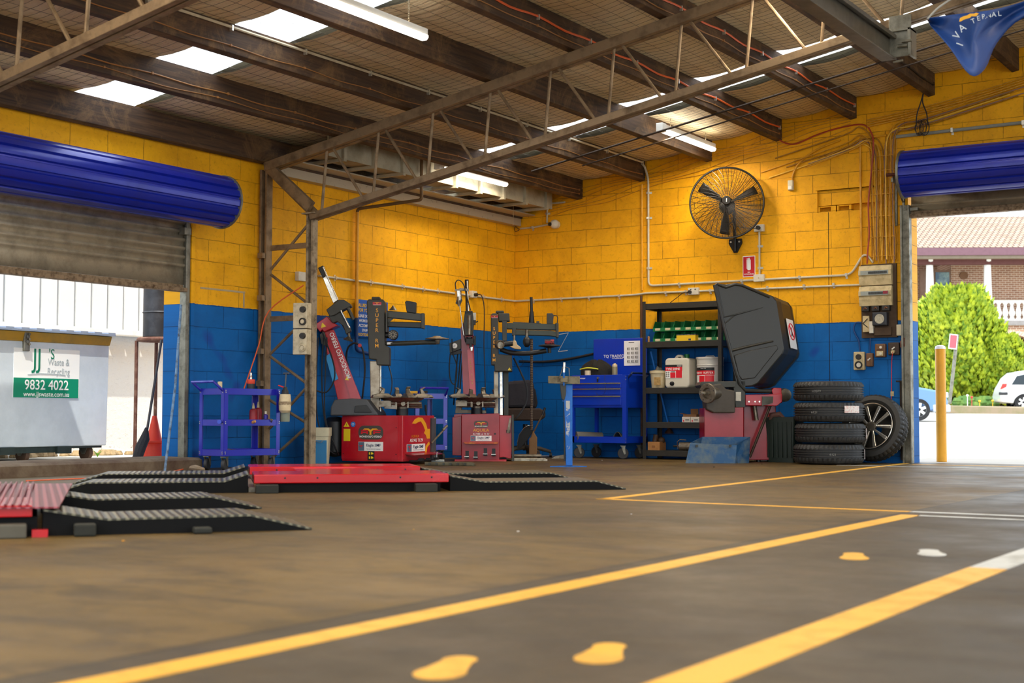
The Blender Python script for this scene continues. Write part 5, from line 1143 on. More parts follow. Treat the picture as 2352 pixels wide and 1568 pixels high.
slab('slide_cap', [(730, 615), (742, 609), (744, 615), (748, 634), (741, 638)], .20, .31, MBLK, m1, bevel=.006, smooth=0)
rod('slide_rod', 742, 613, 776, 688, .19, .007, MCHR, m1); rod('slide_rod', 783, 713, 803, 753, .19, .011, MCHR, m1)
rod('side_cylinder', 798, 705, 812, 734, .20, .018, MDG, m1); rod('lower_ram', 788, 740, 800, 765, .25, .024, MDG, m1, .018); rod('tool_shaft', 800, 763, 803, 776, .25, .014, MSTL, m1)
b = B(); c_ = F1.p(800, 779, .25); b.lathe([(.012, .03), (.03, .01), (.05, -.005), (.045, -.015), (.015, -.01)], c_, (.25, 0, 1), 16); link('mount_head', b, MSTL, m1)
# vertical posts and covers of the bead-press column
post = slab('silver_post', [(849, 828), (872, 828), (872, 948), (851, 948)], .30, .42, M('worn_silver_post', 'B4A894', .4, .5, .6, 10, c2='6A5C48'), m1, bevel=.008, smooth=0)
rod('post_rod', 874, 830, 874, 945, .36, .010, MCHR, m1)
cv = slab('column_cover', [(842, 692), (846, 687), (880, 687), (884, 694), (884, 792), (894, 797), (894, 839), (865, 838), (864, 826), (847, 824)], .24, .46, MDG2, m1, bevel=.010, smooth=0)
slab('cover_cap', [(853, 687), (854, 681), (872, 681), (873, 687)], .28, .42, MDG2, m1, bevel=.008, smooth=0)
fC = Face(Vector((0, .238, 0)), 0, cv); e_ = F1.p(866, 697, .238); emblem(fC, e_.x, e_.z, .085, None, False)
s0 = F1.p(866, 713, .238); dz = s0.z-F1.p(866, 736-11, .238).z; sup_letters(fC, s0.x, s0.z, .052, (F1.p(866, 713, .238).z-F1.p(866, 758.5, .238).z)/4, .055)
slab('arm_carriage', [(886, 716), (889, 716), (889, 762), (886, 762)], .22, .46, MDG, m1, smooth=0)
ar = slab('upper_arm', [(888, 713), (973, 720), (973, 737), (888, 729)], .28, .36, MDG, m1, bevel=.006, smooth=0)
slab('arm_end_plate', [(967, 719), (975, 719), (975, 755), (967, 753)], .27, .37, MDG, m1, bevel=.004, smooth=0)
slab('lower_arm', [(889, 738), (968, 740), (968, 753), (889, 750)], .30, .38, M('arm_black', '1E1E1A', .4, .2, .1), m1, bevel=.006, smooth=0)
slab('arm_gusset', [(888, 745), (888, 731), (904, 731)], .30, .33, MDG, m1, smooth=0)
slab('control_box', [(930, 693), (934, 690), (956, 694), (955, 720), (934, 716)], .27, .37, MBLK, m1, bevel=.006, smooth=0)
c_ = F1.p(903, 712, .32); link('centring_cone', B().lathe([(.042, 0), (.0, .052)], (c_.x, .32, c_.z), n=22), MSTL, m1)
c_ = F1.p(903, 769, .24); whl = link('roller_wheel', B().lathe([(.046, 0), (.05, .02), (.05, .08), (.03, .12)], (c_.x, .20, c_.z), (0, 1, 0), 26), MBLK, m1)
b = B()
for k in range(10): a = k*R(36); b.bar((c_.x+.012*math.cos(a), .198, c_.z+.012*math.sin(a)), (c_.x+.04*math.cos(a), .198, c_.z+.04*math.sin(a)), .004, .006)
link('wheel_spoke', b, MSTL, whl); whl.children[-1]['kind'] = 'stuff'
rod('roller_axle', 886, 770, 903, 769, .30, .03, MBLK, m1)
swa = link('swing_arm', B().tube(smooth_path([F1.p(886, 789, .30), F1.p(930, 788, .26), F1.p(975, 786, .22), F1.p(1002, 786, .20)], 5), .024, 12), MDG, m1)
b = B(); c_ = F1.p(1004, 776, .20); b.lathe([(.0, .022), (.03, .02), (.05, .008), (.118, -.005), (.12, -.012), (.03, -.02), (.024, -.055), (.02, -.06)], c_, (-.03, 0, 1), 32); link('press_disc', b, MSTL, m1)
slab('arm_label', [(889, 786), (904, 785), (904, 790), (889, 791)], .266, .27, MWT, m1, smooth=0)
tc_ = F1.p(924, 911, .33); turntable(m1, (tc_.x, .33, tc_.z), .32)
slab('control_panel', [(882, 938), (884, 920), (910, 918), (912, 940)], .24, .42, M('aluminium_box', '9A9488', .4, .6, .4), m1, bevel=.004, smooth=0)
b = B(); b.tube(smooth_path([F1.p(893, 840, .35), F1.p(900, 870, .3), F1.p(898, 900, .28), F1.p(888, 925, .25)], 5), .006, 6); link('air_hose', b, MHOSE, m1)
b = B(); b.tube(smooth_path([F1.p(806, 792, .5), F1.p(815, 788, .5), F1.p(832, 800, .5), F1.p(838, 850, .5), F1.p(832, 915, .5)], 5), .010, 6); link('air_hose', b, MHOSE, m1); b = B(); b.tube(smooth_path([F1.p(800, 840, .5), F1.p(795, 820, .5), F1.p(800, 797, .5), F1.p(812, 788, .5)], 5), .010, 6); link('air_hose', b, MHOSE, m1)
b = B()
for k, (u, dx) in enumerate(((725, 4), (737, 8), (745, 2))):
    link('hanging_hose', B().tube(smooth_path([F1.p(u+6, 775, .2), F1.p(u+2, 860, .15), F1.p(u+dx, 960, .12), F1.p(u+25+dx, 1030, .12), F1.p(778, 1045, .2)], 5), .007, 6), MHOSE, m1)
b.tube(smooth_path([F1.p(741, 765, .2), F1.p(765, 830, .15), F1.p(768, 870, .13), F1.p(750, 900, .12), F1.p(724, 896, .12)], 5), .008, 6); link('hose_loop', b, MHOSE, m1)
link('red_valve', B().lathe([(.018, 0), (.02, .01), (.018, .02)], F1.p(826, 793, .48), (0, 1, 0), 10), MRT, m1)

# ---------------------------------------------------------------- front-on tyre changer in the corner
F2 = Fr(*on(1100, 1059, Z=0).xy, RV); F1c = F2
m2 = thing('tyre_changer', 'red tyre changer facing the camera in the far corner, name AQUILA on its front', 'tyre changer', F2.loc, F2.rz)
slab('cabinet', [(1060, 951), (1147, 949), (1147, 1056), (1060, 1056)], .0, .55, MRD2, m2, bevel=.005, smooth=0)
slab('side_cabinet', [(1039, 958), (1060, 955), (1060, 1046), (1039, 1045)], .10, .5, MRD2, m2, bevel=.004, smooth=0)
slab('rear_cabinet', [(1043, 952), (1062, 950), (1062, 960), (1043, 960)], .15, .5, MRD2, m2, smooth=0)
slab('press_cabinet', [(1147, 954), (1175, 954), (1175, 1052), (1170, 1053), (1158, 1049), (1147, 1050)], .06, .60, MRD1, m2, bevel=.004, smooth=0)
slab('base_skid', [(1044, 1055), (1163, 1055), (1163, 1060), (1044, 1060)], -.02, .5, MRD1, m2, bevel=.003, smooth=0)
slab('press_pad', [(1175, 952), (1180, 952), (1181, 1058), (1176, 1058)], .02, .4, MDG, m2, smooth=0)
fm = Face(Vector((0, 0, 0)), 0, m2); P2 = lambda u, v: F2.p(u, v, 0)
e_ = P2(1105, 974); emblem(fm, e_.x, e_.z, .148); e_ = P2(1105, 988); fm.text('AQUILA', e_.x, e_.z, .044, MORY, .004, bold=.02, sx=1.05)
e_ = P2(1105, 996.5); fm.text('AS 944 LL TI 2V', e_.x, e_.z, .026, MWT, .004, bold=.01); e_ = P2(1105, 1006.5); smf(fm, e_.x, e_.z, .22, hr=.26)
e_ = P2(1137, 996); fm.add('knob', lambda b: b.cyl((e_.x, -.01, e_.z), (e_.x, 0, e_.z), .010, n=12), MBLK)
slab('tool_shelf', [(1065, 1015), (1144, 1015), (1143, 1019), (1068, 1019)], -.10, .0, M('worn_red_shelf', 'C03020', .4, 0, .9, 20, c2='C89040'), m2, bevel=.002, smooth=0)
for u, v in ((1073, 1048), (1093, 1049), (1115, 1042), (1134, 1043)):
    e_ = P2(u, v); pd = fm.add('pedal', lambda b: [b.box(e_.x-.022, e_.x+.022, -.12, -.0, e_.z-.012, e_.z+.0), b.box(e_.x-.018, e_.x+.018, -.004, .0, e_.z-.02, e_.z+.06)], MBLK, smooth=0)
    fm.add('pedal_tread', lambda b: b.box(e_.x-.024, e_.x+.024, -.16, -.10, e_.z+.0, e_.z+.006), MCHR, pd, smooth=0)
F1c = F2
slab('bead_lever', [(1170, 960), (1174, 960), (1170, 994), (1164, 994)], .0, .02, MSTL, m2, smooth=0)
slab('lever_slot', [(1163, 987), (1172, 987), (1172, 994), (1163, 994)], .05, .061, MBT, m2, smooth=0)
tc_ = F2.p(1095, 911, .25); turntable(m2, (tc_.x, .25, tc_.z), .30)
slab('cream_cowl', [(1045, 949), (1050, 915), (1060, 915), (1060, 940), (1115, 942), (1117, 949)], .30, .5, M('cream_cowl', '9E937C', .5, 0, .4), m2, bevel=.006, smooth=0)
# posts, cover and arms
slab('rear_post', [(1155, 853), (1168, 853), (1168, 956), (1157, 956)], .34, .50, M('post_green_grey', '343830', .5), m2, bevel=.004, smooth=0)
MSP = M('worn_silver_post', 'B4A894')
slab('silver_post', [(1134, 852), (1145, 852), (1145, 951), (1134, 951)], .28, .36, MSP, m2, bevel=.008, smooth=0); slab('silver_post', [(1147, 852), (1154, 852), (1155, 954), (1147, 954)], .28, .34, MCHR, m2, bevel=.006, smooth=0)
cv = slab('column_cover', [(1127, 723), (1131, 719), (1140, 719), (1144, 722), (1145, 813), (1176, 815), (1177, 853), (1136, 853), (1135, 838), (1128, 838)], .16, .42, MDG2, m2, bevel=.010, smooth=0)
slab('cover_cap', [(1138, 719), (1139, 713), (1157, 713), (1158, 719)], .24, .36, MDG2, m2, bevel=.008, smooth=0)
slab('motor_cover', [(1144, 719), (1170, 719), (1171, 737), (1145, 738)], .22, .40, MDG2, m2, bevel=.008, smooth=0)
slab('arm_carriage', [(1153, 736), (1164, 737), (1164, 783), (1154, 783)], .18, .42, MDG, m2, bevel=.004, smooth=0)
fC = Face(Vector((0, .158, 0)), 0, cv); e_ = F2.p(1136, 727, .158); emblem(fC, e_.x, e_.z, .072, None, False)
s0 = F2.p(1135, 755, .158); sup_letters(fC, s0.x, s0.z, .046, (s0.z-F2.p(1135, 796, .158).z)/4, .048)
warn(fC, F2.p(1170, 849, .158).x, F2.p(1170, 850, .158).z, .034, None, '!')
slab('upper_arm', [(1162, 741), (1282, 744), (1283, 758), (1162, 755)], .22, .32, M('arm_green_grey', '3E433A', .4, .2, .2), m2, bevel=.006, smooth=0)
slab('middle_arm', [(1178, 757), (1265, 759), (1284, 762), (1283, 774), (1262, 771), (1178, 769)], .20, .28, M('arm_green_grey', '3E433A'), m2, bevel=.006, smooth=0)
slab('arm_end_plate', [(1276, 741), (1283, 742), (1283, 775), (1278, 775)], .19, .34, MDG, m2, bevel=.004, smooth=0)
slab('pivot_block', [(1176, 752), (1185, 752), (1184, 770), (1176, 770)], .17, .30, MDG, m2, bevel=.005, smooth=0)
slab('control_box', [(1256, 719), (1269, 719), (1272, 724), (1270, 744), (1256, 744)], .22, .32, MDG2, m2, bevel=.005, smooth=0)
link('grab_handle', B().tube([F2.p(1270, 724, .25), F2.p(1279, 725, .25), F2.p(1281, 729, .25), F2.p(1280, 743, .25)], .005, 6), MBLK, m2)
slab('top_bracket', [(1178, 739), (1243, 742), (1243, 744), (1178, 742)], .25, .31, MDG, m2, smooth=0); slab('top_knob', [(1232, 737), (1239, 737), (1239, 743), (1232, 743)], .25, .29, MDG, m2, bevel=.002, smooth=0)
rod('roller_axle', 1150, 791, 1178, 788, .16, .03, MBLK, m2); c_ = F2.p(1150, 791, .12)
whl = link('roller_wheel', B().lathe([(.03, .01), (.042, .0), (.048, .01), (.048, .05)], (c_.x, .10, c_.z), (-.35, 1, 0), 24), MSTL, m2)
swa = link('swing_arm', B().tube(smooth_path([F2.p(1150, 802, .2), F2.p(1175, 810, .16), F2.p(1215, 811, .12), F2.p(1255, 805, .12)], 5), .026, 12), MBLK, m2)
b = B(); c_ = F2.p(1262, 793, .10); b.lathe([(.05, .012), (.115, .0), (.118, -.008), (.04, -.025), (.02, -.03), (.02, -.08)], c_, (0, 0, 1), 32); link('press_disc', b, MBLK, m2)
b = B(); c_ = F2.p(1262, 789, .10); b.cyl(c_+Vector((-.05, 0, .01)), c_+Vector((.05, 0, .01)), .035, n=16); link('press_cone', b, M('cone_black_red', '2A1414', .4, 0, .7, 30, c2='B01828', thr=(.5, .55)), m2)
c_ = F2.p(1210, 785, .16); link('bead_ball', B().ell(c_, (.042, .042, .058), 18, 10), MBLK, m2); rod('ball_hanger', 1210, 757, 1210, 778, .16, .016, MSTL, m2)
slab('brass_foot', [(1178, 782), (1185, 782), (1188, 791), (1197, 798), (1196, 802), (1182, 801), (1170, 795), (1178, 794)], .12, .18, M('pale_plastic_foot', 'D8B888', .5), m2, bevel=.006, smooth=0)
rod('foot_pin', 1181, 770, 1181, 783, .15, .012, MSTL, m2)
rod('lift_rod', 1220, 682, 1221, 718, .34, .016, MBLK, m2); rod('lift_rod', 1221, 715, 1221, 741, .34, .022, MBLK, m2, .034)
link('air_hose', B().tube(smooth_path([F2.p(1180, 822, .3), F2.p(1196, 855, .28), F2.p(1210, 890, .25), F2.p(1208, 925, .25), F2.p(1190, 955, .2), F2.p(1176, 966, .2)], 5), .010, 7), MHOSE, m2)
link('thin_lead', B().tube(smooth_path([F2.p(1180, 836, .3), F2.p(1195, 842, .3), F2.p(1202, 832, .3), F2.p(1198, 822, .3), F2.p(1190, 818, .3)], 5), .002, 5), MHOSE, m2)
# red tower and ram
tw = slab('upright_tower', [(1060, 760), (1086, 760), (1093, 907), (1064, 905)], .45, .60, M('tower_red_bright', 'C81C30', .3, 0, .3, 5, c2='E87078', coat=.3), m2, bevel=.005, smooth=0)
slab('tower_flank', [(1058, 752), (1064, 745), (1074, 800), (1079, 906), (1064, 905)], .44, .46, MRD2, tw, smooth=0)
slab('tower_rib', [(1073, 803), (1084, 803), (1092, 906), (1080, 906)], .435, .45, M('tower_rib_pink', 'DA4A50', .3, 0, .2, 5, coat=.3), tw, smooth=0)
fT = Face(Vector((0, .43, 0)), 0, tw)
for k, ch in enumerate('ERGO LINE'):
    e_ = F2.p(1080+.62*k, 827+6.6*k, .43)
    if ch != ' ': fT.text(ch, e_.x, e_.z, .026, M('letter_gold', 'D8B44A', .4, wear=0), .008, tw, bold=.02, roll=R(4))
slab('tower_head', [(1061, 748), (1068, 730), (1084, 745), (1087, 752), (1085, 765), (1061, 766)], .42, .58, MRD2, m2, bevel=.004, smooth=0)
rh = slab('ram_housing', [(1068, 714), (1085, 714), (1087, 728), (1088, 745), (1085, 770), (1068, 770), (1064, 742)], .34, .50, MDG, m2, bevel=.006, smooth=0)
slab('ram_top_plate', [(1068, 714), (1085, 714), (1085, 718), (1068, 718)], .32, .52, MBLK, m2, smooth=0)
rod('centre_cylinder', 1078, 724, 1078, 754, .30, .020, MSTL, m2); rod('centre_rod', 1078, 754, 1078, 768, .30, .014, MSP, m2)
rod('slide_bar', 1071, 662, 1072, 714, .40, .012, MBLK, m2); rod('slide_rod', 1073, 645, 1076, 714, .38, .008, MCHR, m2); rod('slide_cap', 1072, 642, 1072, 664, .40, .022, MBLK, m2)
rod('side_ram', 1052, 665, 1054, 690, .36, .036, MCHR, m2); slab('ram_collar', [(1045, 664), (1062, 663), (1062, 667), (1044, 667)], .32, .40, MSTL, m2, smooth=0); slab('ram_foot', [(1046, 696), (1052, 682), (1062, 688), (1056, 702)], .33, .39, MDG, m2, smooth=0)
slab('ram_link', [(1055, 661), (1077, 663), (1077, 668), (1056, 667)], .36, .40, MSTL, m2, smooth=0)
rod('side_ram_tip', 1052, 681, 1054, 703, .33, .013, MSTL, m2); rod('side_rod', 1056, 703, 1065, 770, .33, .007, MCHR, m2); rod('side_rod_end', 1066, 770, 1070, 786, .33, .008, MBLK, m2)
slab('relay_box', [(1086, 718), (1093, 718), (1093, 735), (1086, 735)], .36, .42, MPL, m2, bevel=.002, smooth=0); slab('lever_block', [(1086, 735), (1093, 735), (1092, 746), (1084, 743)], .36, .44, MBLK, m2, smooth=0); rod('ball_lever', 1093, 740, 1098, 737, .38, .006, MBLK, m2)
b = B(); b.m = Matrix.Translation(F2.p(1078, 784, .32)); b.cyl((0, 0, .05), (0, 0, .03), .035); b.box(-.035, .06, -.03, .04, -.03, .03); b.box(.04, .07, -.03, .02, -.04, .06); b.box(0, .03, -.05, -.03, -.075, -.02); b.m = None; link('mount_head', b, MBLK, m2, bevel=.004, smooth=0)
slab('mount_foot', [(1080, 796), (1086, 796), (1085, 806), (1081, 806)], .27, .30, MCHR, m2, bevel=.003, smooth=0)
gb = slab('gauge_box', [(1032, 788), (1059, 778), (1059, 801), (1033, 811)], .40, .50, MDG, m2, bevel=.004, smooth=0)
c_ = F2.p(1044.5, 794, .40); g_ = link('gauge', B().cyl((c_.x, .385, c_.z), (c_.x, .40, c_.z), .030, n=26), MSTL, gb); link('gauge_face', B().cyl((c_.x, .383, c_.z), (c_.x, .386, c_.z), .027, n=26), MWT, g_); link('gauge_needle', B().bar((c_.x-.012, .381, c_.z-.014), (c_.x+.006, .381, c_.z+.008), .002, .003), MBT, g_)
slab('gauge_bracket', [(1034, 811), (1058, 803), (1058, 812), (1036, 815)], .42, .5, MBLK, m2, smooth=0)
b = B()
b.tube(smooth_path([F2.p(1038, 778, .38), F2.p(1040, 810, .37), F2.p(1049, 840, .37), F2.p(1047, 875, .37), F2.p(1041, 882, .37), F2.p(1034, 870, .38), F2.p(1032, 845, .40), F2.p(1034, 812, .42)], 5), .0065, 6)
link('air_hose', b, MHOSE, m2); b = B()
for u in (1046, 1053, 1058): link('hanging_hose', B().tube(smooth_path([F2.p(u+6, 805, .45), F2.p(u+1, 860, .45), F2.p(u-4, 930, .42)], 5), .008, 6), MHOSE, m2)
b.tube(smooth_path([F2.p(1047, 664, .36), F2.p(1046, 650, .36), F2.p(1053, 643, .36), F2.p(1064, 652, .36), F2.p(1072, 680, .36), F2.p(1081, 713, .36)], 5), .006, 6)
link('air_hose', b, MHOSE, m2)
link('rust_plate', B().box(0, .001, 0, .001, 0, .001), MRUST, m2) if 0 else None

# ---------------------------------------------------------------- wheel balancer
F3 = Fr(*on(1700, 1063, Z=0).xy, RV); F1c = F3
m3 = thing('wheel_balancer', 'red wheel balancer under a big black plastic hood, right of the dark shelving', 'wheel balancer', F3.loc, F3.rz)
slab('cabinet', [(1618, 937), (1708, 935), (1708, 1059), (1618, 1059)], .10, .50, MRD2, m3, bevel=.006, smooth=0)
slab('side_cabinet', [(1708, 932), (1782, 930), (1783, 1052), (1776, 1056), (1708, 1056)], .32, .60, MRD2, m3, bevel=.006, smooth=0)
slab('shaft_box', [(1712, 906), (1797, 904), (1797, 922), (1785, 932), (1712, 931)], .15, .45, MRD1, m3, bevel=.006, smooth=0)
for u in (1720, 1734, 1744): c_ = F3.p(u, 922, .15); link('bolt', B().cyl((c_.x, .14, c_.z), (c_.x, .15, c_.z), .009, n=8), MCHR, m3)
tr = slab('weight_tray', [(1608, 884), (1612, 876), (1688, 875), (1689, 889), (1612, 890)], .02, .45, MDG, m3, bevel=.005, smooth=0)
slab('top_plate', [(1683, 876), (1712, 874), (1712, 935), (1690, 937)], .12, .45, MDG, m3, bevel=.004, smooth=0)
slab('specification_label', [(1690, 900), (1702, 900), (1702, 921), (1690, 920)], .11, .12, MPL, m3, smooth=0)
sh = slab('spindle_housing', [(1628, 895), (1636, 884), (1656, 880), (1668, 893), (1688, 897), (1689, 948), (1640, 948), (1623, 940), (1621, 915)], .0, .30, M('housing_brown_grey', '4A4238', .5, .2, .3, 8), m3, bevel=.012, smooth=0)
ax0 = F3.p(1626, 903, -.12); axd = (F3.p(1660, 899, .14)-F3.p(1611, 904, -.14)); axd.z = 0; axd.normalize()
c_ = F3.p(1624, 903, -.08)
b = B(); b.lathe([(.058, .0), (.098, .0), (.102, .006), (.102, .022), (.072, .026), (.072, .05), (.066, .055), (.066, .22)], c_, axd, 30, cap=False); b.lathe([(.058, -.0), (.05, .03), (.0, .03)], c_, axd, 26, cap=False); fl_ = link('flange', b, MSTL, m3)
link('spindle_shaft', B().cyl(c_-axd*.115, c_+axd*.04, .020, n=18), MCHR, m3); link('shaft_tip', B().cyl(c_-axd*.125, c_-axd*.115, .015, n=16), MSTL, m3)
for k in range(5):
    a = k*R(72)+.3; s_ = axd.cross(Vector((0, 0, 1))); pp = c_+(s_*math.cos(a)+Vector((0, 0, 1))*math.sin(a))*.082-axd*.002; link('flange_hole', B().cyl(pp, pp+axd*.004, .006, n=8), MBT, fl_)
# hood: a deep moulded shell, front outline and flank
HO = [(1641, 652), (1646, 650), (1666, 653), (1688, 649), (1703, 651), (1774, 680), (1782, 690), (1800, 802), (1797, 812), (1740, 880), (1728, 886), (1706, 888), (1692, 884), (1640, 668)]
def hood_ring(y, dx, dz, sc_=1.0):
    pts = [F3.p(u, v, .12) for u, v in HO]; cx = sum(p.x for p in pts)/len(pts); cz = sum(p.z for p in pts)/len(pts)
    return [(cx+(p.x-cx)*sc_+dx, y, cz+(p.z-cz)*sc_+dz) for p in pts]
b = B(); b.loft([hood_ring(.12, .0, 0, .985), hood_ring(.10, 0, 0, .93) if 0 else hood_ring(.125, .005, 0, 1.0), hood_ring(.20, .075, -.01, .985), hood_ring(.215, .085, -.012, .97), hood_ring(.40, .215, -.03, .955), hood_ring(.415, .226, -.033, .975), hood_ring(.48, .255, -.04, .96)])
MHOOD = M('black_moulded_plastic', '2C2A24', .33, 0, .12, 5, c2='3A382F', bump=.05, bs=200)
hood = link('hood', b, MHOOD, m3, bevel=.022, smooth=0)
MHR = MHOOD
def hbar(name, pts, r): link(name, B().tube([F3.p(u, v, .115) for u, v in pts], r, 8), MHR, hood)
for pts in ([(1646, 655), (1662, 728), (1690, 722), (1752, 706)], [(1680, 805), (1720, 795), (1776, 783)]): hbar('hood_ridge', pts, [.014, .014, .010, .003][:len(pts)])
hbar('hood_ridge', [(1690, 722), (1662, 745)], .006)
hbar('hood_rim', [(1641, 654), (1663, 750), (1690, 850), (1700, 882), (1712, 896), (1770, 899)], .018)
hbar('hood_rim', [(1646, 652), (1668, 660), (1688, 653), (1704, 655), (1768, 682)], .014)
hbar('hood_crease', [(1682, 812), (1688, 838), (1700, 872)], .008)
slab('hood_recess', [(1686, 816), (1716, 806), (1784, 792), (1788, 800), (1734, 868), (1704, 872), (1697, 862)], .106, .125, MHOOD, hood, bevel=.008, smooth=0)
# sticker on the flank
pa = F3.p(1792, 728, .22); pb = F3.p(1814, 728, .42)
_a = hood_ring(.215, .085, -.012, .97); _b = hood_ring(.40, .215, -.03, .955); _q = lambda s_, t_: (Vector(_a[6])*(1-t_)+Vector(_a[7])*t_)*(1-s_)+(Vector(_b[6])*(1-t_)+Vector(_b[7])*t_)*s_
stk = [_q(.12, .32), _q(.88, .32), _q(.88, .95), _q(.12, .95)]
e1_ = (stk[1]-stk[0]); nrm = e1_.cross(stk[3]-stk[0]).normalized(); nrm = -nrm if nrm.y > 0 else nrm
b = B(); b.loft([[tuple(p+nrm*.012) for p in stk], [tuple(p+nrm*.016) for p in stk]]); st = link('warning_label', b, MWT, hood, smooth=0)
cc_ = (stk[0]+stk[1]+(stk[3]+stk[2])*.55)/3.1+nrm*.017; ux = e1_.normalized(); uz = (stk[0]-stk[3]).normalized(); rr_ = e1_.length*.40
cc_ = stk[0]*.29+stk[1]*.29+stk[2]*.21+stk[3]*.21+nrm*.018
ring = [cc_+ux*rr_*math.cos(a)+uz*rr_*1.25*math.sin(a) for a in [i*math.pi/14 for i in range(28)]]
link('prohibition_ring', B().tube(ring, .006, 5, closed=True), MRT, st); link('prohibition_bar', B().bar(ring[10], ring[24], .006, .012), MRT, st); link('figure_symbol', B().bar(cc_+uz*.045, cc_-uz*.02, .006, .018).bar(cc_-uz*.02, cc_-uz*.05+ux*.02, .006, .008).bar(cc_-uz*.02, cc_-uz*.05-ux*.02, .006, .008), MBT, st)
link('hood_arm', B().tube([F3.p(1706, 897, .20), F3.p(1772, 898, .20)], .024, 12), MBLK, m3)
slab('hood_hinge', [(1772, 896), (1778, 890), (1795, 891), (1797, 925), (1782, 925)], .18, .34, MRD1, m3, bevel=.006, smooth=0)
c_ = F3.p(1803, 907, .26); link('motor_pulley', B().lathe([(.03, -.03), (.065, -.02), (.07, 0), (.07, .07), (.05, .09)], c_, (-.3, 1, 0), 24), MSTL, m3)
slab('splash_plate', [(1751, 910), (1776, 910), (1775, 925), (1750, 932)], .13, .15, M('galv_dark', '5A5A52', .5, .6, .5), m3, smooth=0)
rod('air_cylinder', 1733, 932, 1738, 965, .24, .022, MSTL, m3); rod('stay_bar', 1772, 925, 1722, 1050, .22, .014, M('stay_brown', '4A3A2C', .5, .4), m3)
link('power_lead', B().tube(smooth_path([F3.p(1765, 955, .3), F3.p(1780, 962, .3), F3.p(1790, 1000, .28), F3.p(1808, 1040, .25), F3.p(1840, 1059, .2)], 6), .006, 6), MCABO, m3)
for u in (1650, 1742, 1775): c_ = F3.p(u, 1058, .35); link('foot', B().cyl((c_.x, .35, 0), (c_.x, .35, .035), .025), MBLK, m3)
# blue hopper in front of it
F1c = F3
hp_ = thing('steel_hopper', 'scuffed blue sheet-steel hopper on the floor in front of the wheel balancer', 'hopper', F3.loc, F3.rz)
hm = M('scuffed_blue_steel', '1E4E78', .45, .3, .8, 6, c2='6E7A7C', thr=(.45, .62), bump=.15)
g = lambda u, v, y: tuple(F3.p(u, v, y))
b = B(); fr_ = [g(1575, 1063, -.10), g(1688, 1065, -.10), g(1692, 1022, -.06), g(1586, 1017, -.06)]
bk = [g(1600, 1062, .06), g(1718, 1062, .06), g(1723, 1003, .06), g(1613, 1003, .06)]
b.add(fr_+bk, [(0, 1, 2, 3), (5, 4, 7, 6), (1, 5, 6, 2), (4, 0, 3, 7), (0, 4, 5, 1)]); link('hopper_body', b, hm, hp_, fix=False, smooth=0, solid=.006)
for u in (1600, 1677): c_ = F3.p(u, 1024, -.085); link('hopper_hook', B().box(c_.x-.012, c_.x+.012, -.105, -.085, c_.z-.012, c_.z+.014), MDG, hp_, smooth=0)
cone_ = link('hopper_skirt', B().add([g(1694, 1065, -.09), g(1720, 1063, .0), g(1723, 1003, .05), g(1692, 1022, -.05)], [(0, 1, 2, 3)]), hm, hp_, fix=False, smooth=0, solid=.004)
# ================================================================= TROLLEYS, SHELVING, TYRES AND THE REST OF THE FLOOR
MTB = M('trolley_blue', '1E22A8', .22, .1, .15, 6, c2='14166A', coat=.5); MTBR = M('tool_cabinet_blue', '0C3CC0', .3, .1, .1, 5, coat=.3); MRUB = M('castor_rubber', '2E2E30', .6, wear=.3)
def castor(parent, x, y, r, yaw=0, wmat=None, name='castor'):
    m = Matrix.Translation((x, y, r)) @ Matrix.Rotation(yaw, 4, 'Z'); b = B(); b.m = m; b.lathe([(r*.9, -.016), (r, -.010), (r, .010), (r*.9, .016)], (0, 0, 0), (0, 1, 0), 24); b.m = None
    w_ = link(name, b, wmat or MRUB, parent)
    b = B(); b.m = m; b.prism([(-.022, r*1.32), (.022, r*1.32), (.03-.0, -.006), (.014, -.012)], -.024, -.020); b.prism([(-.022, r*1.32), (.022, r*1.32), (.03, -.006), (.014, -.012)], .020, .024); b.box(-.03, .03, -.026, .026, r*1.27, r*1.4); b.m = None
    link('castor_fork', b, MG, w_, smooth=0); return w_
def tray(b, x0, x1, y0, y1, z, h, t_=.0015):
    b.box(x0, x1, y0, y1, z, z+t_); b.box(x0, x1, y0, y0+t_, z, z+h); b.box(x0, x1, y1-t_, y1, z, z+h); b.box(x0, x0+t_, y0, y1, z, z+h); b.box(x1-t_, x1, y0, y1, z, z+h)
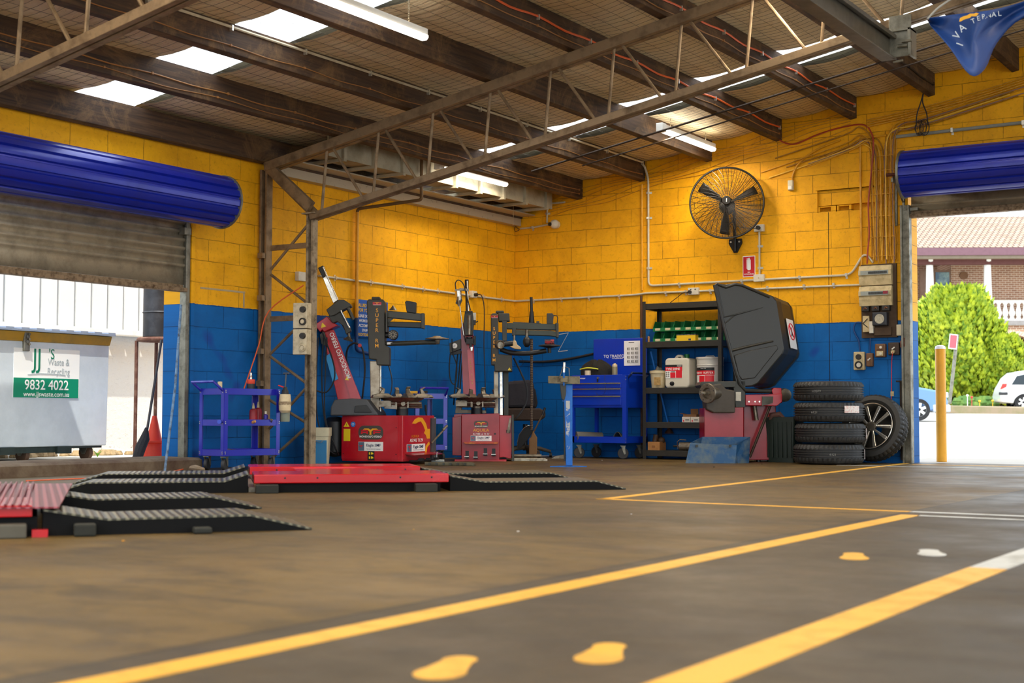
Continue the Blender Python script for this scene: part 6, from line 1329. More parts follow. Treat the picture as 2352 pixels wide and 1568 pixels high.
def trolley(name, label, x, y, rz, L, W_, levels, h, zc, post=.04):
    """three-tray service cart: x along its length"""
    root = thing(name, label, 'trolley', (x, y, 0), rz)
    for z in levels: b = B(); tray(b, 0, L, 0, W_, z, h); link('tray', b, MTB, root, smooth=0)
    for px_, py_, sx, sy in ((0, 0, 1, 1), (L, 0, -1, 1), (0, W_, 1, -1), (L, W_, -1, -1)):
        b = B(); b.box(min(px_, px_+sx*post), max(px_, px_+sx*post), py_-sy*.003 if sy > 0 else py_, py_ if sy > 0 else py_+.003, levels[0], levels[-1]+h); b.box(px_-.003 if sx > 0 else px_, px_ if sx > 0 else px_+.003, min(py_, py_+sy*post), max(py_, py_+sy*post), levels[0], levels[-1]+h)
        link('post', b, MTB, root, smooth=0)
    b = B()
    for z in levels:
        for zz_ in (z+.02, z+h-.02):
            for px_ in (.012, L-.012): b.cyl((px_, -.008, zz_), (px_, -.003, zz_), .005, n=8)
            for py_ in (.012, W_-.012): b.cyl((-.008, py_, zz_), (-.003, py_, zz_), .005, n=8)
    link('screw', b, MCHR, root); root.children[-1]['kind'] = 'stuff'
    hy = levels[-1]+h
    b = B(); b.tube([(-.0, .02, hy-.02), (-.10, .02, hy+.055), (-.10, W_-.02, hy+.055), (0, W_-.02, hy-.02)], .012, 8); link('push_handle', b, MTB, root)
    for px_ in (.05, L-.05):
        for py_ in (.05, W_-.05): castor(root, px_, py_, zc, .5)
    return root
# near service cart: corner post towards the camera at u=515
oc = on(513, 1081, Z=0)
t1 = trolley('service_trolley', 'purple-blue three-tray service trolley between the left door and lattice column', 0, 0, 0, .62, .34, (.125, .385, .655), .055, .05)
# long side runs away to the right, short side to the left
E1 = Fr(oc.x, oc.y, R(82)); t1.location = E1.loc; t1.rotation_euler = (0, 0, R(82))
def T1(x, y, z=0): return tuple(E1.w((x, y, z)))
def place(o, p, rz=0): o.location = p; o.rotation_euler = (0, 0, rz); return o
def bottle(label, p, prof, mat, cap, capmat, cat='bottle', lab=None, name='bottle', n=16):
    r_ = thing(name, label, cat, p); link('bottle_body', B().lathe(prof, n=n), mat, r_); link('cap', B().lathe(cap, n=n), capmat, r_)
    if lab: link('label', B().lathe(lab[0], n=n, cap=False), lab[1], r_)
    return r_
MCRB = M('cream_bottle_plastic', 'DCC8A0', .45, 0, .4, 12, c2='A8906A'); MREDB = M('red_bottle', 'A01824', .4); MTRB = M('cloudy_green_bottle', 'A8B098', .3, 0, .2, 8, trans=.3)
zT = .655+.003; zM = .385+.003; zB = .125+.003
bottle('small cream bottle with pink neck on the front trolley by its push handle', T1(.03, .10, zT), [(.018, 0), (.018, .04), (.012, .055)], M('pink_label', 'C83A4A', .4), [(.016, .055), (.020, .06), (.020, .11), (.0, .112)], MCRB)
g_ = thing('air_tool', 'black and orange air tool standing on the top tray of the front trolley', 'tool', T1(.42, .16, zT)); link('tool_body', B().lathe([(.030, 0), (.033, .01), (.034, .10), (.030, .115)], n=16), MBLK, g_); link('orange_collar', B().lathe([(.034, .10), (.036, .105), (.036, .135), (.026, .14)], n=16), M('tool_orange', 'E0482A', .4), g_); link('air_fitting', B().lathe([(.012, .14), (.010, .16), (.013, .165), (.008, .18), (.010, .19), (.006, .20)], n=12), MCHR, g_)
b = B(); b.grid(lambda i, j: (.16*(i-.5), .12*(j-.5), .035*math.sin(math.pi*i)*math.sin(math.pi*j)+.008*math.sin(9*i+5*j)*math.sin(math.pi*j)), 12, 10); o = solo('rag', 'crumpled brown rag on the top tray of the front trolley', 'rag', b, M('brown_rag', '6A4A42', .9, wear=.4), fix=False, smooth=180, solid=.003); place(o, T1(.26, .14, zT+.006), .3)
sp = thing('pump_sprayer', 'white pump sprayer with red trigger hanging at the far end of the trolley', 'sprayer', T1(.62, -.07, .50)); 
link('sprayer_body', B().lathe([(.035, 0), (.052, .02), (.056, .08), (.050, .15), (.048, .165)], n=22), MCRB, sp); link('sprayer_neck', B().lathe([(.034, .165), (.028, .20), (.018, .21), (.014, .23)], n=16), MBLK, sp); link('pump_rod', B().cyl((0, 0, .22), (.01, 0, .35), .007), M('rod_grey', '4A5058', .4), sp); link('pump_grip', B().cyl((-.02, 0, .35), (.04, 0, .352), .008), M('rod_grey', '4A5058', .4), sp); link('trigger', B().bar((-.07, -.01, .245), (-.01, 0, .225), .016, .010), M('trigger_red', 'E02A22', .4, wear=0), sp, bevel=.003); link('print_band', B().lathe([(.0565, .07), (.0563, .10)], n=22, cap=False), M('faint_print', '8A7458', .6, wear=.9, ws=40, c2='DCC8A0'), sp)
link('hanging_hook', B().tube([(0, .02, .21), (-.03, .06, .225), (-.05, .05, .18)], .004, 5), MG, sp)
sp = thing('spray_bottle', 'cloudy green spray bottle behind the white pump sprayer', 'bottle', T1(.68, .0, .42)); link('bottle_body', B().lathe([(.042, 0), (.044, .01), (.044, .17), (.036, .19), (.014, .205)], n=20), MTRB, sp); link('spray_head', B().box(-.045, .025, -.012, .012, .205, .235).cyl((0, 0, .2), (0, 0, .24), .013), MBLK, sp, bevel=.003); link('nozzle', B().cyl((-.055, 0, .222), (-.04, 0, .222), .010), M('trigger_red', 'E02A22'), sp); link('hanging_hook', B().tube([(-.01, 0, .21), (-.06, 0, .24), (-.10, 0, .23)], .004, 5), MG, sp)
for x_, y_, h_, lb in ((.50, .22, .17, 'red and cream squeeze bottle on the middle tray, left of the blue can'), (.57, .24, .18, 'tall red bottle behind the sprayer on the middle trolley tray')):
    bottle(lb, T1(x_, y_, zM), [(.035, 0), (.036, .01), (.036, h_*.7), (.030, h_*.82), (.012, h_*.88)], MREDB, [(.013, h_*.88), (.011, h_), (.004, h_+.03)], MCRB)
bottle('small blue and red spray can on the middle tray of the front trolley', T1(.56, .12, zM), [(.020, 0), (.020, .09), (.012, .10)], M('can_blue_red', '2A2A88', .3, .3, .5, 20, c2='A02030'), [(.010, .10), (.010, .125), (.0, .126)], MPL)
sc2 = thing('scraper', 'wooden handled scraper lying on the middle tray of the front trolley', 'tool', T1(.30, .10, zM+.012)); link('handle', B().tube([(0, 0, 0), (.05, 0, .005), (.11, .0, .018), (.13, 0, .024)], [.008, .013, .014, .012], 10), M('tan_wood', 'C08A52', .6), sc2); link('blade', B().box(-.09, 0, -.012, .012, -.004, .0), MSTL, sc2, smooth=0)
ir = thing('impact_wrench', 'short dark air wrench lying on the middle tray beside the blue can', 'tool', T1(.52, .05, zM+.03)); link('wrench_body', B().cyl((-.05, 0, 0), (.04, 0, 0), .026), MDG, ir); link('wrench_anvil', B().cyl((.04, 0, 0), (.06, -.01, .02), .012), MCHR, ir)
solo('breaker_bar', 'long steel breaker bar on the lowest tray of the front trolley', 'tool', B().tube([T1(.04, .04, zB+.045), T1(.30, .12, zB+.03), T1(.48, .18, zB+.012)], [.018, .014, .010], 12).tube([T1(.42, .17, zB+.01), T1(.60, .24, zB+.03)], .007, 8), MSTL)
cable('cable', 'orange cable hanging from the lattice column to the front trolley tray', [tuple(on(697, 655, Y=-4.64)), tuple(on(617, 715, Y=-4.66)), tuple(on(595, 790, Y=-4.72)), tuple(on(575, 850, Y=-4.85)), T1(.36, .2, zT+.02)], .006, MCABO)
b = B(); b.tube(smooth_path([on(462, 1060, Z=.03), on(440, 1072, Z=.012), on(395, 1083, Z=.012)], 5), .006, 6); solo('cable', 'orange lead on the floor in front of the left door sill', 'cable', b, MCABO)
gl = solo('glove', 'dirty pale work glove lying under the front trolley', 'glove', B().tube([(0, 0, .02), (.06, .01, .022), (.12, .0, .018), (.17, .02, .014)], [.02, .028, .024, .012], 8), M('dirty_glove', '8E7A62', .9, wear=.5)); place(gl, on(438, 1080, Z=0), R(-10))
# floor spanner hook on the trolley corner
vice_ = thing('hose_gun', 'small chrome tyre inflator hooked on the front post of the trolley', 'tool', T1(-.02, .03, .40)); link('gun_body', B().tube([(0, 0, .02), (-.05, .04, .03), (-.07, .07, .005)], [.010, .014, .010], 8), MCHR, vice_); link('gun_hook', B().cyl((0, 0, .02), (.02, -.03, .02), .018), MTBR, vice_)

# second cart behind the first tyre changer
ob = Fr(*on(1010, 1052, Z=0).xy, R(20)); ob = Fr(ob.loc[0]-.35, ob.loc[1]+.25, R(24))
t2 = trolley('service_trolley', 'blue three-tray service trolley behind the first tyre changer', 0, 0, 0, .58, .34, (.12, .39, .65), .055, .05)
t2.location = ob.loc; t2.rotation_euler = (0, 0, R(212)); T2 = Fr(ob.loc[0], ob.loc[1], R(212))
tp = F1.p(1005, 895, 1.0)
E2 = Fr(*on(1034, 1060, Z=0).xy, R(212)); 
t2.location = (.71, -2.43, 0); t2.rotation_euler = (0, 0, R(142.4)); T2 = Fr(.71, -2.43, R(142.4))
def tT(x, y, z): return tuple(T2.w((x, y, z)))
for k, (x_, y_, s_, c_, lb) in enumerate(((.50, .24, (.06, .04, .085), 'EBB424', 'yellow boxed parts carton on the rear trolley behind the turntable'), (.40, .22, (.05, .03, .055), 'D8D4CC', 'white and blue carton on the rear trolley behind the turntable'), (.52, .10, (.04, .03, .09), '22241E', 'black case on the rear trolley behind the turntable'), (.38, .31, (.03, .03, .045), 'E8A81C', 'low yellow carton at the far left of the rear trolley'), (.25, .22, (.04, .03, .045), 'DCCFC0', 'small white and red carton on the rear trolley behind the jaws'))):
    b = B(); b.box(-s_[0], s_[0], -s_[1], s_[1], 0, s_[2]); o = solo('carton', lb, 'box', b, M('carton_'+c_, c_, .6, wear=.15), bevel=.002, smooth=0); place(o, tT(x_, y_, .653), R(40))
for x_, c_, lb in ((.13, 'D8D2C4', 'round white tin on the middle tray of the rear trolley'), (.22, '3A3A3A', 'round dark tin on the middle tray of the rear trolley')):
    o = solo('tin', lb, 'tin', B().lathe([(.035, 0), (.035, .05), (.02, .055), (.02, .065), (.0, .066)], n=20), M('tin_'+c_, c_, .35, .3, .2)); place(o, tT(x_, .10, .393))
o = solo('carton', 'tiny pale carton on the lowest tray of the rear trolley', 'box', B().box(-.02, .02, -.02, .02, 0, .04), M('carton_DCCFC0', 'DCCFC0'), bevel=.002, smooth=0); place(o, tT(.10, .2, .123))
bucket = thing('plastic_bucket', 'white square bucket with blue printed side beside the lattice column foot', 'bucket', (.31, -4.02, 0), RV)
link('bucket_body', B().loft([[(x*.10, y*.10, 0) for x, y in rrect(-1, 1, -1, 1, .25)], [(x*.115, y*.115, .29) for x, y in rrect(-1, 1, -1, 1, .25)]]), M('bucket_cream', 'C9C2A4', .5, wear=.3), bucket)
link('bucket_rim', B().loft([[(x*.122, y*.122, z) for x, y in rrect(-1, 1, -1, 1, .25)] for z in (.28, .36)]), M('bucket_cream', 'C9C2A4'), bucket); link('bucket_handle', B().tube([(-.12, -.03, .30), (-.05, -.13, .24), (.05, -.13, .22), (.12, -.03, .30)], .003, 5), MG, bucket)
bl2 = link('print_panel', B().box(-.105, -.085, -.1125, -.105, .02, .22).box(-.02, .10, -.1125, -.10, .02, .24), M('print_blue', '1E74A8', .5, wear=.2), bucket, smooth=0)
text('lettering', 'ENFORCE', M('print_blue', '1E74A8'), bucket, (-.045, -.116, .13), .045, (math.pi/2, R(-84), 0), bold=.02)

# industrial outlets on the lattice column
fo = Fr(.68, -4.60, R(12)); po = thing('column_power_outlet', 'stack of grimy cream industrial outlets with dark knobs on the lattice column', 'outlet', (.64, -4.60, 1.03), R(12))
z0 = 0; MOUT = M('grimy_cream', 'CDBFA0', .45, 0, .6, 16, c2='7A6A4A')
for k in range(2):
    hb_ = link('outlet_housing', B().box(-.075, .065, -.10, .0, .24*k, .24*k+.232), MOUT, po, bevel=.006, smooth=0)
    link('rotary_knob', B().lathe([(.030, 0), (.026, .024), (0, .024)], (.03, -.10, .24*k+.17), (0, -1, 0), 18), MKNOB, hb_)
    link('socket_lid', B().lathe([(.034, 0), (.034, .018), (.025, .02), (.022, .012), (.0, .012)], (.03, -.10, .24*k+.06), (0, -1, 0), 20), MKNOB if k else MOUT, hb_); link('socket_face', B().cyl((.03, -.118, .24*k+.06), (.03, -.112, .24*k+.06), .020), MOUT, hb_)
# chair
ch = thing('office_chair', 'dark office chair with a grey jacket over its back, in the far corner', 'chair', tuple(on(1228, 1052, Z=0)+Vector((-.25, .20, 0))), RV); FC_ = Fr(ch.location.x, ch.location.y, RV)
c2 = lambda u, v, y=0: FC_.p(u, v, y); F1c = FC_
slab('seat', [(1150, 946), (1152, 937), (1240, 937), (1253, 945), (1253, 958), (1240, 966), (1175, 966), (1152, 960)], -.28, .22, M('brown_seat_fabric', '32241C', .85, bump=.2), ch, bevel=.02, smooth=0)
slab('backrest', [(1165, 885), (1180, 874), (1215, 874), (1230, 895), (1235, 925), (1232, 937), (1165, 937)], .16, .22, M('backrest_fabric', '1E1C20', .9), ch, bevel=.02, smooth=0)
b = B(); jk = [c2(u, v, .14) for u, v in ((1165, 877), (1190, 875), (1215, 873), (1226, 880), (1228, 935), (1166, 936))]
b.loft([[(p_.x, .10, p_.z) for p_ in jk], [(p_.x, .26, p_.z+.008) for p_ in jk]])
solo('jacket', 'dark grey jacket draped over the back of the office chair', 'jacket', b, M('jacket_charcoal', '2C2A30', .95, bump=.6, bs=12), bevel=.03, smooth=0).matrix_world = FC_.M
link('gas_column', B().cyl((0, 0, .08), (0, 0, .38), .028), MBLK, ch)
for k in range(5):
    a = R(72*k+12); tip = (.30*math.cos(a), .30*math.sin(a)); link('base_leg', B().tube([(0, 0, .12), (tip[0]*.6, tip[1]*.6, .10), (tip[0], tip[1], .065)], [.03, .022, .018], 8), M('chair_base_grey', '4A4034', .6, wear=.3), ch); link('chair_castor', B().cyl((tip[0]-.015, tip[1], .028), (tip[0]+.015, tip[1], .028), .028), MBLK, ch)
# flexible exhaust hose / broom with bristles by the chair
ex = thing('exhaust_stand', 'tall brown corrugated pole with a flat wooden foot, standing in front of the chair', 'pole', (0, 0, 0)); F4 = Fr(*on(1222, 1055, Z=0).xy, RV); ex.location = F4.loc; ex.rotation_euler = (0, 0, RV); F1c = F4
pts = [F4.p(1221, v, 0) for v in range(778, 988, 2)]; b = B(); b.lathe([(.014 if k % 2 else .0175, p_.z-pts[0].z) for k, p_ in enumerate(pts)], (pts[0].x, 0, pts[0].z), (0, 0, 1), 12) if 0 else b.tube(pts, [.014 if k % 2 else .0175 for k in range(len(pts))], 10); link('corrugated_pole', b, M('pole_brown_grey', '5A4C40', .5, .2, .5, 20), ex)
slab('wooden_foot', [(1215, 1008), (1220, 1003), (1224, 988), (1228, 995), (1234, 1005), (1233, 1053), (1215, 1053)], -.03, .03, M('old_tan_wood', '7A5A38', .8, wear=.5), ex, bevel=.01, smooth=0)
sv = thing('shovel', 'round black shovel with a long handle leaning by the corrugated pole', 'shovel', F4.loc, RV)
b = B(); blade = [F4.p(u, v, .12) for u, v in ((1189, 1035), (1188, 1015), (1192, 998), (1204, 982), (1213, 977), (1224, 979), (1225, 990), (1212, 1010), (1196, 1028))]; b.loft([[(p_.x, .12, p_.z) for p_ in blade], [(p_.x, .13, p_.z) for p_ in blade]]); link('blade', b, M('shovel_black', '141210', .4, .5, .2), sv, bevel=.002, smooth=0)
link('shovel_edge', B().tube([F4.p(u, v, .115) for u, v in ((1188, 1030), (1188, 1015), (1192, 998), (1204, 982), (1213, 977), (1222, 978))], .003, 5), MCHR, sv)
link('handle', B().cyl(F4.p(1220, 1003, .10), F4.p(1248, 948, .10), .009), M('shovel_handle', '5A4A3A', .6, .3), sv); link('grip', B().cyl(F4.p(1246, 953, .10), F4.p(1252, 936, .10), .013), MBLK, sv)
o = thing('floor_jack_rail', 'white and steel roller rail lying on the floor right of the front-on tyre changer', 'rail', tuple(on(1216, 1058, Z=0)), RV)
link('rail_base', B().box(-.17, .17, -.03, .04, 0, .028).box(-.19, -.15, -.04, .05, 0, .02).box(.15, .19, -.04, .05, 0, .02), M('chipped_white', 'C4BEAC', .5, 0, .7, 20, c2='5A4A34'), o, bevel=.003, smooth=0); link('roller', B().cyl((-.19, .09, .05), (.13, .09, .05), .018), MSTL, o)
o = solo('clamp_block', 'flat dark steel clamp lying on the floor between the roller rail and blue stand', 'clamp', B().prism([(-.09, 0), (.08, 0), (.10, .02), (.06, .045), (-.04, .03)], -.04, .04), MSTL, bevel=.003, smooth=0); place(o, on(1284, 1053, Z=0), RV)
o = thing('pry_bar_rack', 'dark toothed steel rail lying flat on the floor in front of the tyre changers', 'rail', tuple(on(1040, 1069, Z=0)), R(32.4-12))
link('rail_plate', B().box(-.27, .22, -.035, .035, 0, .012).prism([(-.27, 0), (.20, 0), (.23, .02), (.20, .034), (-.27, .034)], -.035, -.025), M('rail_steel', '6E6650', .5, .5, .5, 12, c2='2A261E'), o, bevel=.002, smooth=0)
for k in range(6): link('rail_bolt', B().cyl((-.22+.07*k, -.045, .018), (-.22+.07*k, -.035, .018), .012), MDG, o)
o = solo('steel_tube', 'short pale steel tube on the floor under the pedals of the first machine', 'tube', B().cyl((0, 0, .016), (.13, .02, .016), .016), M('pale_tube', 'B8C0C0', .4, .4)); place(o, on(991, 1062, Z=0), R(20))
# quick-fit blue stand
F5 = Fr(*on(1307, 1072, Z=0).xy, RV); F1c = F5
st_ = thing('tool_stand', 'bright blue steel post stand with a grey cross bar and clamp on top', 'stand', F5.loc, RV)
MBS = M('stand_blue', '1468C0', .4, .1, .5, 10, c2='0A3A70', thr=(.5, .7)); MBS2 = M('stand_blue_scraped', '1468C0', .45, .1, .9, 6, c2='C8C8C0', thr=(.50, .54))
slab('stand_post', [(1294, 884), (1315, 884), (1315, 1069), (1300, 1069), (1297, 960)], .0, .07, MBS, st_, bevel=.004, smooth=0)
slab('scraped_face', [(1300, 920), (1309, 920), (1309, 1030), (1303, 1032), (1300, 1010)], -.003, .0, MBS2, st_, smooth=0)
link('base_plate', B().prism([(-.18, -.02), (.02, -.06), (.17, .03), (.0, .20)], 0, .008, 'xy'), MBS, st_, smooth=0)
slab('cross_bar', [(1259, 863), (1332, 864), (1332, 882), (1259, 880)], -.05, -.02, M('bar_tan_steel', '7E745C', .5, .4, .6, 14, c2='4A4234'), st_, bevel=.003, smooth=0)
slab('pivot_housing', [(1286, 882), (1300, 882), (1300, 905), (1296, 920), (1290, 915)], -.01, .05, MDG, st_, bevel=.004, smooth=0)
slab('clamp_block', [(1287, 867), (1304, 868), (1304, 878), (1287, 877)], -.075, -.04, M('bar_tan_steel', '7E745C'), st_, bevel=.003, smooth=0)
rod('clamp_cylinder', 1296, 832, 1295, 855, -.05, .013, MCHR, st_); rod('clamp_rod', 1295, 855, 1295, 885, -.05, .009, MBS, st_)
link('wire_arm', B().tube([F5.p(1281, 877, -.06), F5.p(1289, 855, -.06), F5.p(1292, 843, -.06)], .004, 5).tube([F5.p(1298, 842, -.06), F5.p(1307, 845, -.06), F5.p(1308, 875, -.06)], .004, 5), MSTL, st_)
rod('foot_rod', 1296, 915, 1297, 1058, .03, .008, MDG, st_); slab('rod_guide', [(1292, 912), (1301, 912), (1301, 922), (1292, 922)], .01, .04, MBS, st_, smooth=0)

# blue tool cabinet
FT_ = Fr(0, -.62, 0); F1c = FT_
def bx2(u, v, y=0): return FT_.p(u, v, y)
X0, X1 = 1.165, 1.855; zt_ = bx2(1438, 860).z; zd = bx2(1438, 936).z; zs0 = bx2(1438, 1018).z; zs1 = bx2(1438, 1003).z; YD = .52
tbx = thing('tool_cabinet', 'bright blue drawer tool trolley with its lid raised, left of the dark shelving', 'tool cabinet', FT_.loc, 0)
b = B(); b.box(X0, X1, 0, YD, zd, zt_); link('cabinet_body', b, MTBR, tbx, bevel=.003, smooth=0)
for k, (va, vb) in enumerate(((880, 890), (893, 906), (910, 930))):
    za, zb_ = bx2(1400, va).z, bx2(1400, vb).z; dr = link('drawer', B().box(X0+.02, X1-.06, -.014, .0, zb_, za), MTBR, tbx, bevel=.002, smooth=0)
    link('drawer_handle', B().box(X0+.02, X1-.06, -.026, -.012, za-.006, za+.006), M('handle_chrome', 'D8D0B0', .25, .9, 0), dr, smooth=0)
link('corner_post', B().box(X1-.045, X1+.002, -.004, .0, zs0, zt_), MTBR, tbx, smooth=0); link('corner_post', B().box(X1-.002, X1+.003, 0, .04, zs0, zt_), MTBR, tbx, smooth=0)
link('corner_post', B().box(X0, X0+.03, .0, .03, zs0, zd), MTBR, tbx, smooth=0); link('corner_post', B().box(X0+.02, X0+.06, YD-.03, YD, zs0, zd), MTBR, tbx, smooth=0); link('corner_post', B().box(X1-.03, X1, YD-.03, YD, zs0, zd), MTBR, tbx, smooth=0)
b = B(); tray(b, X0, X1, 0, YD, zs0, zs1-zs0+.0, .002); link('lower_shelf', b, MTBR, tbx, smooth=0)
b = B(); b.box(X0, X1, YD-.02, YD, zt_, bx2(1400, 778, YD).z); ld_ = link('lid', b, MTBR, tbx, bevel=.003, smooth=0)
fL = Face(Vector((0, YD-.02, 0)), 0, ld_); e_ = bx2(1413, 818, YD-.02); fL.text('TQ TRADEQUIP', e_.x+.02, e_.z, .048, MWT, .003, bold=.02); e_ = bx2(1413, 823, YD-.02); fL.text('Your Equipment Experts', e_.x+.03, e_.z, .014, MWT, .003)
fB = Face(Vector((0, 0, 0)), 0, tbx); e_ = bx2(1337, 869); fB.text('TRADEQUIP', e_.x, e_.z, .020, MWT, .003, bold=.02, sx=.8)
for u, v in ((1438, 864), (1438, 871), (1438, 1008), (1438, 1015)): c_ = bx2(u, v); link('screw', B().cyl((c_.x, -.008, c_.z), (c_.x, -.004, c_.z), .005, n=8), MCHR, tbx)
c_ = bx2(1374, 868); link('lock', B().cyl((c_.x, -.012, c_.z), (c_.x, 0, c_.z), .013), MCHR, tbx); link('key', B().box(c_.x-.008, c_.x+.008, -.02, -.012, c_.z-.045, c_.z-.01), MBLK, tbx)
link('push_handle', B().tube([(X1, .05, zt_-.03), (X1+.05, .04, zt_+.01), (X1+.24, .04, zt_+.02) if 0 else (X1+.05, .04, zt_+.02), (X1+.05, .46, zt_+.02), (X1, .46, zt_-.03)], .013, 8), M('handle_navy', '10285A', .4), tbx)
for x_ in (X0+.06, X1-.07):
    for y_ in (.06, YD-.06): castor(tbx, x_, y_, .062, R(25) if y_ < .1 else 0)
ppr = thing('paper_sheet', 'printed white paper sheet with a grid taped inside the raised blue lid', 'paper', (0, FT_.loc[1]+YD-.026, 0)); fP = Face(Vector((0, 0, 0)), 0, ppr)
a_, c_ = bx2(1433, 783, YD-.03), bx2(1470, 839, YD-.03); fP.plate('sheet', a_.x, c_.x, c_.z, a_.z, .001, MWT)
for i in range(3):
    for j in range(4): x_ = a_.x+.04+.052*i; z_ = a_.z-.075-.048*j; fP.plate('grid_cell', x_, x_+.038, z_-.034, z_, .0018, M('paper_grey_line', 'B8B4AC', .8, wear=0)); fP.plate('print_mark', x_+.003, x_+.010, z_-.024, z_-.006, .0024, MBT)
fP.plate('print_heading', a_.x+.06, a_.x+.13, a_.z-.022, a_.z-.014, .0018, MBT); fP.plate('print_footer', a_.x+.04, a_.x+.16, c_.z+.03, c_.z+.033, .0018, MBT)
yb = FT_.loc[1]
bg = thing('bag', 'black bag with a yellow strip on top of the blue tool cabinet', 'bag', (1.36, yb+.22, zt_), 0)
def bagp(i, j):
    a = 2*math.pi*i; h = j; r = (1-.72*h**2.2)*(1+.08*math.sin(5*a+3*h)+.05*math.sin(11*a)); return (.20*r*math.cos(a), .12*r*math.sin(a), .175*h**.8+.012*math.sin(7*a)*h)
b = B(); b.grid(bagp, 36, 9); b.f.append(tuple(range(len(b.v)-37, len(b.v)-1))); link('bag_body', b, M('black_fabric', '16140F', .85, bump=.7, bs=25), bg, smooth=60)
link('hi_vis_strip', B().tube(smooth_path([(-.15, -.115, .07), (-.05, -.135, .085), (.03, -.13, .08), (.09, -.12, .07)], 4), .007, 5), M('hi_vis', 'D8DC3A', .5, wear=0), bg); link('cream_cup', B().cyl((-.04, -.13, .0), (-.04, -.13, .055), .035), MCRB, bg)
bottle('clear squeeze bottle with cream cap on the blue tool cabinet', (1.65, yb+.12, zt_), [(.030, 0), (.031, .01), (.031, .085), (.028, .095)], M('murky_plastic', '8A8060', .3, 0, .2, 8), [(.029, .095), (.029, .118), (.014, .122), (.014, .132), (0, .133)], MCRB)
cable('cable', 'thin black lead hanging over the drawers of the blue tool cabinet', [(1.60, yb-.01, zt_+.004), (1.605, yb-.035, zt_-.04), (1.62, yb-.045, .80), (1.61, yb-.05, .73), (1.55, yb-.055, .70), (1.50, yb-.05, .74)], .002, MBLK, cat='cable')
o = thing('plastic_roll', 'roll of grey sheet on the lower shelf of the blue tool cabinet', 'roll', (1.20, yb+.03, zs0+.065), R(35)); link('roll_body', B().cyl((0, 0, 0), (.30, .08, -.01), .060, n=24), M('grey_foam', '6E6A64', .7), o); link('roll_core', B().cyl((-.004, -.001, 0), (.01, .002, 0), .018, n=14), M('cardboard_core', '8A5A34', .8), o)
b = B(); b.grid(lambda i, j: (.46*i, .22*j, .03+.10*math.exp(-((i-.72)/.13)**2)*(1-.5*j)+.012*math.sin(9*i+6*j)), 30, 8); o = solo('plastic_bag', 'crumpled clear grey plastic bag on the lower shelf of the blue tool cabinet', 'plastic bag', b, M('smoky_plastic', '5A5A52', .35, 0, .3, 8), fix=False, smooth=180, solid=.002); place(o, (1.38, yb+.05, zs0-.008))
o = solo('dust_tray', 'worn orange plastic tray on the floor by the castor of the blue cabinet', 'tray', B().loft([[(-.08, -.05, 0), (.08, -.05, 0), (.08, .05, 0), (-.08, .05, 0)], [(-.10, -.06, .045), (.10, -.06, .05), (.10, .06, .05), (-.10, .06, .045)]], cap=False).add([(-.08, -.05, 0), (.08, -.05, 0), (.08, .05, 0), (-.08, .05, 0)], [(0, 1, 2, 3)]), M('dirty_orange', 'C06A24', .6, wear=.6, c2='5A3416'), fix=False, smooth=0, solid=.004); place(o, on(1456, 1050, Z=0), R(10))
MBRW = M('blue_broom_handle', '1670C8', .4)
o = thing('broom', 'blue handled broom standing behind the dark shelving posts', 'broom', (0, 0, 0)); link('handle', B().cyl((2.00, -.30, 1.20), (2.09, -.06, .40), .011), MBRW, o); link('broom_head', B().tube([(2.088, -.062, .42), (2.10, -.05, .33), (2.10, -.05, .28)], [.012, .02, .06], 10), MRUST, o)

# dark boltless shelving
FS = Fr(0, -.45, 0); F1c = FS; SX0, SX1, SD = 1.975, 2.925, .40
shf = thing('shelving_unit', 'dark grey four-shelf steel shelving unit against the right wall', 'shelving', FS.loc, 0)
MSH = M('shelf_dark_grey', '37342E', .45, .3, .3, 10, c2='1E1C18'); lev = [.035, .345, .725, 1.235, 1.66]; 
for x_, sx in ((SX0, 1), (SX1, -1)):
    for y_ in (0, SD):
        b = B(); b.box(min(x_, x_+sx*.04), max(x_, x_+sx*.04), y_-.002, y_, 0, 1.75); b.box(x_-.002 if sx > 0 else x_, x_ if sx > 0 else x_+.002, min(y_, y_+(.04 if y_ == 0 else -.04)), max(y_, y_+(.04 if y_ == 0 else -.04)), 0, 1.75)
        up_ = link('upright', b, MSH, shf, smooth=0)
        if y_ == 0:
            b = B(); z = .06
            while z < 1.72: b.box(x_+sx*.014, x_+sx*.026, -.0035, -.002, z, z+.006) if sx > 0 else b.box(x_-.026, x_-.014, -.0035, -.002, z, z+.006); z += .045
            sl_ = link('slot', b, MBT, up_, smooth=0); sl_['kind'] = 'stuff'
for z in lev:
    b = B(); b.box(SX0+.003, SX1-.003, .003, .018, z, z+.065); b.box(SX0+.003, SX1-.003, SD-.018, SD-.003, z, z+.065); b.box(SX0+.003, SX0+.018, .018, SD-.018, z, z+.065); b.box(SX1-.018, SX1-.003, .018, SD-.018, z, z+.065); b.box(SX0+.018, SX1-.018, .018, SD-.018, z+.052, z+.060); link('shelf', b, MSH, shf, bevel=.002, smooth=0)
ys = FS.loc[1]
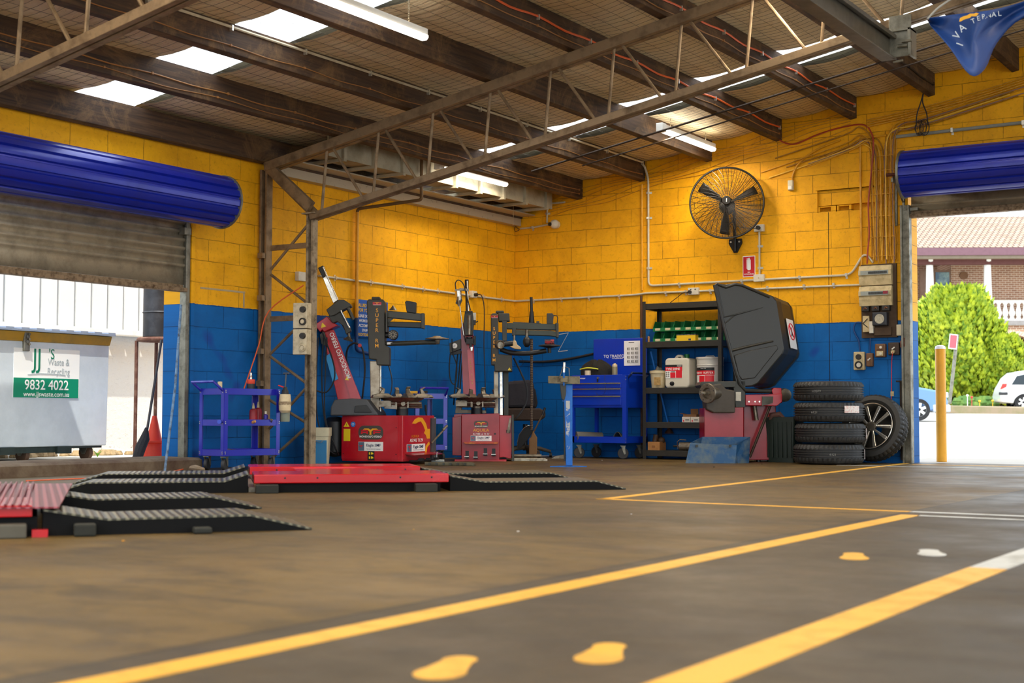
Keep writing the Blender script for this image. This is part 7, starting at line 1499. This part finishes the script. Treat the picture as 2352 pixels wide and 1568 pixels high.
# parts bins
MGB = M('bin_green', '0E7A40', .4, 0, .15, 8, c2='0A4A28'); MLBL = M('bin_label', 'D8C8A0', .6, 0, .5, 40, c2='4A3A24')
def pbin():
    r_ = thing('parts_bin', 'green parts bin, first of the lower row on the shelving', 'bin', (0, 0, 0), 0, 'green parts bins on the shelving')
    w_, d_, h_ = .122, .19, .115; t_ = .003
    b = B(); b.box(0, w_, 0, d_, 0, t_); b.box(0, w_, d_-t_, d_, 0, h_); 
    for x_ in (0, w_-t_): b.prism([(.0, 0), (d_, 0), (d_, h_), (.05, h_), (.0, .045)], x_, x_+t_, 'yz')
    b.box(0, w_, -.004, .002, 0, .04); link('bin_shell', b, MGB, r_, smooth=0)
    link('bin_label', B().box(.028, .090, -.006, -.004, .010, .036), MLBL, r_, smooth=0); return r_
pb = pbin(); row = 0; XB = 2.065; zsh = 1.298; ords = ['first', 'second', 'third', 'fourth', 'fifth', 'sixth', 'seventh', 'eighth']
for row in range(2):
    for k in range(7):
        lb = 'green parts bin, %s from the left in the %s row on the shelving' % (ords[k], ('lower', 'upper')[row]); p_ = (XB+.124*k, ys+.08, zsh+.118*row)
        if row == 0 and k == 0: pb['label'] = lb; pb.location = p_
        else: dup(pb, p_, label=lb)
o = thing('carton', 'yellow and black carton in front of the lower green bins', 'box', (2.38, ys+.02, zsh), R(-3)); link('carton_box', B().box(0, .235, 0, .07, 0, .065), M('carton_yellow', 'EBC01C', .5, wear=.1), o, smooth=0, bevel=.002); link('carton_lid', B().box(-.001, .236, -.001, .071, .065, .074), M('carton_navy', '22283A', .5, 0, .5, 30, c2='D8D4C8'), o, smooth=0); link('carton_print', B().box(.15, .18, -.002, 0, .008, .026), MNV, o, smooth=0)
solo('wooden_handle', 'short pale wooden handle standing at the left end of the bin shelf', 'handle', B().lathe([(.012, 0), (.012, .045), (.014, .06), (.0, .07)], (2.02, ys+.06, zsh), n=12), M('tan_wood', 'C08A52'))
zs2 = .787
bk_ = thing('plastic_bucket', 'dirty cream round bucket at the left end of the middle shelf', 'bucket', (2.115, ys+.11, zs2)); bk_.scale = (1.08,)*3; link('bucket_body', B().lathe([(.070, 0), (.084, .155), (.0, .155)], n=28), M('dirty_cream_bucket', 'CFC09A', .55, 0, .7, 10, c2='8E7242', thr=(.5, .7)), bk_); link('bucket_rim', B().lathe([(.084, .150), (.092, .152), (.092, .178), (.080, .18)], n=28), M('dirty_cream_bucket', 'CFC09A'), bk_); link('bucket_label', B().add([(.0875*math.sin(a)-.0, -.0875*math.cos(a)*(.97 if z < .1 else 1), z) for z in (.03, .11) for a in (-.1, .1, .3, .5, .7)], [(i, i+1, i+6, i+5) for i in range(4)]), M('stained_label', 'B8955A', .7, 0, .6, 30, c2='6A4E2A'), bk_, fix=False)
b = B(); b.grid(lambda i, j: (.10*(i-.5), .09*(j-.5), .05*math.sin(math.pi*i)*math.sin(math.pi*j)+.01*math.sin(12*i+7*j)), 14, 10); o = solo('plastic_bag', 'small clear plastic bag poking out of the cream bucket', 'plastic bag', b, M('smoky_plastic', '5A5A52'), fix=False, smooth=180, solid=.002); place(o, (2.115, ys+.11, zs2+.19))
MJC = M('jerrycan_natural', 'D8D2C0', .4, 0, .15, 6, c2='B8B09A')
jc = thing('jerrycan', 'square cream jerrycan labelled TYRE SHINE on the middle shelf', 'jerrycan', (2.375, ys+.03, zs2))
b = B(); b.loft([[(x_, y_, z_) for x_, z_ in rrect(-.125, .135, 0, .29, .035)] for y_ in (0, .22)]); link('can_body', b, MJC, jc, bevel=.014, smooth=0)
b = B(); b.prism([(-.06, .285), (-.035, .315), (-.02, .325), (.02, .325), (.035, .31), (.05, .285), (.02, .285), (.015, .303), (-.01, .303), (-.02, .285)], .06, .11); link('handle', b, MJC, jc, bevel=.008, smooth=0)
link('cap', B().cyl((.045, .14, .29), (.045, .14, .33), .026), M('cap_green', '1E7A3A', .4), jc); link('tap', B().lathe([(.022, 0), (.02, .02), (.012, .03)], (-.045, 0, .042), (0, -1, 0), 12), MBLK, jc)
jc.scale = (1.13,)*3; fJ = Face(Vector((0, 0, 0)), 0, jc); lb_ = fJ.plate('label', -.118, .062, .095, .225, .003, MWT)
fJ.plate('label_black_band', -.118, .062, .203, .225, .004, MBT, lb_); fJ.plate('label_red', -.118, .062, .165, .203, .004, MRT, lb_); fJ.plate('label_red', -.065, -.010, .098, .150, .004, MRT, lb_); fJ.plate('label_red', -.005, .060, .098, .165, .004, MRT, lb_)
fJ.text('TYRE SHINE', -.035, .183, .030, MWT, .005, lb_, bold=.02, sx=.95); fJ.text('DANGER', -.037, .157, .011, MBT, .005, lb_, bold=.02); fJ.text('TOOL & TYRE\nACCESSORIES', .032, .214, .008, MWT, .005, lb_, bold=.02)
for i in range(2):
    for j in range(3): fJ.add('hazard_diamond', lambda b: b.prism([(-.104+.022*i, .105+.018*j), (-.094+.022*i, .114+.018*j), (-.104+.022*i, .123+.018*j), (-.114+.022*i, .114+.018*j)], -.005, -.004), M('diamond_grey', '8A8A84', .6, wear=0), lb_, smooth=0)
pl_ = thing('pail', 'tall white round drum labelled LIQUID BUFFER on the middle shelf', 'pail', (2.68, ys+.20, zs2)); link('pail_body', B().lathe([(.128, 0), (.132, .01), (.132, .22), (.138, .225), (.132, .232), (.134, .285), (.140, .287), (.140, .305), (.0, .306)], n=40), MPL if 0 else M('pail_white', 'DAD6CC', .4, 0, .15, 6), pl_); link('pail_handle', B().tube([(-.05, 0, .306), (-.04, 0, .318), (.04, 0, .318), (.05, 0, .306)], .005, 6), MPL, pl_)
pl_.scale = (1.1,)*3; pl_.location.x += .02
def cyl_patch(r, a0, a1, z0, z1, n=12):
    b = B(); b.add([(r*math.sin(a0+(a1-a0)*i/n), -r*math.cos(a0+(a1-a0)*i/n), z) for z in (z0, z1) for i in range(n+1)], [(i, i+1, n+2+i, n+1+i) for i in range(n)]); return b
lb_ = link('label', cyl_patch(.1335, -.95, .75, .05, .20), MWT, pl_, fix=False); link('label_black_band', cyl_patch(.1340, -.95, .75, .170, .20), MBT, lb_, fix=False); link('label_red', cyl_patch(.1340, -.95, .75, .125, .170), MRT, lb_, fix=False); link('label_red', cyl_patch(.1340, -.5, .0, .055, .118), MRT, lb_, fix=False); link('label_red', cyl_patch(.1340, .03, .72, .055, .122), MRT, lb_, fix=False)
for k, chh in enumerate('LIQUID BUFFER'):
    a = -.90+.125*k
    if chh != ' ': text('lettering', chh, MWT, lb_, (.1345*math.sin(a), -.1345*math.cos(a), .147), .026, (math.pi/2, 0, a), bold=.02)
text('lettering', 'TOOL & TYRE', MWT, lb_, (.1345*math.sin(-.1), -.1348*math.cos(-.1), .190), .010, (math.pi/2, 0, -.1), bold=.02)
zs3 = .407
o = thing('carton', 'open brown cardboard carton on the second shelf from the bottom', 'box', (2.47, ys+.12, zs3)); link('carton_box', B().box(-.06, .10, 0, .12, 0, .09), M('cardboard', '8A6240', .8, wear=.3), o, smooth=0); link('flap', B().box(-.02, .07, .11, .118, .09, .15).hexa([(-.06, 0, .09), (-.10, 0, .10), (-.10, .10, .10), (-.06, .10, .09)], [(-.06, 0, .093), (-.10, 0, .103), (-.10, .10, .103), (-.06, .10, .093)]), M('cardboard', '8A6240'), o, smooth=0)
for x_, lb in ((2.44, 'white printed box, left of the pair on the second shelf from the bottom'), (2.545, 'white printed box beside the red cabinet on the second shelf from the bottom')):
    o = thing('carton', lb, 'box', (x_, ys+.03, zs3)); link('carton_box', B().box(0, .10, 0, .07, 0, .062), M('carton_white', 'D8D0C4', .6, wear=.1), o, smooth=0, bevel=.002); link('red_print', B().box(.012, .025, -.0015, 0, .010, .028), MRT, o, smooth=0); link('grey_print', B().box(.04, .085, -.0015, 0, .022, .038), M('diamond_grey', '8A8A84'), o, smooth=0)
zs4 = .097
o = thing('carton', 'tan open-topped box at the left of the bottom shelf', 'box', (2.02, ys+.03, zs4)); link('carton_box', B().box(0, .145, 0, .16, 0, .095), M('carton_tan', 'B07A44', .7, 0, .3, 14, c2='7A4E26'), o, smooth=0, bevel=.002); link('carton_contents', B().cyl((.05, .07, .08), (.06, .09, .17), .03).ell((.12, .1, .11), (.04, .04, .04)), M('oily_brown', '4A3422', .6), o); link('printed_mark', B().box(.05, .09, -.0015, 0, .03, .055), M('print_brown', '8A5A30', .8, wear=0), o, smooth=0)
o = thing('paint_spray_gun', 'silver cylinder tool with a wire loop lying on the bottom shelf', 'tool', (2.42, ys+.06, zs4+.05)); link('cylinder_body', B().cyl((-.02, 0, 0), (.16, .02, 0), .048, n=20), MSTL, o); link('wire_loop', B().tube([(-.02, -.05, -.03), (-.03, -.05, .05), (.0, -.05, .075), (.08, -.05, .07)], .005, 6), MCHR, o); link('nozzle', B().cyl((-.10, 0, .0), (-.02, 0, 0), .012), MBLK, o)
o = thing('green_crate', 'dark green plastic crate between the wheel balancer and stacked tyres', 'crate', (3.62, -.42, 0)); link('crate_body', B().loft([[(x*.15, y*.12, 0) for x, y in rrect(-1, 1, -1, 1, .2)], [(x*.175, y*.14, .47) for x, y in rrect(-1, 1, -1, 1, .2)]]), M('crate_green', '16241A', .5, 0, .2), o)
for k in range(6): link('crate_rib', B().box(-.13+.05*k, -.115+.05*k, -.145, -.13, .05, .42), M('crate_green', '16241A'), o, smooth=0)
solo('rag', 'brown rag hanging over the edge of the dark green crate', 'rag', B().tube([(3.50, -.53, .42), (3.54, -.55, .49), (3.62, -.54, .50), (3.66, -.52, .46)], [.02, .03, .03, .015], 8), M('brown_rag', '6A4A42'))

# tyres
MTY = NT('tyre_tread_rubber'); MTY.b.inputs['Base Color'].default_value = lin('262523'); MTY.b.inputs['Roughness'].default_value = .55; MTY = MTY.m
def tyre_mesh(b, Ro, Wt, Rr):
    """ribbed tread with sipes cut across the outer ribs; axis z, from 0 to Wt"""
    n = 132; rings = []
    hs = Wt/2; prof = [(Rr, hs*.30, 0), (Rr+.01, hs*.12, 0), (Ro*.78, .0, 0), (Ro*.93, .012, 0), (Ro*.975, .028, 1), (Ro*.992, .045, 1), (Ro*.992, .060, 0)]
    grooves = [.068, .100, .132, .150]; 
    y = .066
    gs = [Wt*q for q in (.33, .45, .57, .69)]
    pz_ = [(Ro*.975, .030, 1), (Ro*.990, Wt*.20, 1), (Ro*.995, Wt*.31, 1)]
    lst = [(Rr, Wt*.22, 0), (Rr+.012, Wt*.08, 0), (Ro*.80, .004, 0), (Ro*.93, .012, 0)]+pz_
    for g0 in gs: lst += [(Ro*.995, g0-.0075, 2), (Ro*.955, g0-.006, 0), (Ro*.955, g0+.006, 0), (Ro*.997, g0+.0075, 2)]
    lst += [(Ro*.995, Wt*.80, 1), (Ro*.975, Wt-.030, 1), (Ro*.93, Wt-.012, 0), (Ro*.80, Wt-.004, 0), (Rr+.012, Wt*.92, 0), (Rr, Wt*.78, 0)]
    for r, z, k in lst:
        row_ = []
        for i in range(n):
            rr = r
            if k == 1 and i % 3 == 0: rr -= .011
            if k == 2 and i % 3 == 0: rr -= .004
            a = 2*math.pi*i/n+z*(.35); row_.append((rr*math.cos(a), rr*math.sin(a), z))
        rings.append(row_)
    b.loft(rings, cap=False, closed=True)
ctr = Vector((4.215, -.72, 0)); MSTK = M('tyre_sticker', 'E8E2DA', .5, 0, .4, 60, c2='C8383A', thr=(.5, .55)); MTCH = M('tyre_chalk', '8A8A86', .8, wear=0)
names = ('bottom tyre of the stack beside the street door, small white number 6121', 'second tyre from the bottom of the stack, red and white sticker at its right edge', 'third tyre from the bottom of the stack, wearing the wide white label', 'top tyre of the stack beside the street door')
ty0 = None
for k in range(4):
    if ty0 is None:
        r_ = thing('tyre', names[0], 'tyre', (0, 0, 0), 0, 'tyres stacked by the street door'); b = B(); tyre_mesh(b, .352, .205, .215); link('tread', b, MTY, r_, smooth=25, fix=True); ty0 = r_
    else: r_ = ty0.copy(); col.objects.link(r_); c_ = ty0.children[0].copy(); col.objects.link(c_); c_.parent = r_; r_['label'] = names[k]
    dx, dy = ((-.004, 0), (.012, .005), (.004, -.004), (-.002, .004))[k]; r_.location = (ctr.x+dx, ctr.y+dy, .003+.208*k); r_.rotation_euler = (0, 0, .4*k)
def tpatch(k, a0, a1, z0, z1, mat, nm, r=.3535, lab=None):
    par = [o for o in bpy.data.objects if o.name.startswith('tyre') and o.type == 'EMPTY' and o.get('label') == names[k]][0]
    b = cyl_patch(r, a0-par.rotation_euler.z+RV, a1-par.rotation_euler.z+RV, z0, z1); return link(nm, b, mat, par, fix=False)
s_ = tpatch(2, .22, .75, .095, .165, MSTK, 'label_sticker', .356); 
for k_, z_ in ((1, .05), (0, .05)): tpatch(k_, 1.15, 1.45, z_, z_+.10, MSTK, 'sticker', .357)
for k_, a_, s_ in ((0, -.1, '6121'), (2, -.62, '6121'), (3, -.55, 'H1079')):
    par = [o for o in bpy.data.objects if o.name.startswith('tyre') and o.type == 'EMPTY' and o.get('label') == names[k_]][0]; a2 = a_-par.rotation_euler.z+RV
    text('chalk_number', s_, MTCH, par, (.3575*math.sin(a2), -.3575*math.cos(a2), .10), .034, (math.pi/2, 0, a2))
# leaning wheel with alloy
wl = thing('road_wheel', 'alloy car wheel leaning on the wall behind the stacked tyres', 'wheel', (0, 0, 0)); b = B(); tyre_mesh(b, .345, .205, .235); link('tyre', b, MTY, wl, smooth=25)
MAL = M('alloy_bright', 'C9C4BA', .28, .85, .1); b = B(); b.lathe([(.236, .19), (.243, .20), (.236, .205), (.228, .19), (.222, .14), (.215, .03), (.225, .0)], n=48, cap=False); rim = link('rim', b, MAL, wl)
link('rim_barrel', B().lathe([(.218, .03), (.05, .03)], n=40, cap=False), M('brake_dark', '1A1612', .6), wl)
for k in range(5):
    for s2 in (-1, 1):
        a = R(72*k+90)+s2*.17; a2 = R(72*k+90)+s2*.34; b = B()
        b.loft([[(.045*math.cos(a-.25), .045*math.sin(a-.25), zz_), (.045*math.cos(a+.25), .045*math.sin(a+.25), zz_), (.222*math.cos(a2+.085), .222*math.sin(a2+.085), zz_+.012), (.222*math.cos(a2-.085), .222*math.sin(a2-.085), zz_+.012)] for zz_ in (.155, .178)]); link('spoke', b, MAL, rim, bevel=.005, smooth=0)
link('hub', B().lathe([(.05, .15), (.052, .182), (.03, .188), (.0, .186)], n=24), M('hub_dark', '5A554C', .4, .6), rim)
for k in range(5): a = R(72*k+54); link('wheel_nut', B().cyl((.035*math.cos(a), .035*math.sin(a), .18), (.035*math.cos(a), .035*math.sin(a), .192), .007, n=6), MSTL, rim)
wdir = Vector((-.12, -.96, .26)).normalized(); wl.rotation_euler = (-wdir).to_track_quat('-Z', 'Y').to_euler(); _wc = on(2008, 990, Y=-.24); wl.location = Vector((_wc.x, -.235, .358))-wdir*.10
# ================================================================= SCISSOR LIFTS WITH RAMPS
MLR = M('lift_red', 'C80C18', .22, 0, .25, 3, c2='E05058', coat=.5, thr=(.5, .8)); MLB = M('lift_black', '050505', .65, 0, .1, 6, spec=.2); MFT = M('rubber_block', '23241C', .7, wear=.2)
def tread_mat(name, c, c2):
    t = NT(name); tc = t.n('ShaderNodeTexCoord').outputs['Object']; wv = t.n('ShaderNodeTexWave'); wv.inputs['Scale'].default_value = 9.0; wv.inputs['Distortion'].default_value = 0; t.l(tc, wv.inputs[0])
    t.l(t.mix(t.ramp(wv.outputs[1], [(.45, (0,0,0)), (.75, (1,1,1))]), lin(c2), lin(c)), t.b.inputs['Base Color']); t.b.inputs['Roughness'].default_value = .30; t.b.inputs['Metallic'].default_value = .4
    t.bump(wv.outputs[1], .5, .01); return t.m
MTR = tread_mat('checker_tread', '8A846C', '4A483C'); MTRR = tread_mat('red_tread', 'B4606A', '7E2A32')
def ramp(root, x0, prof, y0, y1, sgn, nm='ramp'):
    """one ramp track: prof = [(distance, height)...] going outwards from x0"""
    P_ = [(x0+sgn*d, h) for d, h in prof]
    b = B(); poly = P_+[(P_[-1][0], .0), (P_[0][0], .0)]; b.loft([[(x, y, z) for x, z in poly] for y in (y0, y1)]); r_ = link(nm, b, MLB, root, smooth=0)
    b = B(); T = [(x, z+.001) for x, z in P_]
    # raised cross bars of the tread plate
    b.loft([[(x, y0-.003, z-.004) for x, z in T]+[(x, y0-.003, z+.004) for x, z in T[::-1]], [(x, y1+.003, z-.004) for x, z in T]+[(x, y1+.003, z+.004) for x, z in T[::-1]]])
    t_ = link('tread_plate', b, MTR, r_, smooth=0)
    b = B(); tot = 0
    for (xa, za), (xb, zb_) in zip(T[:-1], T[1:]):
        L = math.hypot(xb-xa, zb_-za); n = max(1, int(L/.036)); dx, dz = (xb-xa)/L, (zb_-za)/L
        for i in range(n):
            cx, cz = xa+(xb-xa)*(i+.5)/n, za+(zb_-za)*(i+.5)/n+.0020; e0, e1 = sgn*dx*.008, sgn*dz*.008; b.hexa([(cx-e0-.01, y0, cz-e1), (cx+e0-.01, y0, cz+e1), (cx+e0+.01, y1, cz+e1), (cx-e0+.01, y1, cz-e1)], [(cx-e0*.5-.01, y0, cz-e1*.5+.0015), (cx+e0*.5-.01, y0, cz+e1*.5+.0015), (cx+e0*.5+.01, y1, cz+e1*.5+.0015), (cx-e0*.5+.01, y1, cz-e1*.5+.0015)])
    o_ = link('tread_bar', b, MTR, t_, smooth=0); o_['kind'] = 'stuff'
    return r_
# middle lift: travel direction nearly across the view
FL = Fr(3.585, -7.558, R(44))
lf = thing('scissor_lift', 'red low scissor lift platform with black ramps, in the middle of the floor', 'car lift', FL.loc, FL.rz)
zt2 = .113
def rail(y0, y1, nm):
    b = B(); b.box(-.61, .61, y0, y1, zt2-.055, zt2); r_ = link(nm, b, MLR, lf, bevel=.006, smooth=0)
    link('platform_base', B().box(-.56, .56, y0+.03, y1-.03, 0, zt2-.056), MLB, r_, smooth=0)
    for x_ in (-.42, -.22, .30, .50): link('bolt', B().cyl((x_, y0-.004, zt2-.022), (x_, y0+.001, zt2-.022), .006, n=8), MBT, r_)
    return r_
rail(.0, .56, 'platform'); rail(1.32, 1.88, 'platform')
b = B(); b.prism([(-.30, .52), (.10, .52), (.30, .90), (.30, 1.0), (.10, 1.36), (-.30, 1.36)], zt2-.03, zt2-.010, 'xy'); link('bridge_plate', b, MLR, lf, bevel=.004, smooth=0)
for x_ in (-.53, .46):
    o = link('rubber_foot', B().box(x_-.07, x_+.07, -.06, .06, 0, .052), MFT, lf, bevel=.005, smooth=0)
link('cross_rail', B().box(-.64, -.60, .10, 1.8, .0, .03), MSTL, lf, smooth=0)
PR = [(.02, .085), (.32, .052), (1.12, .052), (1.34, .004)]
PRR = [(.015, .095), (.24, .055), (.98, .055), (1.18, .004)]
ramp(lf, .61, PRR, .04, .52, 1); ramp(lf, .61, PRR, 1.34, 1.82, 1)
PRL = [(.015, .115), (.16, .068), (.98, .066), (1.18, .004)]
ramp(lf, -.63, PRL, .04, .50, -1); ramp(lf, -.63, PRL, 1.30, 1.76, -1)
# near lift at the left edge
FN = Fr(4.60, -10.83, R(51))
l2 = thing('scissor_lift', 'nearest red scissor lift with checker-plate top, cut off by the left edge', 'car lift', FN.loc, FN.rz)
def pn(u, v, y=0): return FN.p(u, v, y)
zt3 = pn(95, 1160).z
b = B(); b.box(-1.2, .0, .0, .60, zt3-.045, zt3); link('platform', b, MLR, l2, bevel=.004, smooth=0)
b = B(); b.box(-1.2, .0, 1.38, 1.94, zt3-.045, zt3-.004) ; link('platform', b, MLR, l2, bevel=.004, smooth=0)
b = B(); b.hexa([(-1.2, -.02, zt3), (.10, -.02, zt3-.012), (.20, 1.96, zt3-.012), (-1.2, 1.96, zt3)], [(-1.2, -.02, zt3+.006), (.10, -.02, zt3-.006), (.20, 1.96, zt3-.006), (-1.2, 1.96, zt3+.006)]); cp = link('checker_top', b, MTRR, l2, smooth=0)
b = B()
for k in range(46): x = -1.18+.027*k; b.hexa([(x-.008, -.02, zt3+.003), (x+.004, -.02, zt3+.003), (x+.028, 1.96, zt3+.003), (x+.016, 1.96, zt3+.003)], [(x-.005, -.02, zt3+.0078), (x+.001, -.02, zt3+.0078), (x+.025, 1.96, zt3+.0078), (x+.019, 1.96, zt3+.0078)]) if x < .0 else None
k_ = link('checker_bar', b, MTRR, cp, smooth=0); k_['kind'] = 'stuff'
link('lift_base', B().box(-1.2, .02, .03, .57, 0, zt3-.046), MLB, l2, smooth=0)
link('rubber_foot', B().box(-.30, -.02, -.06, .06, .0, .055), M('grey_rubber_block', '5A564A', .7), l2, bevel=.006, smooth=0)
link('red_peg', B().box(.0, .06, -.02, .03, 0, .03), MLR, l2, smooth=0)
PN = [(.04, zt3-.022), (.29, .060), (.86, .066), (1.12, .004)]
ramp(l2, .0, PN, .03, .45, 1); ramp(l2, .0, PN, 1.42, 1.84, 1)
for x_, w_ in ((.20, .085), (.66, .075)): link('rubber_foot', B().box(x_-w_/2, x_+w_/2, -.05, .03, 0, .05 if w_ > .08 else .026), MFT, l2, bevel=.008, smooth=0)
b = B(); b.tube(smooth_path([on(400, 1083, Z=.01), on(300, 1092, Z=.01), on(200, 1098, Z=.01), on(150, 1100, Z=.01), on(60, 1104, Z=.01)], 5), .005, 6); solo('cable', 'red and orange lead running along the floor behind the ramps', 'cable', b, MCABO)
rn = random.Random(9)
for k, (u, v, s_, c_) in enumerate(((1190, 1221, .006, 'D8D4CC'), (283, 1243, .006, 'D89A3A'), (1450, 1181, .005, 'D8D4CC'), (950, 1216, .004, 'C8A05A'), (1750, 1066, .006, '2A2622'), (1383, 1057, .006, 'D8D4CC'), (1640, 1073, .01, '2A2622'))):
    p_ = on(u, v, Z=0); solo('floor_crumb', ('white chip on the floor in the middle foreground', 'orange chip on the floor below the near ramp', 'white chip on the floor left of the yellow corner', 'tiny tan chip on the floor right of the near ramp tip', 'dark scrap on the floor right of the blue hopper', 'white speck on the floor in front of the blue tool cabinet', 'dark scrap on the floor in front of the blue hopper')[k], 'debris', B().ell((p_.x, p_.y, s_*.4), (s_, s_*1.3, s_*.5), 8, 4), M('crumb_'+c_, c_, .7, wear=0))
